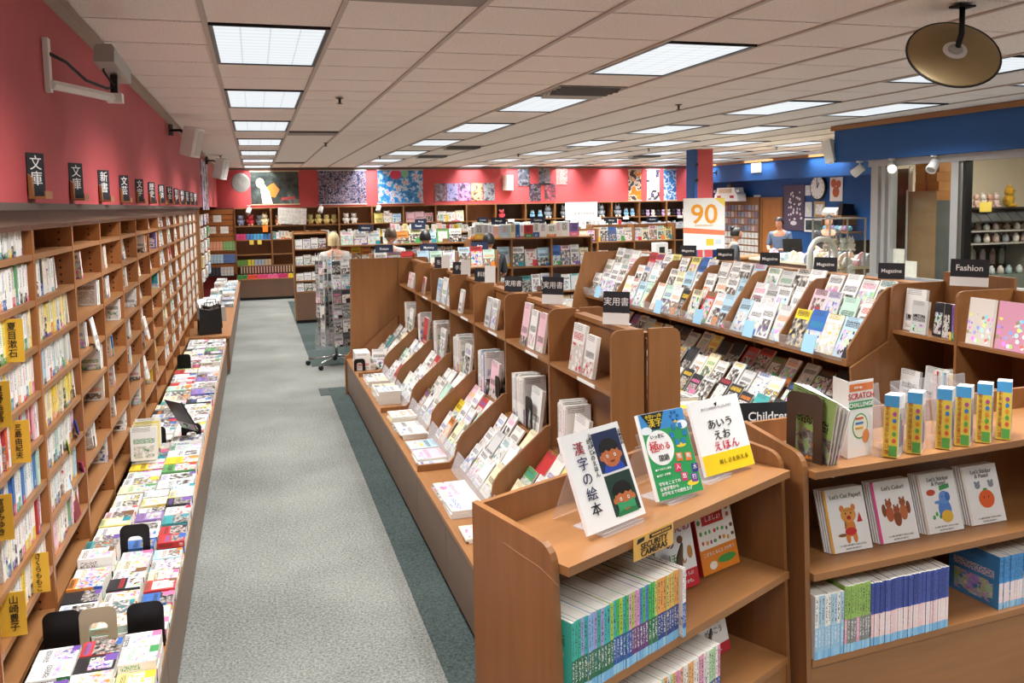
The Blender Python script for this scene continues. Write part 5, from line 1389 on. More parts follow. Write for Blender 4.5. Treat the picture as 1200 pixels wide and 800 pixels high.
# ================================================================== back wall shelving, plush toys, posters
BYF = 20.0
ups = [-.42, .36, 1.09, 1.85, 2.60, 3.33, 4.09, 4.83, 5.55, 6.3, 7.05, 7.8, 8.55, 9.3, 10.05, 10.8]
bw = ['first', 'second', 'third', 'fourth', 'fifth', 'sixth', 'seventh', 'eighth', 'ninth', 'tenth', 'eleventh', 'twelfth', 'thirteenth', 'fourteenth', 'fifteenth']
for i in range(15):
    x0, x1 = ups[i], ups[i + 1]
    t = thing('back_bookcase', f'brown wall bookcase on the back wall, {bw[i]} bay from the left', 'bookcase', ((x0 + x1) / 2, BYF, 0), 0, 'bookcases on the back wall')
    part('side_panel', bx(x0 + .001, x0 + .018, BYF, YB - .01, 0, 2.0), WOOD, t); part('side_panel', bx(x1 - .018, x1 - .001, BYF, YB - .01, 0, 2.0), WOOD, t)
    part('back_panel', bx(x0 + .019, x1 - .019, YB - .03, YB - .011, 0, 2.0), WOOD if i < 8 else M('dark_slats', '3A2A1C', .6), t)
    part('top_panel', bx(x0 + .019, x1 - .019, BYF, YB - .031, 1.98, 2.0), WOODH, t)
    for z in ((1.60, 1.29, .97, .72) if i < 8 else (1.62, 1.30, 1.0)): part('shelf', bx(x0 + .019, x1 - .019, BYF + .003, YB - .031, z - .02, z), WOODH, t)
# slatwall corner at the left end
t = thing('slatwall_panel', 'wooden slatwall panel in the far left corner with hanging goods', 'slatwall', (-.8, 20.0, 0))
for k in range(12): part('slat', bx(-1.14, -.43, 20.05, 20.08, .55 + k * .12, .655 + k * .12), SLAT, t)
part('backing', bx(-1.14, -.43, 20.081, 20.10, .5, 2.0), DARKW, t)
for r, (z, n) in enumerate(((1.08, 9), (.80, 9), (.52, 8))):
    for j in range(n):
        pc = [[('peach', 'E8A888'), ('green', '8AB878')], [PAPERC[6], ('blue', '5A7AB0')], [('charcoal', '3A3E48'), PAPERC[5]]][r][(j * 2 // n)]
        solo('hanging_pack', B().box(0, .06, 0, .02, 0, .19), M('pack_' + pc[1], pc[1], .3, noise=.2, nscale=30), f'{pc[0]} blister pack hanging in the far corner, {("top", "middle", "bottom")[r]} row, {nth(j)} from left', 'hanging pack', (-1.02 + j * .068, 20.027, z), (0, 0, 0), 'hanging packs in the far corner')
for j, (x, z) in enumerate(((-.86, 1.70), (-.98, 1.45), (-.72, 1.45))):
    solo('picture_card', bx(0, .17, 0, .006, 0, .15), M('sketch_card', 'E8E4DA', .6, noise=.12, nscale=18), ['white picture card on the slatwall, top one', 'white picture card on the slatwall, lower left', 'white picture card on the slatwall, lower right'][j], 'card', (x, 20.043, z), (0, 0, 0), 'picture cards on the slatwall')
# low cabinet at the foot with sweets
t = thing('low_cabinet', 'low brown cabinet against the back wall at the end of the aisle', 'cabinet', (.3, 19.5, 0))
part('top', bx(-.42, 1.12, 19.5, 19.99, .44, .46), WOODH, t); part('front_panel', bx(-.41, .68, 19.51, 19.53, .06, .439), WOODF, t); part('front_panel', bx(.682, 1.11, 19.51, 19.53, .06, .439), WOODF, t); part('plinth', bx(-.40, 1.10, 19.54, 19.95, 0, .059), BLACK, t)
SW = [('green', '3E8A4A'), ('red orange', 'D8503A'), ('pink', 'D84A80'), ('pink', 'E06A98'), ('magenta', 'C83A78'), ('yellow', 'E8D23A'), ('yellow', 'EEDC2A')]
for j in range(14):
    nm, hx = SW[j // 2]
    solo('sweet_pack', B().prism([(0, 0), (.10, 0), (.105, .05), (.09, .085), (.01, .085), (-.005, .05)], 'y', 0, .14), M('sweet_' + hx, hx, .35, noise=.2, nscale=25), f'{nm} sweet pack on the low cabinet, {nth(j)} from left', 'sweet pack', (-.40 + j * .107, 19.55 + .03 * (j % 2), .461), (0, 0, 0), 'sweet packs on the low cabinet')
t = thing('lighter_rack', 'wooden slotted rack of small goods standing on the low cabinet', 'rack', (.3, 19.8, .46))
part('back_board', bx(-.33, .98, 19.80, 19.82, .461, .72), M('dark_brown_board', '4A3226', .6), t)
for j in range(22): part('slot_strip', bx(-.32 + j * .06, -.30 + j * .06, 19.785, 19.80, .57, .71), M('pale_pegs', 'C8B49A', .5), t)
for k, (z, cols) in enumerate(((.725, ['6A9A4A', 'D8D04A', 'A8B8C8', 'D0B890']), (1.294, ['D84A80', '4A8AC8', '58A8D8', '4A8AC8']))):
    for j in range(10):
        hx = cols[min(3, j * 4 // 10)]
        solo('toy_box', B().box(0, .062, 0, .06, 0, .12).box(.0, .062, .002, .058, .121, .13), M('toy_' + hx, hx, .4, noise=.2, nscale=25), f'small toy box on {("lower", "upper")[k]} shelf, first back wall bay, {nth(j)} from left', 'toy box', (-.39 + j * .073, 20.03, z), (0, 0, 0), 'toy boxes on the back wall')
for j in range(2): solo('price_tag', bx(0, .09, 0, .002, 0, .10), M('yellow_tag', 'E8D05A', .5), f'yellow price tag on the back wall shelf edge, {("left", "right")[j]}', 'price tag', (-.12 + j * .17, 19.995, 1.19), (0, 0, 0), 'yellow price tags')
solo('price_tag', bx(0, .12, 0, .002, 0, .14), M('orange_tag', 'E8842A', .5), 'orange price tag hanging under the plush toy shelf', 'price tag', (.17, 19.995, 1.46))
# plush toys
def plush(label, loc, rz, body, s, ears='round', second=None):
    s *= 1.2
    t = thing('plush_toy', label, 'plush toy', loc, rz, 'plush toys on the back wall'); m_ = M('plush_' + body, body, .9, noise=.12, nscale=40); m2 = M('plush_' + (second or body), second or body, .9)
    part('body', B().ball((0, 0, .42 * s), .36 * s, .32 * s, .42 * s), m_, t, True, False); part('head', B().ball((0, -.04 * s, 1.0 * s), .34 * s, .30 * s, .30 * s), m_, t, True, False)
    for q in (-1, 1):
        if ears == 'round': part('ear', B().ball((q * .25 * s, 0, 1.25 * s), .12 * s, .07 * s, .12 * s, 8, 5), m2, t, True, False)
        else: part('ear', B().lathe([(.09 * s, 0), (.07 * s, .12 * s), (.01 * s, .28 * s)], 8, (q * .17 * s, 0, 1.22 * s)), m2, t, True, False)
        part('arm', B().ball((q * .36 * s, -.1 * s, .55 * s), .10 * s, .10 * s, .22 * s, 8, 5), m_, t, True, False); part('foot', B().ball((q * .2 * s, -.26 * s, .12 * s), .13 * s, .18 * s, .12 * s, 8, 5), m2, t, True, False)
        part('eye', B().ball((q * .12 * s, -.32 * s, 1.05 * s), .035 * s, n=6, rings=4), BLACK, t, True, False)
    return t
for i, (x, bc, s, e, c2, lab) in enumerate([(-.28, '8A8EA8', .15, 'round', None, 'grey blue plush toy, leftmost on the back shelf'), (-.08, 'C83A40', .15, 'round', 'E8B0A0', 'red plush toy on the back shelf'), (.12, '6A727A', .15, 'round', None, 'dark grey plush toy on the back shelf'), (.23, 'E8DCB0', .17, 'point', 'D8C070', 'large cream plush toy at the shelf divider'), (.52, 'D88A50', .14, 'round', 'F0D0A8', 'orange plush toy right of the divider'),
      (.86, 'E8E4DC', .08, 'point', None, 'small white plush toy, left one of two'), (1.0, 'E8E4DC', .09, 'round', None, 'small white plush toy, right one of two'), (1.22, 'E8D890', .15, 'round', 'C89A5A', 'cream plush toy, first of four alike'), (1.40, 'E8D890', .15, 'round', 'C89A5A', 'cream plush toy, second of four alike'), (1.58, 'E8D490', .14, 'round', 'C89A5A', 'cream plush toy, third of four alike'), (1.75, 'E8D490', .14, 'round', 'C89A5A', 'cream plush toy, fourth of four alike'),
      (2.02, 'DAD6CE', .15, 'round', None, 'white bagged plush toy, left of a pair'), (2.2, 'DAD6CE', .15, 'round', None, 'white bagged plush toy, right of a pair')]):
    plush(lab, (x, 20.14, 1.601), 0, bc, s, e, c2)
for i, x in enumerate((6.5, 6.7, 6.9, 7.32, 7.55, 8.3, 8.74, 8.98, 9.15)):
    big = i in (2, 3, 5, 6)
    plush(f'{("pale blue", "pale blue", "grey", "grey", "pale blue", "grey", "grey", "pale blue", "pale blue")[i]} {"large" if big else "small"} pointed-ear plush toy, {nth(i)} from left over the comics', (x, 20.12, 1.621), 0, '8A929A' if big else '8ABEE0', .185 if big else .12, 'point', 'E6E4DC')
for i in range(9):
    plush(f'tiny {("black", "lilac", "white")[i % 3]} plush toy in the row right of the grey ones, {nth(i)} from left', (9.42 + i * .145, 20.10, 1.621), 0, ('202024', 'B8A0CC', 'DCD8D0')[i % 3], .10, 'round')
plush('white and grey plush toy lying in a ring on the sixth bay shelf', (2.95, 20.12, 1.601), 0, 'D8D2C8', .18)
plush('red and white spotted plush mushroom over the comics', (5.72, 20.12, 1.621), 0, 'D84A58', .15, 'round', 'F0E0DC')
# books and figures on the back wall shelves
for i in range(1, 8):
    x0, x1 = ups[i] + .02, ups[i + 1] - .02
    spine_out(f'second shelf, {bw[i]} back wall bay', x0, x1, BYF + .02, 1.29 if i != 6 else 1.60, (.13, .19), W_LIGHT, 'back_wall_book', 'books on the back wall', (.05, .09), 'book')
for i in (4, 5, 6): face_row(f'top shelf, {bw[i]} back wall bay', ups[i] + .05, ups[i + 1] - .05, BYF + .05, 1.60, 3, (.2, .26), W_COMIC, 'back_wall_book', 'books on the back wall', .1, cat='book')
for i in range(8, 15):
    t = B(); x = ups[i] + .02
    while x < ups[i + 1] - .05: q = uni(.03, .06); t.box(x, x + q, BYF + .01, BYF + .15, 1.302, uni(1.44, 1.50)); x += q + .001
    o = solo('packed_comic_row', t, M('pale_spines_far' if i > 10 else 'dark_spines_far', 'B8BCC4' if i > 10 else '6A6A6E', .5, noise=.5, nscale=30), f'densely packed comic spines on the back wall, {bw[i]} bay', 'comics'); o['kind'] = 'stuff'
    solo('price_card', bx(-.08, .08, 0, .003, 0, .07), CARD, f'white price card on the comics shelf edge, {bw[i]} bay', 'price card', ((ups[i] + ups[i + 1]) / 2, BYF - .004, 1.555), (0, 0, 0), 'white price cards')
solo('paper_poster', bx(0, .62, 0, .004, 0, .36), M('newsprint', 'D8D2C8', .6, noise=.2, nscale=16), 'pale paper poster hanging before the third back wall bay', 'poster', (.50, 19.985, 1.64), (0, .06, 0))
t = thing('hanging_banner', 'wide white hanging sign with handwriting over the comics shelf', 'sign', (7.72, 19.96, 1.52))
part('sheet', bx(-.42, .42, 0, .004, 0, .48), CARD, t, world=False); text('ここは まんがのたな', t, (0, -.002, .2), UPR, .075, INKB, .0005)

# posters on the red wall: plain abstract pictures in the photograph's colours
def art(name, stops, scale, seed, detail=4):
    k = NT(name); ad = k.n.new('ShaderNodeVectorMath'); k.l.new(k.coords('Object'), ad.inputs[0]); ad.inputs[1].default_value = (seed, seed * 2.3, seed * .7)
    f, _ = k.noise(ad.outputs[0], scale, detail, .6)
    k.l.new(k.ramp(f, [(p, lin(c)) for p, c in stops], True), k.bsdf.inputs['Base Color']); k.bsdf.inputs['Roughness'].default_value = .4
    return k.m
def poster(label, x0, x1, z0, z1, mat, border=None, extra=(), y=YB - .012, rails=False, grp='posters on the red wall'):
    t = thing('poster', label, 'poster', ((x0 + x1) / 2, y, z0), 0, grp)
    part('sheet', bx(x0, x1, y, y + .008, z0, z1), mat, t)
    if rails:
        part('top_rail', bx(x0 - .02, x1 + .02, y - .008, y + .004, z1, z1 + .025), border, t); part('bottom_rail', bx(x0 - .02, x1 + .02, y - .008, y + .004, z0 - .025, z0), border, t)
    for nm, pts, m_, lf in extra: part(nm, B().prism(pts, 'y', y - .0012 - lf, y - .0008 - lf), m_, t)
    return t
cx = .36
poster('large dark poster with a pale seated figure, leftmost on the back wall', -.04, 1.0, 2.08, 2.80, art('art_dark', [(0, '2A2E2E'), (.45, '3A4240'), (.55, '4A5450'), (.63, '6A726E')], 3, 1.0), M('poster_rail', 'B8A88A', .5),
       [('orange_plume', [(cx - .10, 2.28), (cx + .12, 2.22), (cx + .22, 2.40), (cx + .10, 2.55), (cx + .02, 2.52), (cx - .08, 2.44)], C('B8853A'), 0), ('white_dress', [(cx - .16, 2.085), (cx + .06, 2.085), (cx + .0, 2.35), (cx - .10, 2.52), (cx - .20, 2.44)], C('E0D2CC'), .001), ('pale_hair', ell(cx - .20, 2.55, .09, .11), C('D8C890'), .002), ('red_title', [(.6, 2.16), (.9, 2.18), (.92, 2.25), (.62, 2.22)], C('A84A4A'), .001)], rails=True)
poster('large crowded dark blue and white poster, second on the back wall', 1.44, 2.52, 2.06, 2.81, art('art_crowd', [(0, '1E2034'), (.42, '34345A'), (.48, '9A96A4'), (.52, '5A4A5E'), (.57, '2A2434'), (.62, 'A87A80'), (.66, 'C8BCC4')], 13, 4.0, 6), M('poster_rail_grey', 'A8A8A8', .5), rails=True)
bl = [('balloon_red', ell(3.22, 2.72, .13, .11), C('C83A5A'), 0), ('balloon_green', ell(3.44, 2.74, .09, .10), C('7ABA9A'), 0)]
poster('large bright blue and white poster, third on the back wall', 2.80, 3.86, 2.06, 2.81, art('art_blue', [(0, '2468B0'), (.42, '2F86C8'), (.53, '9CC4E0'), (.57, 'C8CCDC'), (.62, 'A8485A'), (.66, 'C8C4CC')], 9, 9.0, 6), M('poster_rail_grey', 'A8A8A8', .5), bl, rails=True)
for j, (hx, lab) in enumerate((('6A5A68', 'plum'), ('8A8CC0', 'lilac'), ('A87AB8', 'violet'), ('D0A070', 'tan'), ('7A8A8E', 'grey green'))):
    poster(f'{lab} portrait print in the strip of five on the red wall', 4.14 + j * .30, 4.42 + j * .30, 2.08, 2.50, art('art_strip' + str(j), [(0, '4A424E'), (.42, hx), (.52, 'A09AA4'), (.56, hx), (.62, '5A4A5A')], 9, j * 3.1), grp='strip of five prints')
for j, (x, z, hx, lab) in enumerate(((6.22, 2.42, '4A4E58', 'upper left charcoal'), (6.75, 2.44, '6A6E7A', 'upper middle slate'), (7.2, 2.44, '9A6A60', 'upper right reddish'), (6.5, 2.05, '3A2A3A', 'lower left dark'), (6.9, 2.06, '8A3A44', 'lower right crimson'))):
    poster(f'small {lab} print in the cluster on the red wall', x, x + .30, z, z + .42, art('art_small' + str(j), [(0, '3A3A42'), (.42, hx), (.52, '8A868C'), (.56, hx), (.62, '2A2A30')], 9, j * 5.3 + 1), grp='cluster of small prints')
for j, (x, stops, lab) in enumerate(((9.15, [(0, 'C8741E'), (.48, 'C8C0B4'), (.55, '3A342E')], 'orange and black'), (9.66, [(0, 'C4C2BE'), (.56, '2A2A34'), (.64, '5A4A7A')], 'white and black'), (10.14, [(0, '2A70B0'), (.46, 'B4C4D0'), (.54, '2A5A98')], 'blue and white'))):
    poster(f'tall narrow {lab} scroll at the right end of the red wall', x, x + .35, 2.03, 2.79, art('art_scroll' + str(j), stops, 7, j * 7.7), M('poster_rail_grey', 'A8A8A8', .5), rails=True, y=YB - .36 if False else YB - .012, grp='tall scrolls')
# goods hanging on the left wall beyond the tall bookcases
t = thing('slat_backing', 'brown board lining the far left wall behind hanging goods', 'panel', (-1.1, 16, 0)); part('board', bx(-1.145, -1.12, 13.33, 20.0, 0, 2.0), WOODY, t)
t = thing('side_panel_stack', 'brown tall end panel finishing the row of tall bookcases', 'panel', (-.8, 13.30, 0)); part('panel', bx(-1.14, -.76, 13.285, 13.32, .475, 2.0), WOOD, t)
for j in range(3):
    poster_m = art('art_hang' + str(j), [(0, ('8A8AB8', 'C8C0D0', 'B8604A')[j]), (.45, '4A4A6A'), (.55, 'D8D0D0')], 6, j * 2.2)
    solo('hanging_scroll', bx(0, .008, 0, .42, 0, .80), poster_m, f'narrow picture scroll hanging on the far left wall, {nth(j)} from viewer', 'scroll', (-.768, 14.4 + j * .75, 1.98), (0, 0, -.02), 'scrolls on the far left wall')
for k in range(5):
    for j in range(5):
        pc = pick_paper(W_COMIC)
        book('stationery_pack', f'{pc[0]} stationery pack on the far left wall, {nth(4 - k)} row down, {nth(j)} from viewer', (.5, .03, .19), (-.86, 13.6 + j * 1.0, .75 + k * .24), (0, 0, PI / 2), pc, random.choice(INKC), 'stationery on the far left wall', 'stationery')
for j, (y, z, sx_, h, m_, lab) in enumerate(((11.15, .472, .26, .32, BLACK, 'black shopping bag on the end display table, nearest'), (11.7, .472, .24, .30, BLACK, 'black shopping bag on the end display table, farther'), (12.4, .472, .3, .20, GREY, 'grey wrapped bundle on the end display table'))):
    b_ = B().prism([(-sx_ / 2, 0), (sx_ / 2, 0), (sx_ / 2 - .01, h), (0, h - .03), (-sx_ / 2 + .01, h)], 'y', -.09, .09)
    t = thing('carrier_bag', lab, 'bag', (-.58, y, z), .2, 'bags on the end display table'); part('bag_body', b_, m_, t, world=False); part('handle', B().tube([(-.06, -.05, h - .02), (-.05, -.05, h + .07), (.05, -.05, h + .07), (.06, -.05, h - .02)], .006, 6), m_, t, True, False)
for j in range(6):
    pc = [PAPERC[0], PAPERC[5], PAPERC[5], PAPERC[6], PAPERC[0], PAPERC[5]][j]
    book('drawing_pad', f'{pc[0]} drawing pad on the end display table, {nth(j)} from the bags', (.25, .02, .32), (-.72 + .02 * (j % 2), 12.72 + j * .2, .478), (-.75 if j < 3 else -PI / 2 + .06, 0, .5 + .2 * (j % 2)), pc, INKC[2], 'pads on the end display table', 'pad')

# ================================================================== till counter and the blue wall
# counter front runs along Y at x = 7.6 .. towards the back
t = thing('till_counter', 'pale till counter crowded with small goods in front of the blue wall', 'counter', (8.6, 11.6, 0))
part('counter_top', bx(8.2, 9.6, 10.6, 13.2, .96, 1.0), M('counter_cream', 'D8D2B4', .4), t)
part('counter_front', bx(8.22, 9.58, 10.62, 13.18, .0, .959), WOODF, t)
t = thing('till_return', 'brown return counter beside the till nearest the pillar', 'counter', (8.0, 13.5, 0)); part('counter_top', bx(7.9, 9.6, 13.3, 13.8, .96, 1.0), WOODH, t); part('counter_front', bx(7.92, 9.58, 13.32, 13.78, 0, .959), WOOD, t)
GC = ['E8E4DC', 'D8A8B0', 'B8C8D8', 'E6D8C0', 'C8B8D0', 'F0ECE4', 'A8BCC8', 'E8C8B8']
for j in range(44):
    x, y = 8.25 + (j % 6) * .17, 10.66 + (j // 6) * .31
    hx = GC[j % 8]; s = uni(.05, .11)
    solo('counter_trinket', B().prism([(-s * .7, 0), (s * .7, 0), (s * .8, s * .6), (s * .5, s * 1.4), (0, s * 1.7), (-s * .5, s * 1.4), (-s * .8, s * .6)], 'y', -.04, .04), M('trinket_' + hx, hx, .4, noise=.3, nscale=30), f'small wrapped trinket on the till counter, {nth(j // 6)} row from viewer, {nth(j % 6)} from left', 'trinket', (x, y, 1.001), (0, 0, uni(-.5, .5)), 'wrapped trinkets on the till counter')
for j, (x, y) in enumerate(((8.55, 12.4), (9.05, 11.3))):
    m = thing('till_screen', ('dark till monitor in front of the standing clerk', 'dark card terminal on the nearer counter')[j], 'monitor', (x, y, 1.001), -.2, 'till monitors')
    part('screen', bx(-.16, .16, -.015, .015, .12, .34), BLACK, m, world=False, rot=(-.25, 0, 0)); part('neck', bx(-.03, .03, 0, .03, .015, .18), BLACK, m, world=False); part('foot', bx(-.10, .10, -.06, .08, 0, .014), BLACK, m, world=False)
# security gate
g = thing('security_gate', 'pale rounded anti-theft gate by the till', 'security gate', (6.94, 9.45, 0), .25)
part('arch', B().tube([(-.24, 0, .04), (-.24, 0, 1.28)] + [(-.24 + .2 - .2 * math.cos(PI / 2 * k / 6), 0, 1.28 + .2 * math.sin(PI / 2 * k / 6)) for k in range(1, 7)] + [(.24 - .2 + .2 * math.sin(PI / 2 * k / 6), 0, 1.28 + .2 * math.cos(PI / 2 * k / 6)) for k in range(1, 7)] + [(.24, 0, .04)], .036, 10), M('gate_grey', 'B8B6AC', .4), g, True, False)
part('gate_panel', bx(-.20, .20, -.010, .010, .05, 1.2), ACRYL, g, world=False); part('gate_foot', bx(-.32, .32, -.10, .10, 0, .04), M('gate_grey', 'B8B6AC', .4), g, world=False)
# glass showcase
s = thing('glass_showcase', 'tall glass showcase of small figures beside the window post', 'showcase', (7.9, 10.4, 0))
for x in (7.60, 8.18):
    for y in (10.2, 10.58): part('corner_post', bx(x, x + .02, y, y + .02, 0, 1.70), ALU, s)
part('top_frame', bx(7.6, 8.2, 10.2, 10.6, 1.701, 1.72), ALU, s); part('base', bx(7.622, 8.178, 10.222, 10.578, 0, .12), WOOD, s)
for z in (.5, .86, 1.24): part('glass_shelf', bx(7.625, 8.175, 10.225, 10.575, z, z + .006), GLASS, s)
part('front_glass', bx(7.621, 8.179, 10.205, 10.210, .121, 1.70), GLASS, s); part('side_glass', bx(7.605, 7.610, 10.221, 10.579, .121, 1.70), GLASS, s)
for k, z in enumerate((.507, .867, 1.247)):
    for j in range(4):
        hx = ['E8E4DC', 'E8D48A', 'C8B8B0', 'B8A890', 'D8DCD8'][(j + k) % 5]
        plush(f'small pale figure in the glass showcase, {("lower", "middle", "upper")[k]} shelf, {nth(j)} from left', (7.70 + j * .135, 10.40, z), 0, hx, .12, ('round', 'point')[j % 2])
# things on the blue wall
wx = 11.49
def on_wall(name, label, cat, y0, y1, z0, z1, mat, th=.02, grp=None):
    t = thing(name, label, cat, (wx, (y0 + y1) / 2, z0), 0, grp); part('sheet', bx(wx - th, wx, min(y0, y1), max(y0, y1), z0, z1), mat, t); return t
c = thing('round_clock', 'round black-rimmed white wall clock on the blue wall', 'clock', (wx, 15.78, 2.22))
part('rim', B().lathe([(.26, -.05), (.27, -.02), (.25, 0)], 28, (0, 0, 0), 0, 'x'), BLACK, c, True, False); part('dial', B().lathe([(.23, -.056), (.235, -.051)], 28, (0, 0, 0), 0, 'x'), WHT, c, False, False)
part('hour_hand', bx(-.06, -.057, -.012, .012, -.01, .12), INKB, c, world=False, rot=(.5, 0, 0)); part('minute_hand', bx(-.063, -.061, -.008, .008, -.01, .19), INKB, c, world=False, rot=(-.1, 0, 0))
for k in range(12): part('hour_mark', bx(-.059, -.0565, -.006, .006, .185, .215), INKB, c, world=False, rot=(2 * PI * k / 12, 0, 0))
t = on_wall('hanging_scroll', 'tall plum coloured hanging scroll with white blossom on the blue wall', 'scroll', 17.05, 16.28, 1.30, 2.30, M('plum_cloth', '5A4A5E', .6), .02)
for k in range(26):
    q = k / 26; part('blossom', B().prism(ell(16.62 + .25 * math.sin(k * 2.3) * (1 - q * .3), 1.55 + q * .6 + .05 * math.sin(k * 5), uni(.02, .045), uni(.02, .04), 8), 'x', wx - .0235, wx - .0215), C('E6DCE0'), t)
part('title_print', B().prism(ell(16.66, 1.46, .12, .05, 12), 'x', wx - .0235, wx - .0215), C('E6DCE0'), t)
t = on_wall('poster', 'white poster with orange fruit shapes on the blue wall', 'poster', 15.42, 15.02, 1.93, 2.42, WHT, .012)
for k, (y, z, r) in enumerate(((15.30, 2.30, .09), (15.14, 2.28, .08), (15.22, 2.12, .11))): part('fruit_shape', B().prism(ell(y, z, r, r, 14), 'x', wx - .0145, wx - .0125), C('C8643A'), t)
for j, (y0, y1, z0, z1, hx, lab) in enumerate(((16.26, 16.08, 2.06, 2.28, 'E4E6E8', 'white notice beside the clock on the blue wall'), (16.26, 16.02, 1.60, 1.92, 'E0E4EA', 'white poster under the notice on the blue wall'), (15.95, 15.58, 1.60, 1.93, 'B8A070', 'tan framed certificate on the blue wall'), (18.28, 18.0, 1.90, 2.1, 'D0DEE6', 'pale blue sheet beside the slat wall'))):
    t = on_wall('pinned_notice', lab, 'notice', y0, y1, z0, z1, M('notice_' + hx, hx, .5), .012, 'notices on the blue wall'); part('print', bx(wx - .0145, wx - .0125, min(y0, y1) + .06, max(y0, y1) - .06, z0 + .06, z1 - .06), M('notice_print', 'E8E6E0', .5, noise=.3, nscale=20), t)
t = on_wall('framed_picture', 'white framed dark photograph on the blue wall above the till', 'picture', 16.25, 15.42, 1.28, 1.57, WHT, .03); part('photo', bx(wx - .034, wx - .031, 15.47, 16.20, 1.32, 1.53), M('dark_photo', '3A4644', .3, noise=.6, nscale=14), t)
d = thing('door_1', '', '', (wx, 17.5, 0)); del d['label']; del d['category']; d['kind'] = 'structure'
part('door_leaf', bx(wx - .035, wx, 17.12, 17.86, 0, 1.99), wood('door_wood', 'A86A34', (14, 14, 1)), d); part('door_frame', bx(wx - .05, wx, 17.86, 17.94, 0, 2.04), WOOD, d); part('door_frame', bx(wx - .05, wx, 17.05, 17.12, 0, 2.04), WOOD, d); part('door_head', bx(wx - .05, wx, 17.121, 17.859, 1.991, 2.04), WOOD, d); part('door_handle', B().tube([(wx - .036, 17.2, 1.0), (wx - .09, 17.2, 1.0), (wx - .09, 17.32, 1.0)], .012, 6), CHROME, d)
door2 = thing('door_2', '', '', (11.0, 12.6, 0)); del door2['label']; del door2['category']; door2['kind'] = 'structure'
part('door_leaf', bx(10.96, 11.0, 11.9, 13.35, 0, 2.3), wood('orange_door', 'C0742E', (14, 14, 1)), door2); part('door_handle', B().tube([(10.955, 13.2, 1.0), (10.90, 13.2, 1.0), (10.90, 13.1, 1.0)], .012, 6), CHROME, door2)
# slat display with small cards
t = thing('card_display', 'wall display of small card packs behind the till', 'display', (wx, 18.8, 0)); part('board', bx(wx - .06, wx - .02, 17.97, 19.7, .5, 2.05), WOOD, t)
for r in range(8):
    for j in range(11):
        hx = ['9A8A8E', '7A7486', 'B8A8A0', '8A90A0', 'A07A72'][(j * 3 + r) % 5] if r > 3 else 'DAD8D2'
        part('card_pack', bx(wx - .075, wx - .061, 18.0 + j * .152, 18.12 + j * .152, .58 + r * .165, .71 + r * .165), M('pack_small_' + hx, hx, .4, noise=.25, nscale=25), t)
c = thing('car_display', 'white toy car shaped wall display with red lamps above the card packs', 'display', (11.2, 18.9, 1.96)); part('car_body', B().prism([(-.55, 0), (.55, 0), (.52, .16), (.44, .22), (.40, .33), (-.40, .33), (-.44, .22), (-.52, .16)], 'x', -.12, .12), WHT, c, world=False)
for q in (-1, 1): part('lamp', bx(-.135, -.121, q * .3 - .08, q * .3 + .08, .08, .14), C('B8303A'), c, world=False); part('mirror', B().ball((-.1, q * .54, .25), .04, n=8, rings=5), WHT, c, True, False)
part('top_badge', B().ball((0, 0, .37), .07, n=8, rings=5), C('8A7A5A'), c, True, False); part('window', bx(-.135, -.121, -.28, .28, .2, .3), C('D8C8A8'), c, world=False)
solo('speaker_plate', bx(-.02, 0, 0, .40, 0, .22), GREY, 'square grey speaker grille on the blue soffit', 'speaker', (10.998, 17.2, 2.60))
t = thing('mounted_shelf', 'brown wall shelf with printer and boxes right of the clock', 'shelf', (11.3, 15.0, 1.6)); part('board', bx(11.1, 11.49, 14.55, 15.35, 1.62, 1.65), WOODY, t); part('bracket', bx(11.2, 11.49, 14.6, 14.63, 1.45, 1.619), WOOD, t); part('bracket', bx(11.2, 11.49, 15.27, 15.30, 1.45, 1.619), WOOD, t)
p_ = thing('office_printer', 'white office printer on the wall shelf', 'printer', (11.3, 15.0, 1.651)); part('body', B().prism([(-.16, 0), (.16, 0), (.16, .14), (-.1, .16), (-.16, .08)], 'y', -.25, .2), WHITE, p_, world=False); part('paper_tray', bx(-.17, -.161, -.2, .15, .02, .05), GREY, p_, world=False)
solo('black_case', B().prism([(0, 0), (.3, 0), (.28, .22), (.02, .24)], 'y', 0, .12), BLACK, 'small black case at the end of the wall shelf', 'case', (11.13, 14.57, 1.651))
for j in range(7): solo('blue_ball_toy', B().ball((0, 0, .06), .06, n=10, rings=6), M('ball_' + ['7AC0D8', 'C8D8E0', 'B090C0'][j % 3], ['7AC0D8', 'C8D8E0', 'B090C0'][j % 3], .4), f'{("aqua", "white", "lilac")[j % 3]} ball toy in the row under the wall shelf, {nth(j)} from left', 'ball', (11.22, 15.2 - j * .125, 1.331), (0, 0, 0), 'ball toys under the wall shelf', True)
t = thing('ball_shelf', 'narrow brown shelf under the printer shelf', 'shelf', (11.3, 15.0, 1.3)); part('board', bx(11.1, 11.49, 14.38, 15.35, 1.30, 1.33), WOODY, t); part('bracket', bx(11.2, 11.49, 15.27, 15.30, 1.12, 1.299), WOOD, t)

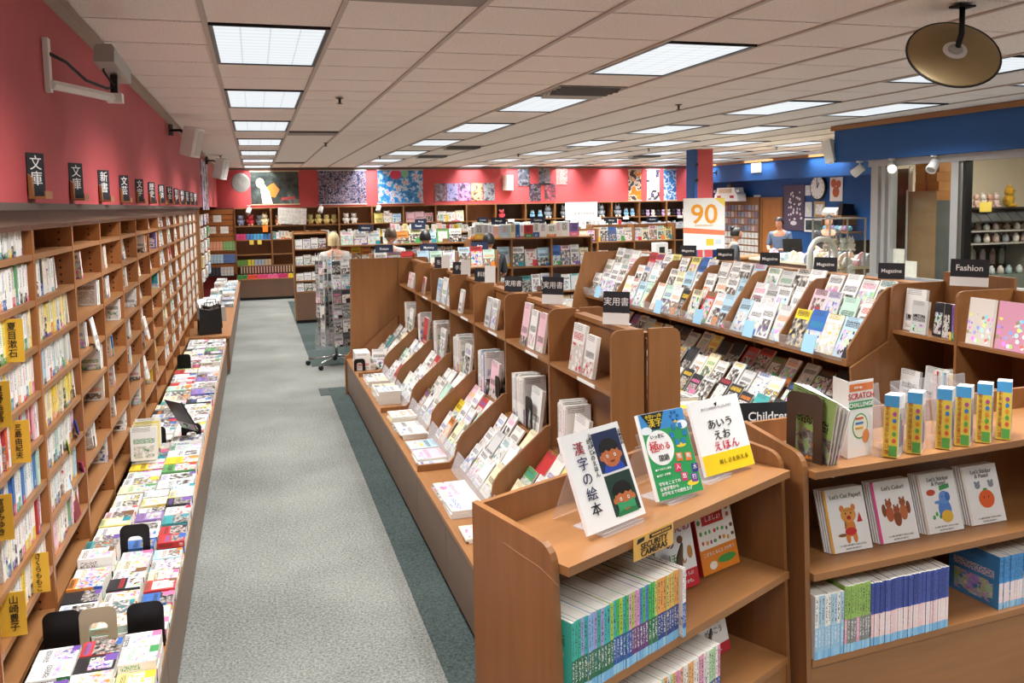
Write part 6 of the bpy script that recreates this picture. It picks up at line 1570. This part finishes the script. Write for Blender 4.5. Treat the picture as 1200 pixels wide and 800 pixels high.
# ------------------------------------------------ the 90 sign
s = thing('anniversary_sign', 'white board with a big orange 90 on a stand before the blue pillar', 'sign', (6.36, 11.45, 0), -.40)
part('board', bx(-.30, .30, 0, .012, 1.27, 2.03), WHT, s, world=False)
part('salmon_stripe', B().prism([(-.298, 1.52), (.298, 1.48), (.298, 1.55), (-.298, 1.60)], 'y', -.0012, -.0002), C('E8805A'), s, world=False)
part('yellow_corner', B().prism([(.14, 2.03), (.298, 2.03), (.298, 1.90)], 'y', -.0012, -.0002), C('F2D86A'), s, world=False)
text('90', s, (0, -.003, 1.78), UPR, .40, C('F0A02A'), .012); text('ANNIVERSARY', s, (.0, -.003, 1.625), UPR, .042, C('C89A5A'), .0005)
part('mascot_box', B().prism([(.03, 1.33), (.14, 1.33), (.14, 1.43), (.03, 1.43)], 'y', -.0012, -.0002), C('E8C83A'), s, world=False); part('doodle_box', B().prism([(.16, 1.35), (.25, 1.35), (.25, 1.42), (.16, 1.42)], 'y', -.0012, -.0002), C('C8D4DC'), s, world=False)
part('pole', B().tube([(0, .03, .03), (0, .03, 1.5)], .015, 8), GREY, s, True, False); part('foot', B().lathe([(.20, 0), (.20, .015), (.03, .03)], 20, (0, .03, 0)), GREY, s, True, False)
c = thing('white_terminal', 'white box terminal with dark slot beside the 90 sign', 'terminal', (5.95, 12.0, 0)); part('body', bx(-.1, .1, 0, .16, 0, 1.36), WHITE, c, world=False); part('slot', bx(-.045, .045, -.004, -.0005, 1.16, 1.3), BLACK, c, world=False)
for j, (x, hx, nm) in enumerate(((5.6, '5A9A4A', 'green'), (5.75, 'E8D23A', 'yellow'), (5.95, '4A8AC8', 'blue'), (6.1, 'E8D23A', 'yellow'), (6.25, 'C83A40', 'red'))):
    solo('colour_block_toy', B().box(0, .12, 0, .1, 0, .07).box(.02, .05, .03, .06, .0701, .085).box(.07, .10, .03, .06, .0701, .085), M('block_' + hx, hx, .4), f'{nm} block toy on the table under the 90 sign, {nth(j)} from left', 'toy', (x, 10.6, 1.131), (0, 0, .2), 'block toys under the 90 sign')
t = thing('toy_table', 'pale table with block toys before the 90 sign', 'table', (5.9, 10.7, 0)); part('table_top', bx(5.5, 6.5, 10.5, 10.9, 1.10, 1.13), M('counter_cream', 'D8D2B4', .4), t)
for x in (5.53, 6.43):
    for y in (10.53, 10.83): part('leg', bx(x, x + .04, y, y + .04, 0, 1.099), GREY, t)

# ================================================================== gift room behind the shop window
gw = 9.2
t = thing('cardboard_sheet', 'tall brown cardboard sheet leaning inside the shop window', 'cardboard', (7.5, 8.4, 0)); part('board', bx(7.50, 7.515, 8.16, 8.60, 0, 2.06), PAPER, t); part('edge_strip', bx(7.495, 7.52, 8.601, 8.63, 0, 2.08), CARD, t)
t = thing('brown_door_panel', 'dark brown narrow board behind the window, left of the cardboard', 'board', (7.6, 8.85, 0)); part('panel', bx(7.60, 7.63, 8.72, 8.98, .0, 2.34), wood('brown_board', '6E4C34', (14, 14, 2)), t); part('edge', bx(7.60, 7.63, 8.68, 8.719, .0, 2.36), CARD, t)
for j in range(4):
    b_ = thing('orange_carton', f'orange carton in the stack at the window top, {nth(j)} from the bottom', 'carton', (7.5, 7.95, 2.081 + j * .085 - (0 if True else 0)), .1 * (j % 2), 'orange cartons')
    b_.location.z = 1.951 + j * .11; b_.location.x = 7.72; b_.location.y = 8.42
    part('carton_body', bx(-.13, .13, -.17, .17, 0, .108), M('orange_card', 'D08A3C', .6, noise=.08, nscale=10), b_, world=False); part('tape', bx(-.1315, -.1305, -.02, .02, 0, .108), M('tape', 'B8683A', .4), b_, world=False)
solo('carton_shelf', bx(7.56, 7.88, 8.22, 8.62, .0, 1.949), M('grey_cabinet', '6A706C', .5), 'grey cabinet under the orange cartons behind the window', 'cabinet')
for j, (y, z, h) in enumerate(((8.32, 1.10, .30), (8.12, 1.09, .18))): solo('paper_notice', bx(7.13, 7.135, y - .10, y + .08, z, z + h), M('paper_note', 'DCD8C8', .6, noise=.1, nscale=20), f'white paper notice inside the window, {("upper", "lower")[j]} one', 'notice')
# shelving in the room, facing the window
t = thing('gift_shelf', 'long dark grey gift shelving seen through the shop window', 'shelving', (9.6, 9.5, 0))
part('cabinet', bx(8.35, 11.2, 9.2, 9.8, 0, .93), M('grey_green_cabinet', '77857A', .5), t)
for z, m_ in ((1.36, GREY), (1.53, GREY), (1.83, BLACK)): part('shelf_board', bx(8.35, 11.2, 9.3, 9.8, z - .02, z), m_, t)
part('back_board', bx(8.35, 11.2, 9.801, 9.84, .931, 1.83), M('dark_slats', '3A2A1C', .6), t)
for k in range(16): part('sloped_bin', B().prism([(9.24, 1.66), (9.26, 1.64), (9.42, 1.80), (9.40, 1.809)], 'x', 8.37 + k * .175, 8.53 + k * .175), M('bin_grey', '4A4E4E', .35), t)
for x in (8.35, 9.3, 10.25, 11.18): part('upright', bx(x, x + .02, 9.45, 9.8, .931, 1.329), GREY, t)
for j in range(12):
    hx = ['D8B8A8', 'E0D8D0', 'C89A80', 'D8C0B8'][j % 4]
    plush(f'{("tan", "white", "brown", "pink")[j % 4]} little figure on top of the gift shelving, {nth(j)} from left', (8.5 + j * .112, 9.5, 1.831), .3, hx, .115, ('round', 'point')[j % 2])
plush('golden figure at the right end on top of the gift shelving', (9.95, 9.5, 1.831), .3, 'C89A2A', .18, 'point')
for k, (z, n) in enumerate(((1.531, 15), (1.361, 15), (1.03, 16), (.931, 14))):
    for j in range(n):
        hx = [['D8D8D0', 'B8A898', '8A7A70'], ['E4DCD0', 'C8B0A8', '9AA0A0'], ['B89890', 'A8B0A0', 'C8B8C0'], ['C8D0D0', 'D8D0C8', 'A8C0C4']][k][j % 3]; h = (.09, .12, .24, .12)[k]
        nm = {'D8D8D0': 'white', 'B8A898': 'beige', '8A7A70': 'brown', 'E4DCD0': 'ivory', 'C8B0A8': 'rosy', '9AA0A0': 'grey', 'B89890': 'dusty pink', 'A8B0A0': 'sage', 'C8B8C0': 'mauve', 'C8D0D0': 'silver', 'D8D0C8': 'pale', 'A8C0C4': 'aqua'}[hx]
        b_ = B().lathe([(.035, 0), (.045, h * .3), (.04, h * .7), (.02, h * .9), (.022, h)], 8) if k != 2 else B().prism([(-.04, 0), (.04, 0), (.045, .16), (.02, .22), (-.02, .22), (-.045, .16)], 'y', -.012, .012)
        solo('gift_item', b_, M('gift_' + hx, hx, .35, noise=.2, nscale=30), f'{nm} gift item in the window room, {("top", "second", "hanging", "cabinet-top")[k]} row, {nth(j)} from left', 'gift', (8.5 + j * .165 + uni(-.02, .02), (9.40, 9.40, 9.785, 9.32)[k], z), (0, 0, 0), 'gift items behind the shop window', k != 2)
solo('yellow_price_sign', bx(0, .20, 0, .006, 0, .13), M('yellow_tag', 'E8D05A', .5), 'yellow price sign on the gift shelving', 'price sign', (9.25, 9.29, 1.78))
for j in range(2):
    ld = bpy.data.lights.new('gift_lamp', 'AREA'); ld.shape = 'RECTANGLE'; ld.size = .6; ld.size_y = 1.2; ld.energy = 40; ld.color = (1, .93, .82)
    t = thing('gift_room_light', f'ceiling light in the room behind the shop window, {("nearer", "farther")[j]}', 'ceiling light', (9.0, 5.4 + j * 2.6, CEIL - .043), 0, 'gift room lights'); part('panel', bx(-.31, .31, -.62, .62, 0, .01), DIFF, t, world=False); part('rim', bx(-.33, .33, -.64, .64, .0105, .02), WHITE, t, world=False)
    lo = bpy.data.objects.new('gift_lamp', ld); COL.objects.link(lo); lo.parent = t; lo.location = (0, 0, -.006)

# ================================================================== people
def skin_mesh(verts, edges, radii, root=0, sub=2):
    me = bpy.data.meshes.new('figure'); me.from_pydata(verts, edges, [])
    o = bpy.data.objects.new('figure', me); COL.objects.link(o)
    md = o.modifiers.new('skin', 'SKIN'); md.use_smooth_shade = True
    sv = me.skin_vertices[0].data
    for i, r in enumerate(radii): sv[i].radius = r if isinstance(r, tuple) else (r, r); sv[i].use_root = i == root
    o.modifiers.new('subsurf', 'SUBSURF').levels = sub
    bpy.context.view_layer.update()
    out = bpy.data.meshes.new_from_object(o.evaluated_get(bpy.context.evaluated_depsgraph_get()))
    bpy.data.objects.remove(o); bpy.data.meshes.remove(me)
    for p in out.polygons: p.use_smooth = True
    return out
def person(label, loc, rz, h, shirt, hair, style='short', legs='3A3E48', bow=0.0, arms='down', group=None, skin=None):
    """standing figure facing local -Y; bow tilts head forward"""
    s = h / 1.72
    t = thing('person', label, 'person', loc, rz, group)
    SK = skin or SKIN
    V = [(0, 0, .92), (0, .01, 1.08), (0, .015, 1.26), (0, .01, 1.42), (0, 0, 1.49), (0, -.02 - bow * .05, 1.56)]
    R = [(.155, .11), (.14, .10), (.165, .11), (.12, .085), (.05, .05), (.052, .055)]
    E_ = [(0, 1), (1, 2), (2, 3), (3, 4), (4, 5)]
    def chain(start, pts, rs):
        prev = start
        for p, r in zip(pts, rs): V.append(p); R.append(r); E_.append((prev, len(V) - 1)); prev = len(V) - 1
        return prev
    hands = []
    for q in (-1, 1):
        chain(0, [(q * .09, 0, .84), (q * .10, -.01, .48), (q * .10, .01, .09), (q * .105, -.10, .04), (q * .107, -.17, .03)], [(.085, .09), (.06, .062), (.042, .045), (.04, .035), (.032, .022)])
        if arms == 'down': pts = [(q * .18, .01, 1.41), (q * .22, .02, 1.15), (q * .225, -.04, .92), (q * .22, -.06, .84)]
        else: pts = [(q * .18, .01, 1.41), (q * .23, -.02, 1.16), (q * .15, -.24, 1.10), (q * .11, -.30, 1.11)]
        w_ = chain(3, pts, [(.055, .055), (.042, .042), (.030, .030), (.035, .022)])
        d = Vector(pts[3]) - Vector(pts[2]); d.normalize(); side = Vector((0, 1, 0)) if arms == 'down' else Vector((1, 0, 0))
        base = Vector(pts[3])
        for f in range(4):
            o_ = side * ((f - 1.5) * .017); chain(w_, [tuple(base + d * .05 + o_), tuple(base + d * (.085 + .008 * (f in (1, 2))) + o_ + Vector((0, -.012, -.008)))], [.009, .008])
        chain(w_, [tuple(base + d * .01 - side * .035), tuple(base + d * .04 - side * .05)], [.010, .009])
    V = [(x * s, y * s, z * s) for x, y, z in V]; R = [(r[0] * s, r[1] * s) if isinstance(r, tuple) else r * s for r in R]
    part('body', skin_mesh(V, E_, R), SK, t, True, False)
    # head with face
    hz = 1.635 * s; hy = -.035 * s - bow * .06
    hd = B().ball((0, 0, 0), .076 * s, .095 * s, .115 * s, 16, 12)
    hd.v = [(x * (1 - .25 * max(0, -z / (.115 * s)) ** 1.5), y - (.012 * s if z < -.05 * s and y < 0 else 0), z) for x, y, z in hd.v]
    head = part('head', hd, SK, t, True, False, loc=(0, hy, hz), rot=(-bow * -.5, 0, 0))
    part('nose', B().lathe([(.014 * s, -.02 * s), (.011 * s, 0), (.005 * s, .025 * s)], 8, (0, -.095 * s, -.012 * s)), SK, head, True, False)
    part('mouth', B().ball((0, -.088 * s, -.055 * s), .022 * s, .006 * s, .006 * s, 8, 5), M('lips', 'A8605A', .5), head, True, False)
    for q in (-1, 1):
        part('eye', B().ball((q * .03 * s, -.086 * s, .012 * s), .011 * s, .006 * s, .007 * s, 8, 5), BLACK, head, True, False); part('ear', B().ball((q * .075 * s, .01 * s, -.01 * s), .012 * s, .02 * s, .03 * s, 8, 5), SK, head, True, False)
    HM = M('hair_' + hair, hair, .5, noise=.2, nscale=60)
    n, rings = 18, 10; hb = B(); L = {'short': -.3, 'bob': -.75, 'long': -1.6, 'bun': -.35}[style]
    for i in range(rings + 1):
        f = i / rings
        for k in range(n):
            a = 2 * PI * k / n; front = max(0, -math.sin(a))
            low = L if front < .35 else .55
            zz = 1.12 - (1.12 - low) * f
            zc = max(-1, min(1, zz / 1.12)); rr = math.sqrt(max(.0, 1 - zc * zc)) if zc > 0 else 1.0
            rr = max(rr, .03) * (1.09 if zc > -.2 else 1.05)
            hb.v.append((.080 * s * rr * math.cos(a) * 1.02, .098 * s * rr * math.sin(a) * 1.04 + .006 * s, .115 * s * zz))
    for i in range(rings):
        for k in range(n): q = (k + 1) % n; hb.face((i * n + k, (i + 1) * n + k, (i + 1) * n + q, i * n + q))
    hb.face(list(range(n)))
    part('hair', hb, HM, t, True, False, loc=(0, hy, hz), rot=(-bow * -.5, 0, 0))
    if style == 'bun': part('hair_bun', B().ball((0, .07 * s, .10 * s), .05 * s, n=10, rings=6), HM, t, True, False, loc=(0, hy, hz))
    # clothing follows the body
    def grow(idx_pts, e, r, nm, mat): part(nm, skin_mesh([(x * s, y * s, z * s) for x, y, z in idx_pts], e, [(a * s, b_ * s) for a, b_ in r]), mat, t, True, False)
    SV = [(0, 0, .90), (0, .01, 1.08), (0, .015, 1.26), (0, .01, 1.42), (0, .0, 1.47)]; SR = [(.17, .13), (.155, .118), (.18, .125), (.135, .10), (.065, .06)]; SE = [(0, 1), (1, 2), (2, 3), (3, 4)]
    for q in (-1, 1):
        b_ = len(SV); SV += ([(q * .18, .01, 1.41), (q * .222, .02, 1.15)] if arms == 'down' else [(q * .18, .01, 1.41), (q * .232, -.02, 1.16)]); SR += [(.068, .068), (.056, .056)]; SE += [(3, b_), (b_, b_ + 1)]
    grow(SV, SE, SR, 'shirt', M('cloth_' + shirt, shirt, .8, noise=.12, nscale=25))
    TV = [(0, 0, .92), (0, 0, .86)]; TR = [(.165, .122), (.16, .12)]; TE = [(0, 1)]
    for q in (-1, 1): b_ = len(TV); TV += [(q * .09, 0, .78), (q * .10, -.01, .48), (q * .10, .01, .12)]; TR += [(.095, .10), (.075, .078), (.062, .065)]; TE += [(1, b_), (b_, b_ + 1), (b_ + 1, b_ + 2)]
    grow(TV, TE, TR, 'trousers', M('cloth_' + legs, legs, .8))
    return t
person('person with blond bob browsing beyond the spinner rack, back turned', (1.08, 12.55, 0), PI * 1.05, 1.60, 'B8B4AC', 'CDB98A', 'bob', arms='reach')
person('person with short brown hair bent over books beyond the island', (1.80, 12.05, 0), PI * .85, 1.66, 'C8C6C0', '5A4632', 'short', bow=.3, arms='reach')
person('person with black hair mostly hidden behind the bookcases', (2.36, 12.35, 0), PI * .95, 1.60, '4A4C54', '1C1A1A', 'short', arms='reach')
person('person with black hair tied up, grey top, standing beside the 90 sign', (7.50, 12.5, 0), 1.1, 1.52, '5A5E62', '16140F', 'bun', arms='down')
person('clerk in a blue-grey shirt bending at the till by the wooden door', (9.62, 14.4, 0), -.9, 1.62, '5A6C86', '1A1814', 'short', bow=.4, arms='reach')
person('clerk in a dark top facing the viewer behind the till', (9.95, 13.4, 0), -.5, 1.66, '2A2A30', '1A1814', 'short', arms='reach')
cap = person('person in a dark cap browsing beyond the island near the comics', (2.98, 11.1, 0), PI, 1.58, '3A3C40', '1C1C1C', 'short', arms='reach')

# ================================================================== fittings on walls and ceiling
# convex mirror, seen from behind
m = thing('convex_mirror', 'round convex security mirror seen from its bronze back, hanging from the ceiling', 'mirror', (3.21, 3.36, CEIL))
part('ceiling_plate', B().box(-.05, .05, -.03, .03, -.012, -.003), BLACKM, m, world=False)
part('arm', B().tube([(0, 0, -.01), (0, 0, -.13), (-.012, .0, -.165), (-.005, .02, -.205)], .013, 8), BLACKM, m, True, False)
# disc facing away from the viewer and down the shop
dish = B().lathe([(.02, -.020), (.14, -.012), (.20, .0), (.21, .006), (.20, .018), (.14, .044), (.08, .058), (.02, .062)], 40)
dd = part('dish', dish, M('bronze_back', 'A08A62', .4, metal=.35, noise=.06, nscale=4), m, True, False, loc=(-.005, .04, -.215))
vw = Vector((.682, .716, .12)).normalized(); mm = Vector((.958, -.284, 0)) * .42 + Vector((0, 0, .9))
nrm = -vw * .76 + mm * .65; dd.rotation_euler = (-nrm).to_track_quat('Z', 'Y').to_euler()
part('hub_ring', B().lathe([(.045, -.026), (.054, -.022), (.054, -.014)], 24), WHITE, dd, True, False); part('hub', B().lathe([(.012, -.040), (.028, -.036), (.034, -.026)], 20), GREY, dd, True, False)
part('rim_band', B().tube([(.21 * math.cos(2 * PI * k / 40), .21 * math.sin(2 * PI * k / 40), .006) for k in range(40)], .005, 6, 0, True), BLACK, dd, True, False)

# security camera on the red wall
c = thing('security_camera', 'grey box security camera on a bracket high on the red wall', 'security camera', (-.768, 3.86, 2.55))
part('wall_plate', bx(0, .02, -.025, .025, -.08, .13), WHITE, c, world=False)
part('bracket_arm', B().tube([(.02, 0, -.05), (.12, .24, -.05), (.19, .42, -.05)], .020, 6), WHITE, c, False, False)
part('arm_end', bx(.16, .225, .39, .455, -.07, -.03), WHITE, c, world=False)
part('mount', bx(.178, .208, .405, .437, -.03, .05), BLACK, c, world=False)
part('housing', B().prism([(-.042, 0), (.042, 0), (.042, .065), (.032, .08), (-.032, .08), (-.042, .065)], 'y', -.15, .12), GREY, c, world=False, loc=(.193, .42, .055), rot=(-.22, 0, -.12))
part('lens', B().lathe([(.02, 0), (.026, .005), (.026, .05)], 12, (0, 0, 0), 0, 'y'), BLACK, c, True, False, loc=(.208, .535, .07), rot=(-.22, 0, -.12))
part('cable', B().tube([(.02, .0, .07), (.06, .10, .055), (.11, .22, .0), (.17, .36, -.015), (.193, .42, .0)], .007, 6), BLACK, c, True, False)
part('cable', B().tube([(.195, .40, .0), (.16, .36, .06), (.17, .34, .13), (.20, .38, .14)], .005, 6), BLACK, c, True, False)
# wall speakers
def speaker(label, loc, rz, s=1.0, tilt=.25, bracket=True):
    t = thing('loudspeaker', label, 'speaker', loc, rz, 'white wall speakers')
    if bracket: part('bracket', B().tube([(-.16 * s, 0, .10 * s), (-.06 * s, 0, .10 * s), (.0, 0, .06 * s)], .014, 6), BLACKM, t, True, False); part('wall_plate', bx(-.17 * s, -.16 * s, -.03, .03, .05 * s, .16 * s), BLACKM, t, world=False)
    b_ = part('cabinet', B().prism([(0, -.09 * s), (.12 * s, -.075 * s), (.14 * s, -.05 * s), (.14 * s, .05 * s), (.12 * s, .075 * s), (0, .09 * s)], 'z', -.14 * s, .14 * s), WHITE, t, world=False, rot=(0, tilt, 0))
    part('grille', bx(.1405 * s, .144 * s, -.045 * s, .045 * s, -.12 * s, .12 * s), M('grille_white', 'C8C4BA', .6), b_, world=False)
speaker('white wall speaker on a black bracket near the middle of the red wall', (-.595, 9.0, 2.66), -.5, 1.0)
speaker('white wall speaker at the far end of the red wall', (-.55, 15.4, 2.68), -.5, 1.2)
speaker('white wall speaker on the back red wall between the prints', (5.95, 20.345, 2.5), -PI / 2, 1.3, 0, False)
speaker('white speaker under the corner of the blue window header', (7.03, 9.345, 2.60), PI / 2 + .4, 1.0, .25, False)
speaker('white speaker at the left end of the blue soffit', (10.82, 19.2, 2.55), PI, 1.1)
f = thing('round_fan', 'white round wall fan in the far left corner', 'fan', (-.25, 19.9, 2.55), .3)
part('guard', B().lathe([(.05, -.03), (.20, -.02), (.21, .0), (.20, .02), (.06, .05)], 24, (0, 0, 0), 0, 'y'), M('fan_grey', 'B4B0A8', .5), f, False, False); part('motor', B().lathe([(.05, .05), (.09, .07), (.09, .16), (.05, .2)], 14, (0, 0, 0), 0, 'y'), WHITE, f, True, False); part('arm', B().tube([(0, .1, 0), (0, .45, 0)], .02, 6), GREY, f, True, False)
for k in range(8): part('guard_ring', B().tube([(.025 * (k + 1) * math.cos(2 * PI * q / 18), -.036, .025 * (k + 1) * math.sin(2 * PI * q / 18)) for q in range(18)], .005, 4, 0, True), M('fan_dark', '5A5650', .5), f, True, False)
# track spotlights under the blue window header and under the posters
def spot(label, loc, aim, on=False, grp='white track spotlights'):
    t = thing('spotlight', label, 'spotlight', loc, 0, grp)
    part('base', B().lathe([(.035, -.02), (.04, 0)], 12), WHITE, t, True, False); part('stem', B().tube([(0, 0, -.02), (0, 0, -.07)], .010, 6), WHITE, t, True, False)
    e = Vector(aim).normalized().to_track_quat('Z', 'Y').to_euler()
    can = part('can', B().lathe([(.03, -.05), (.048, -.04), (.055, .09), (.05, .095), (.04, .06)], 16), WHITE, t, True, False, loc=(0, 0, -.10), rot=e)
    part('bulb', B().lathe([(.015, .05), (.042, .075), (.03, .088), (.005, .09)], 14), M('bulb_on', 'FFE9C0', .4, emit=12) if on else GREY, can, True, False)
spot('lit white spotlight under the blue header beside the window post', (7.04, 8.35, 2.439), (-.5, -.7, -.25), True)
spot('unlit spotlight at the corner under the blue header', (7.04, 8.9, 2.439), (-.3, .6, -.5))
spot('white spotlight before the window, aimed down to the left', (7.04, 7.7, 2.439), (-.6, -.2, -.6))
for j, x in enumerate((-.1, 1.45, 2.75)):
    spot(f'small white spotlight under the {("first", "second", "third")[j]} large poster', (x, 19.93, 2.06), (-.3, -.3, -.9))
solo('ceiling_detector', B().lathe([(.05, -.04), (.075, -.02), (.075, 0)], 16), WHITE, 'round smoke detector on the ceiling over the comics', 'smoke detector', (4.9, 13.1, CEIL - .004), smooth=True)
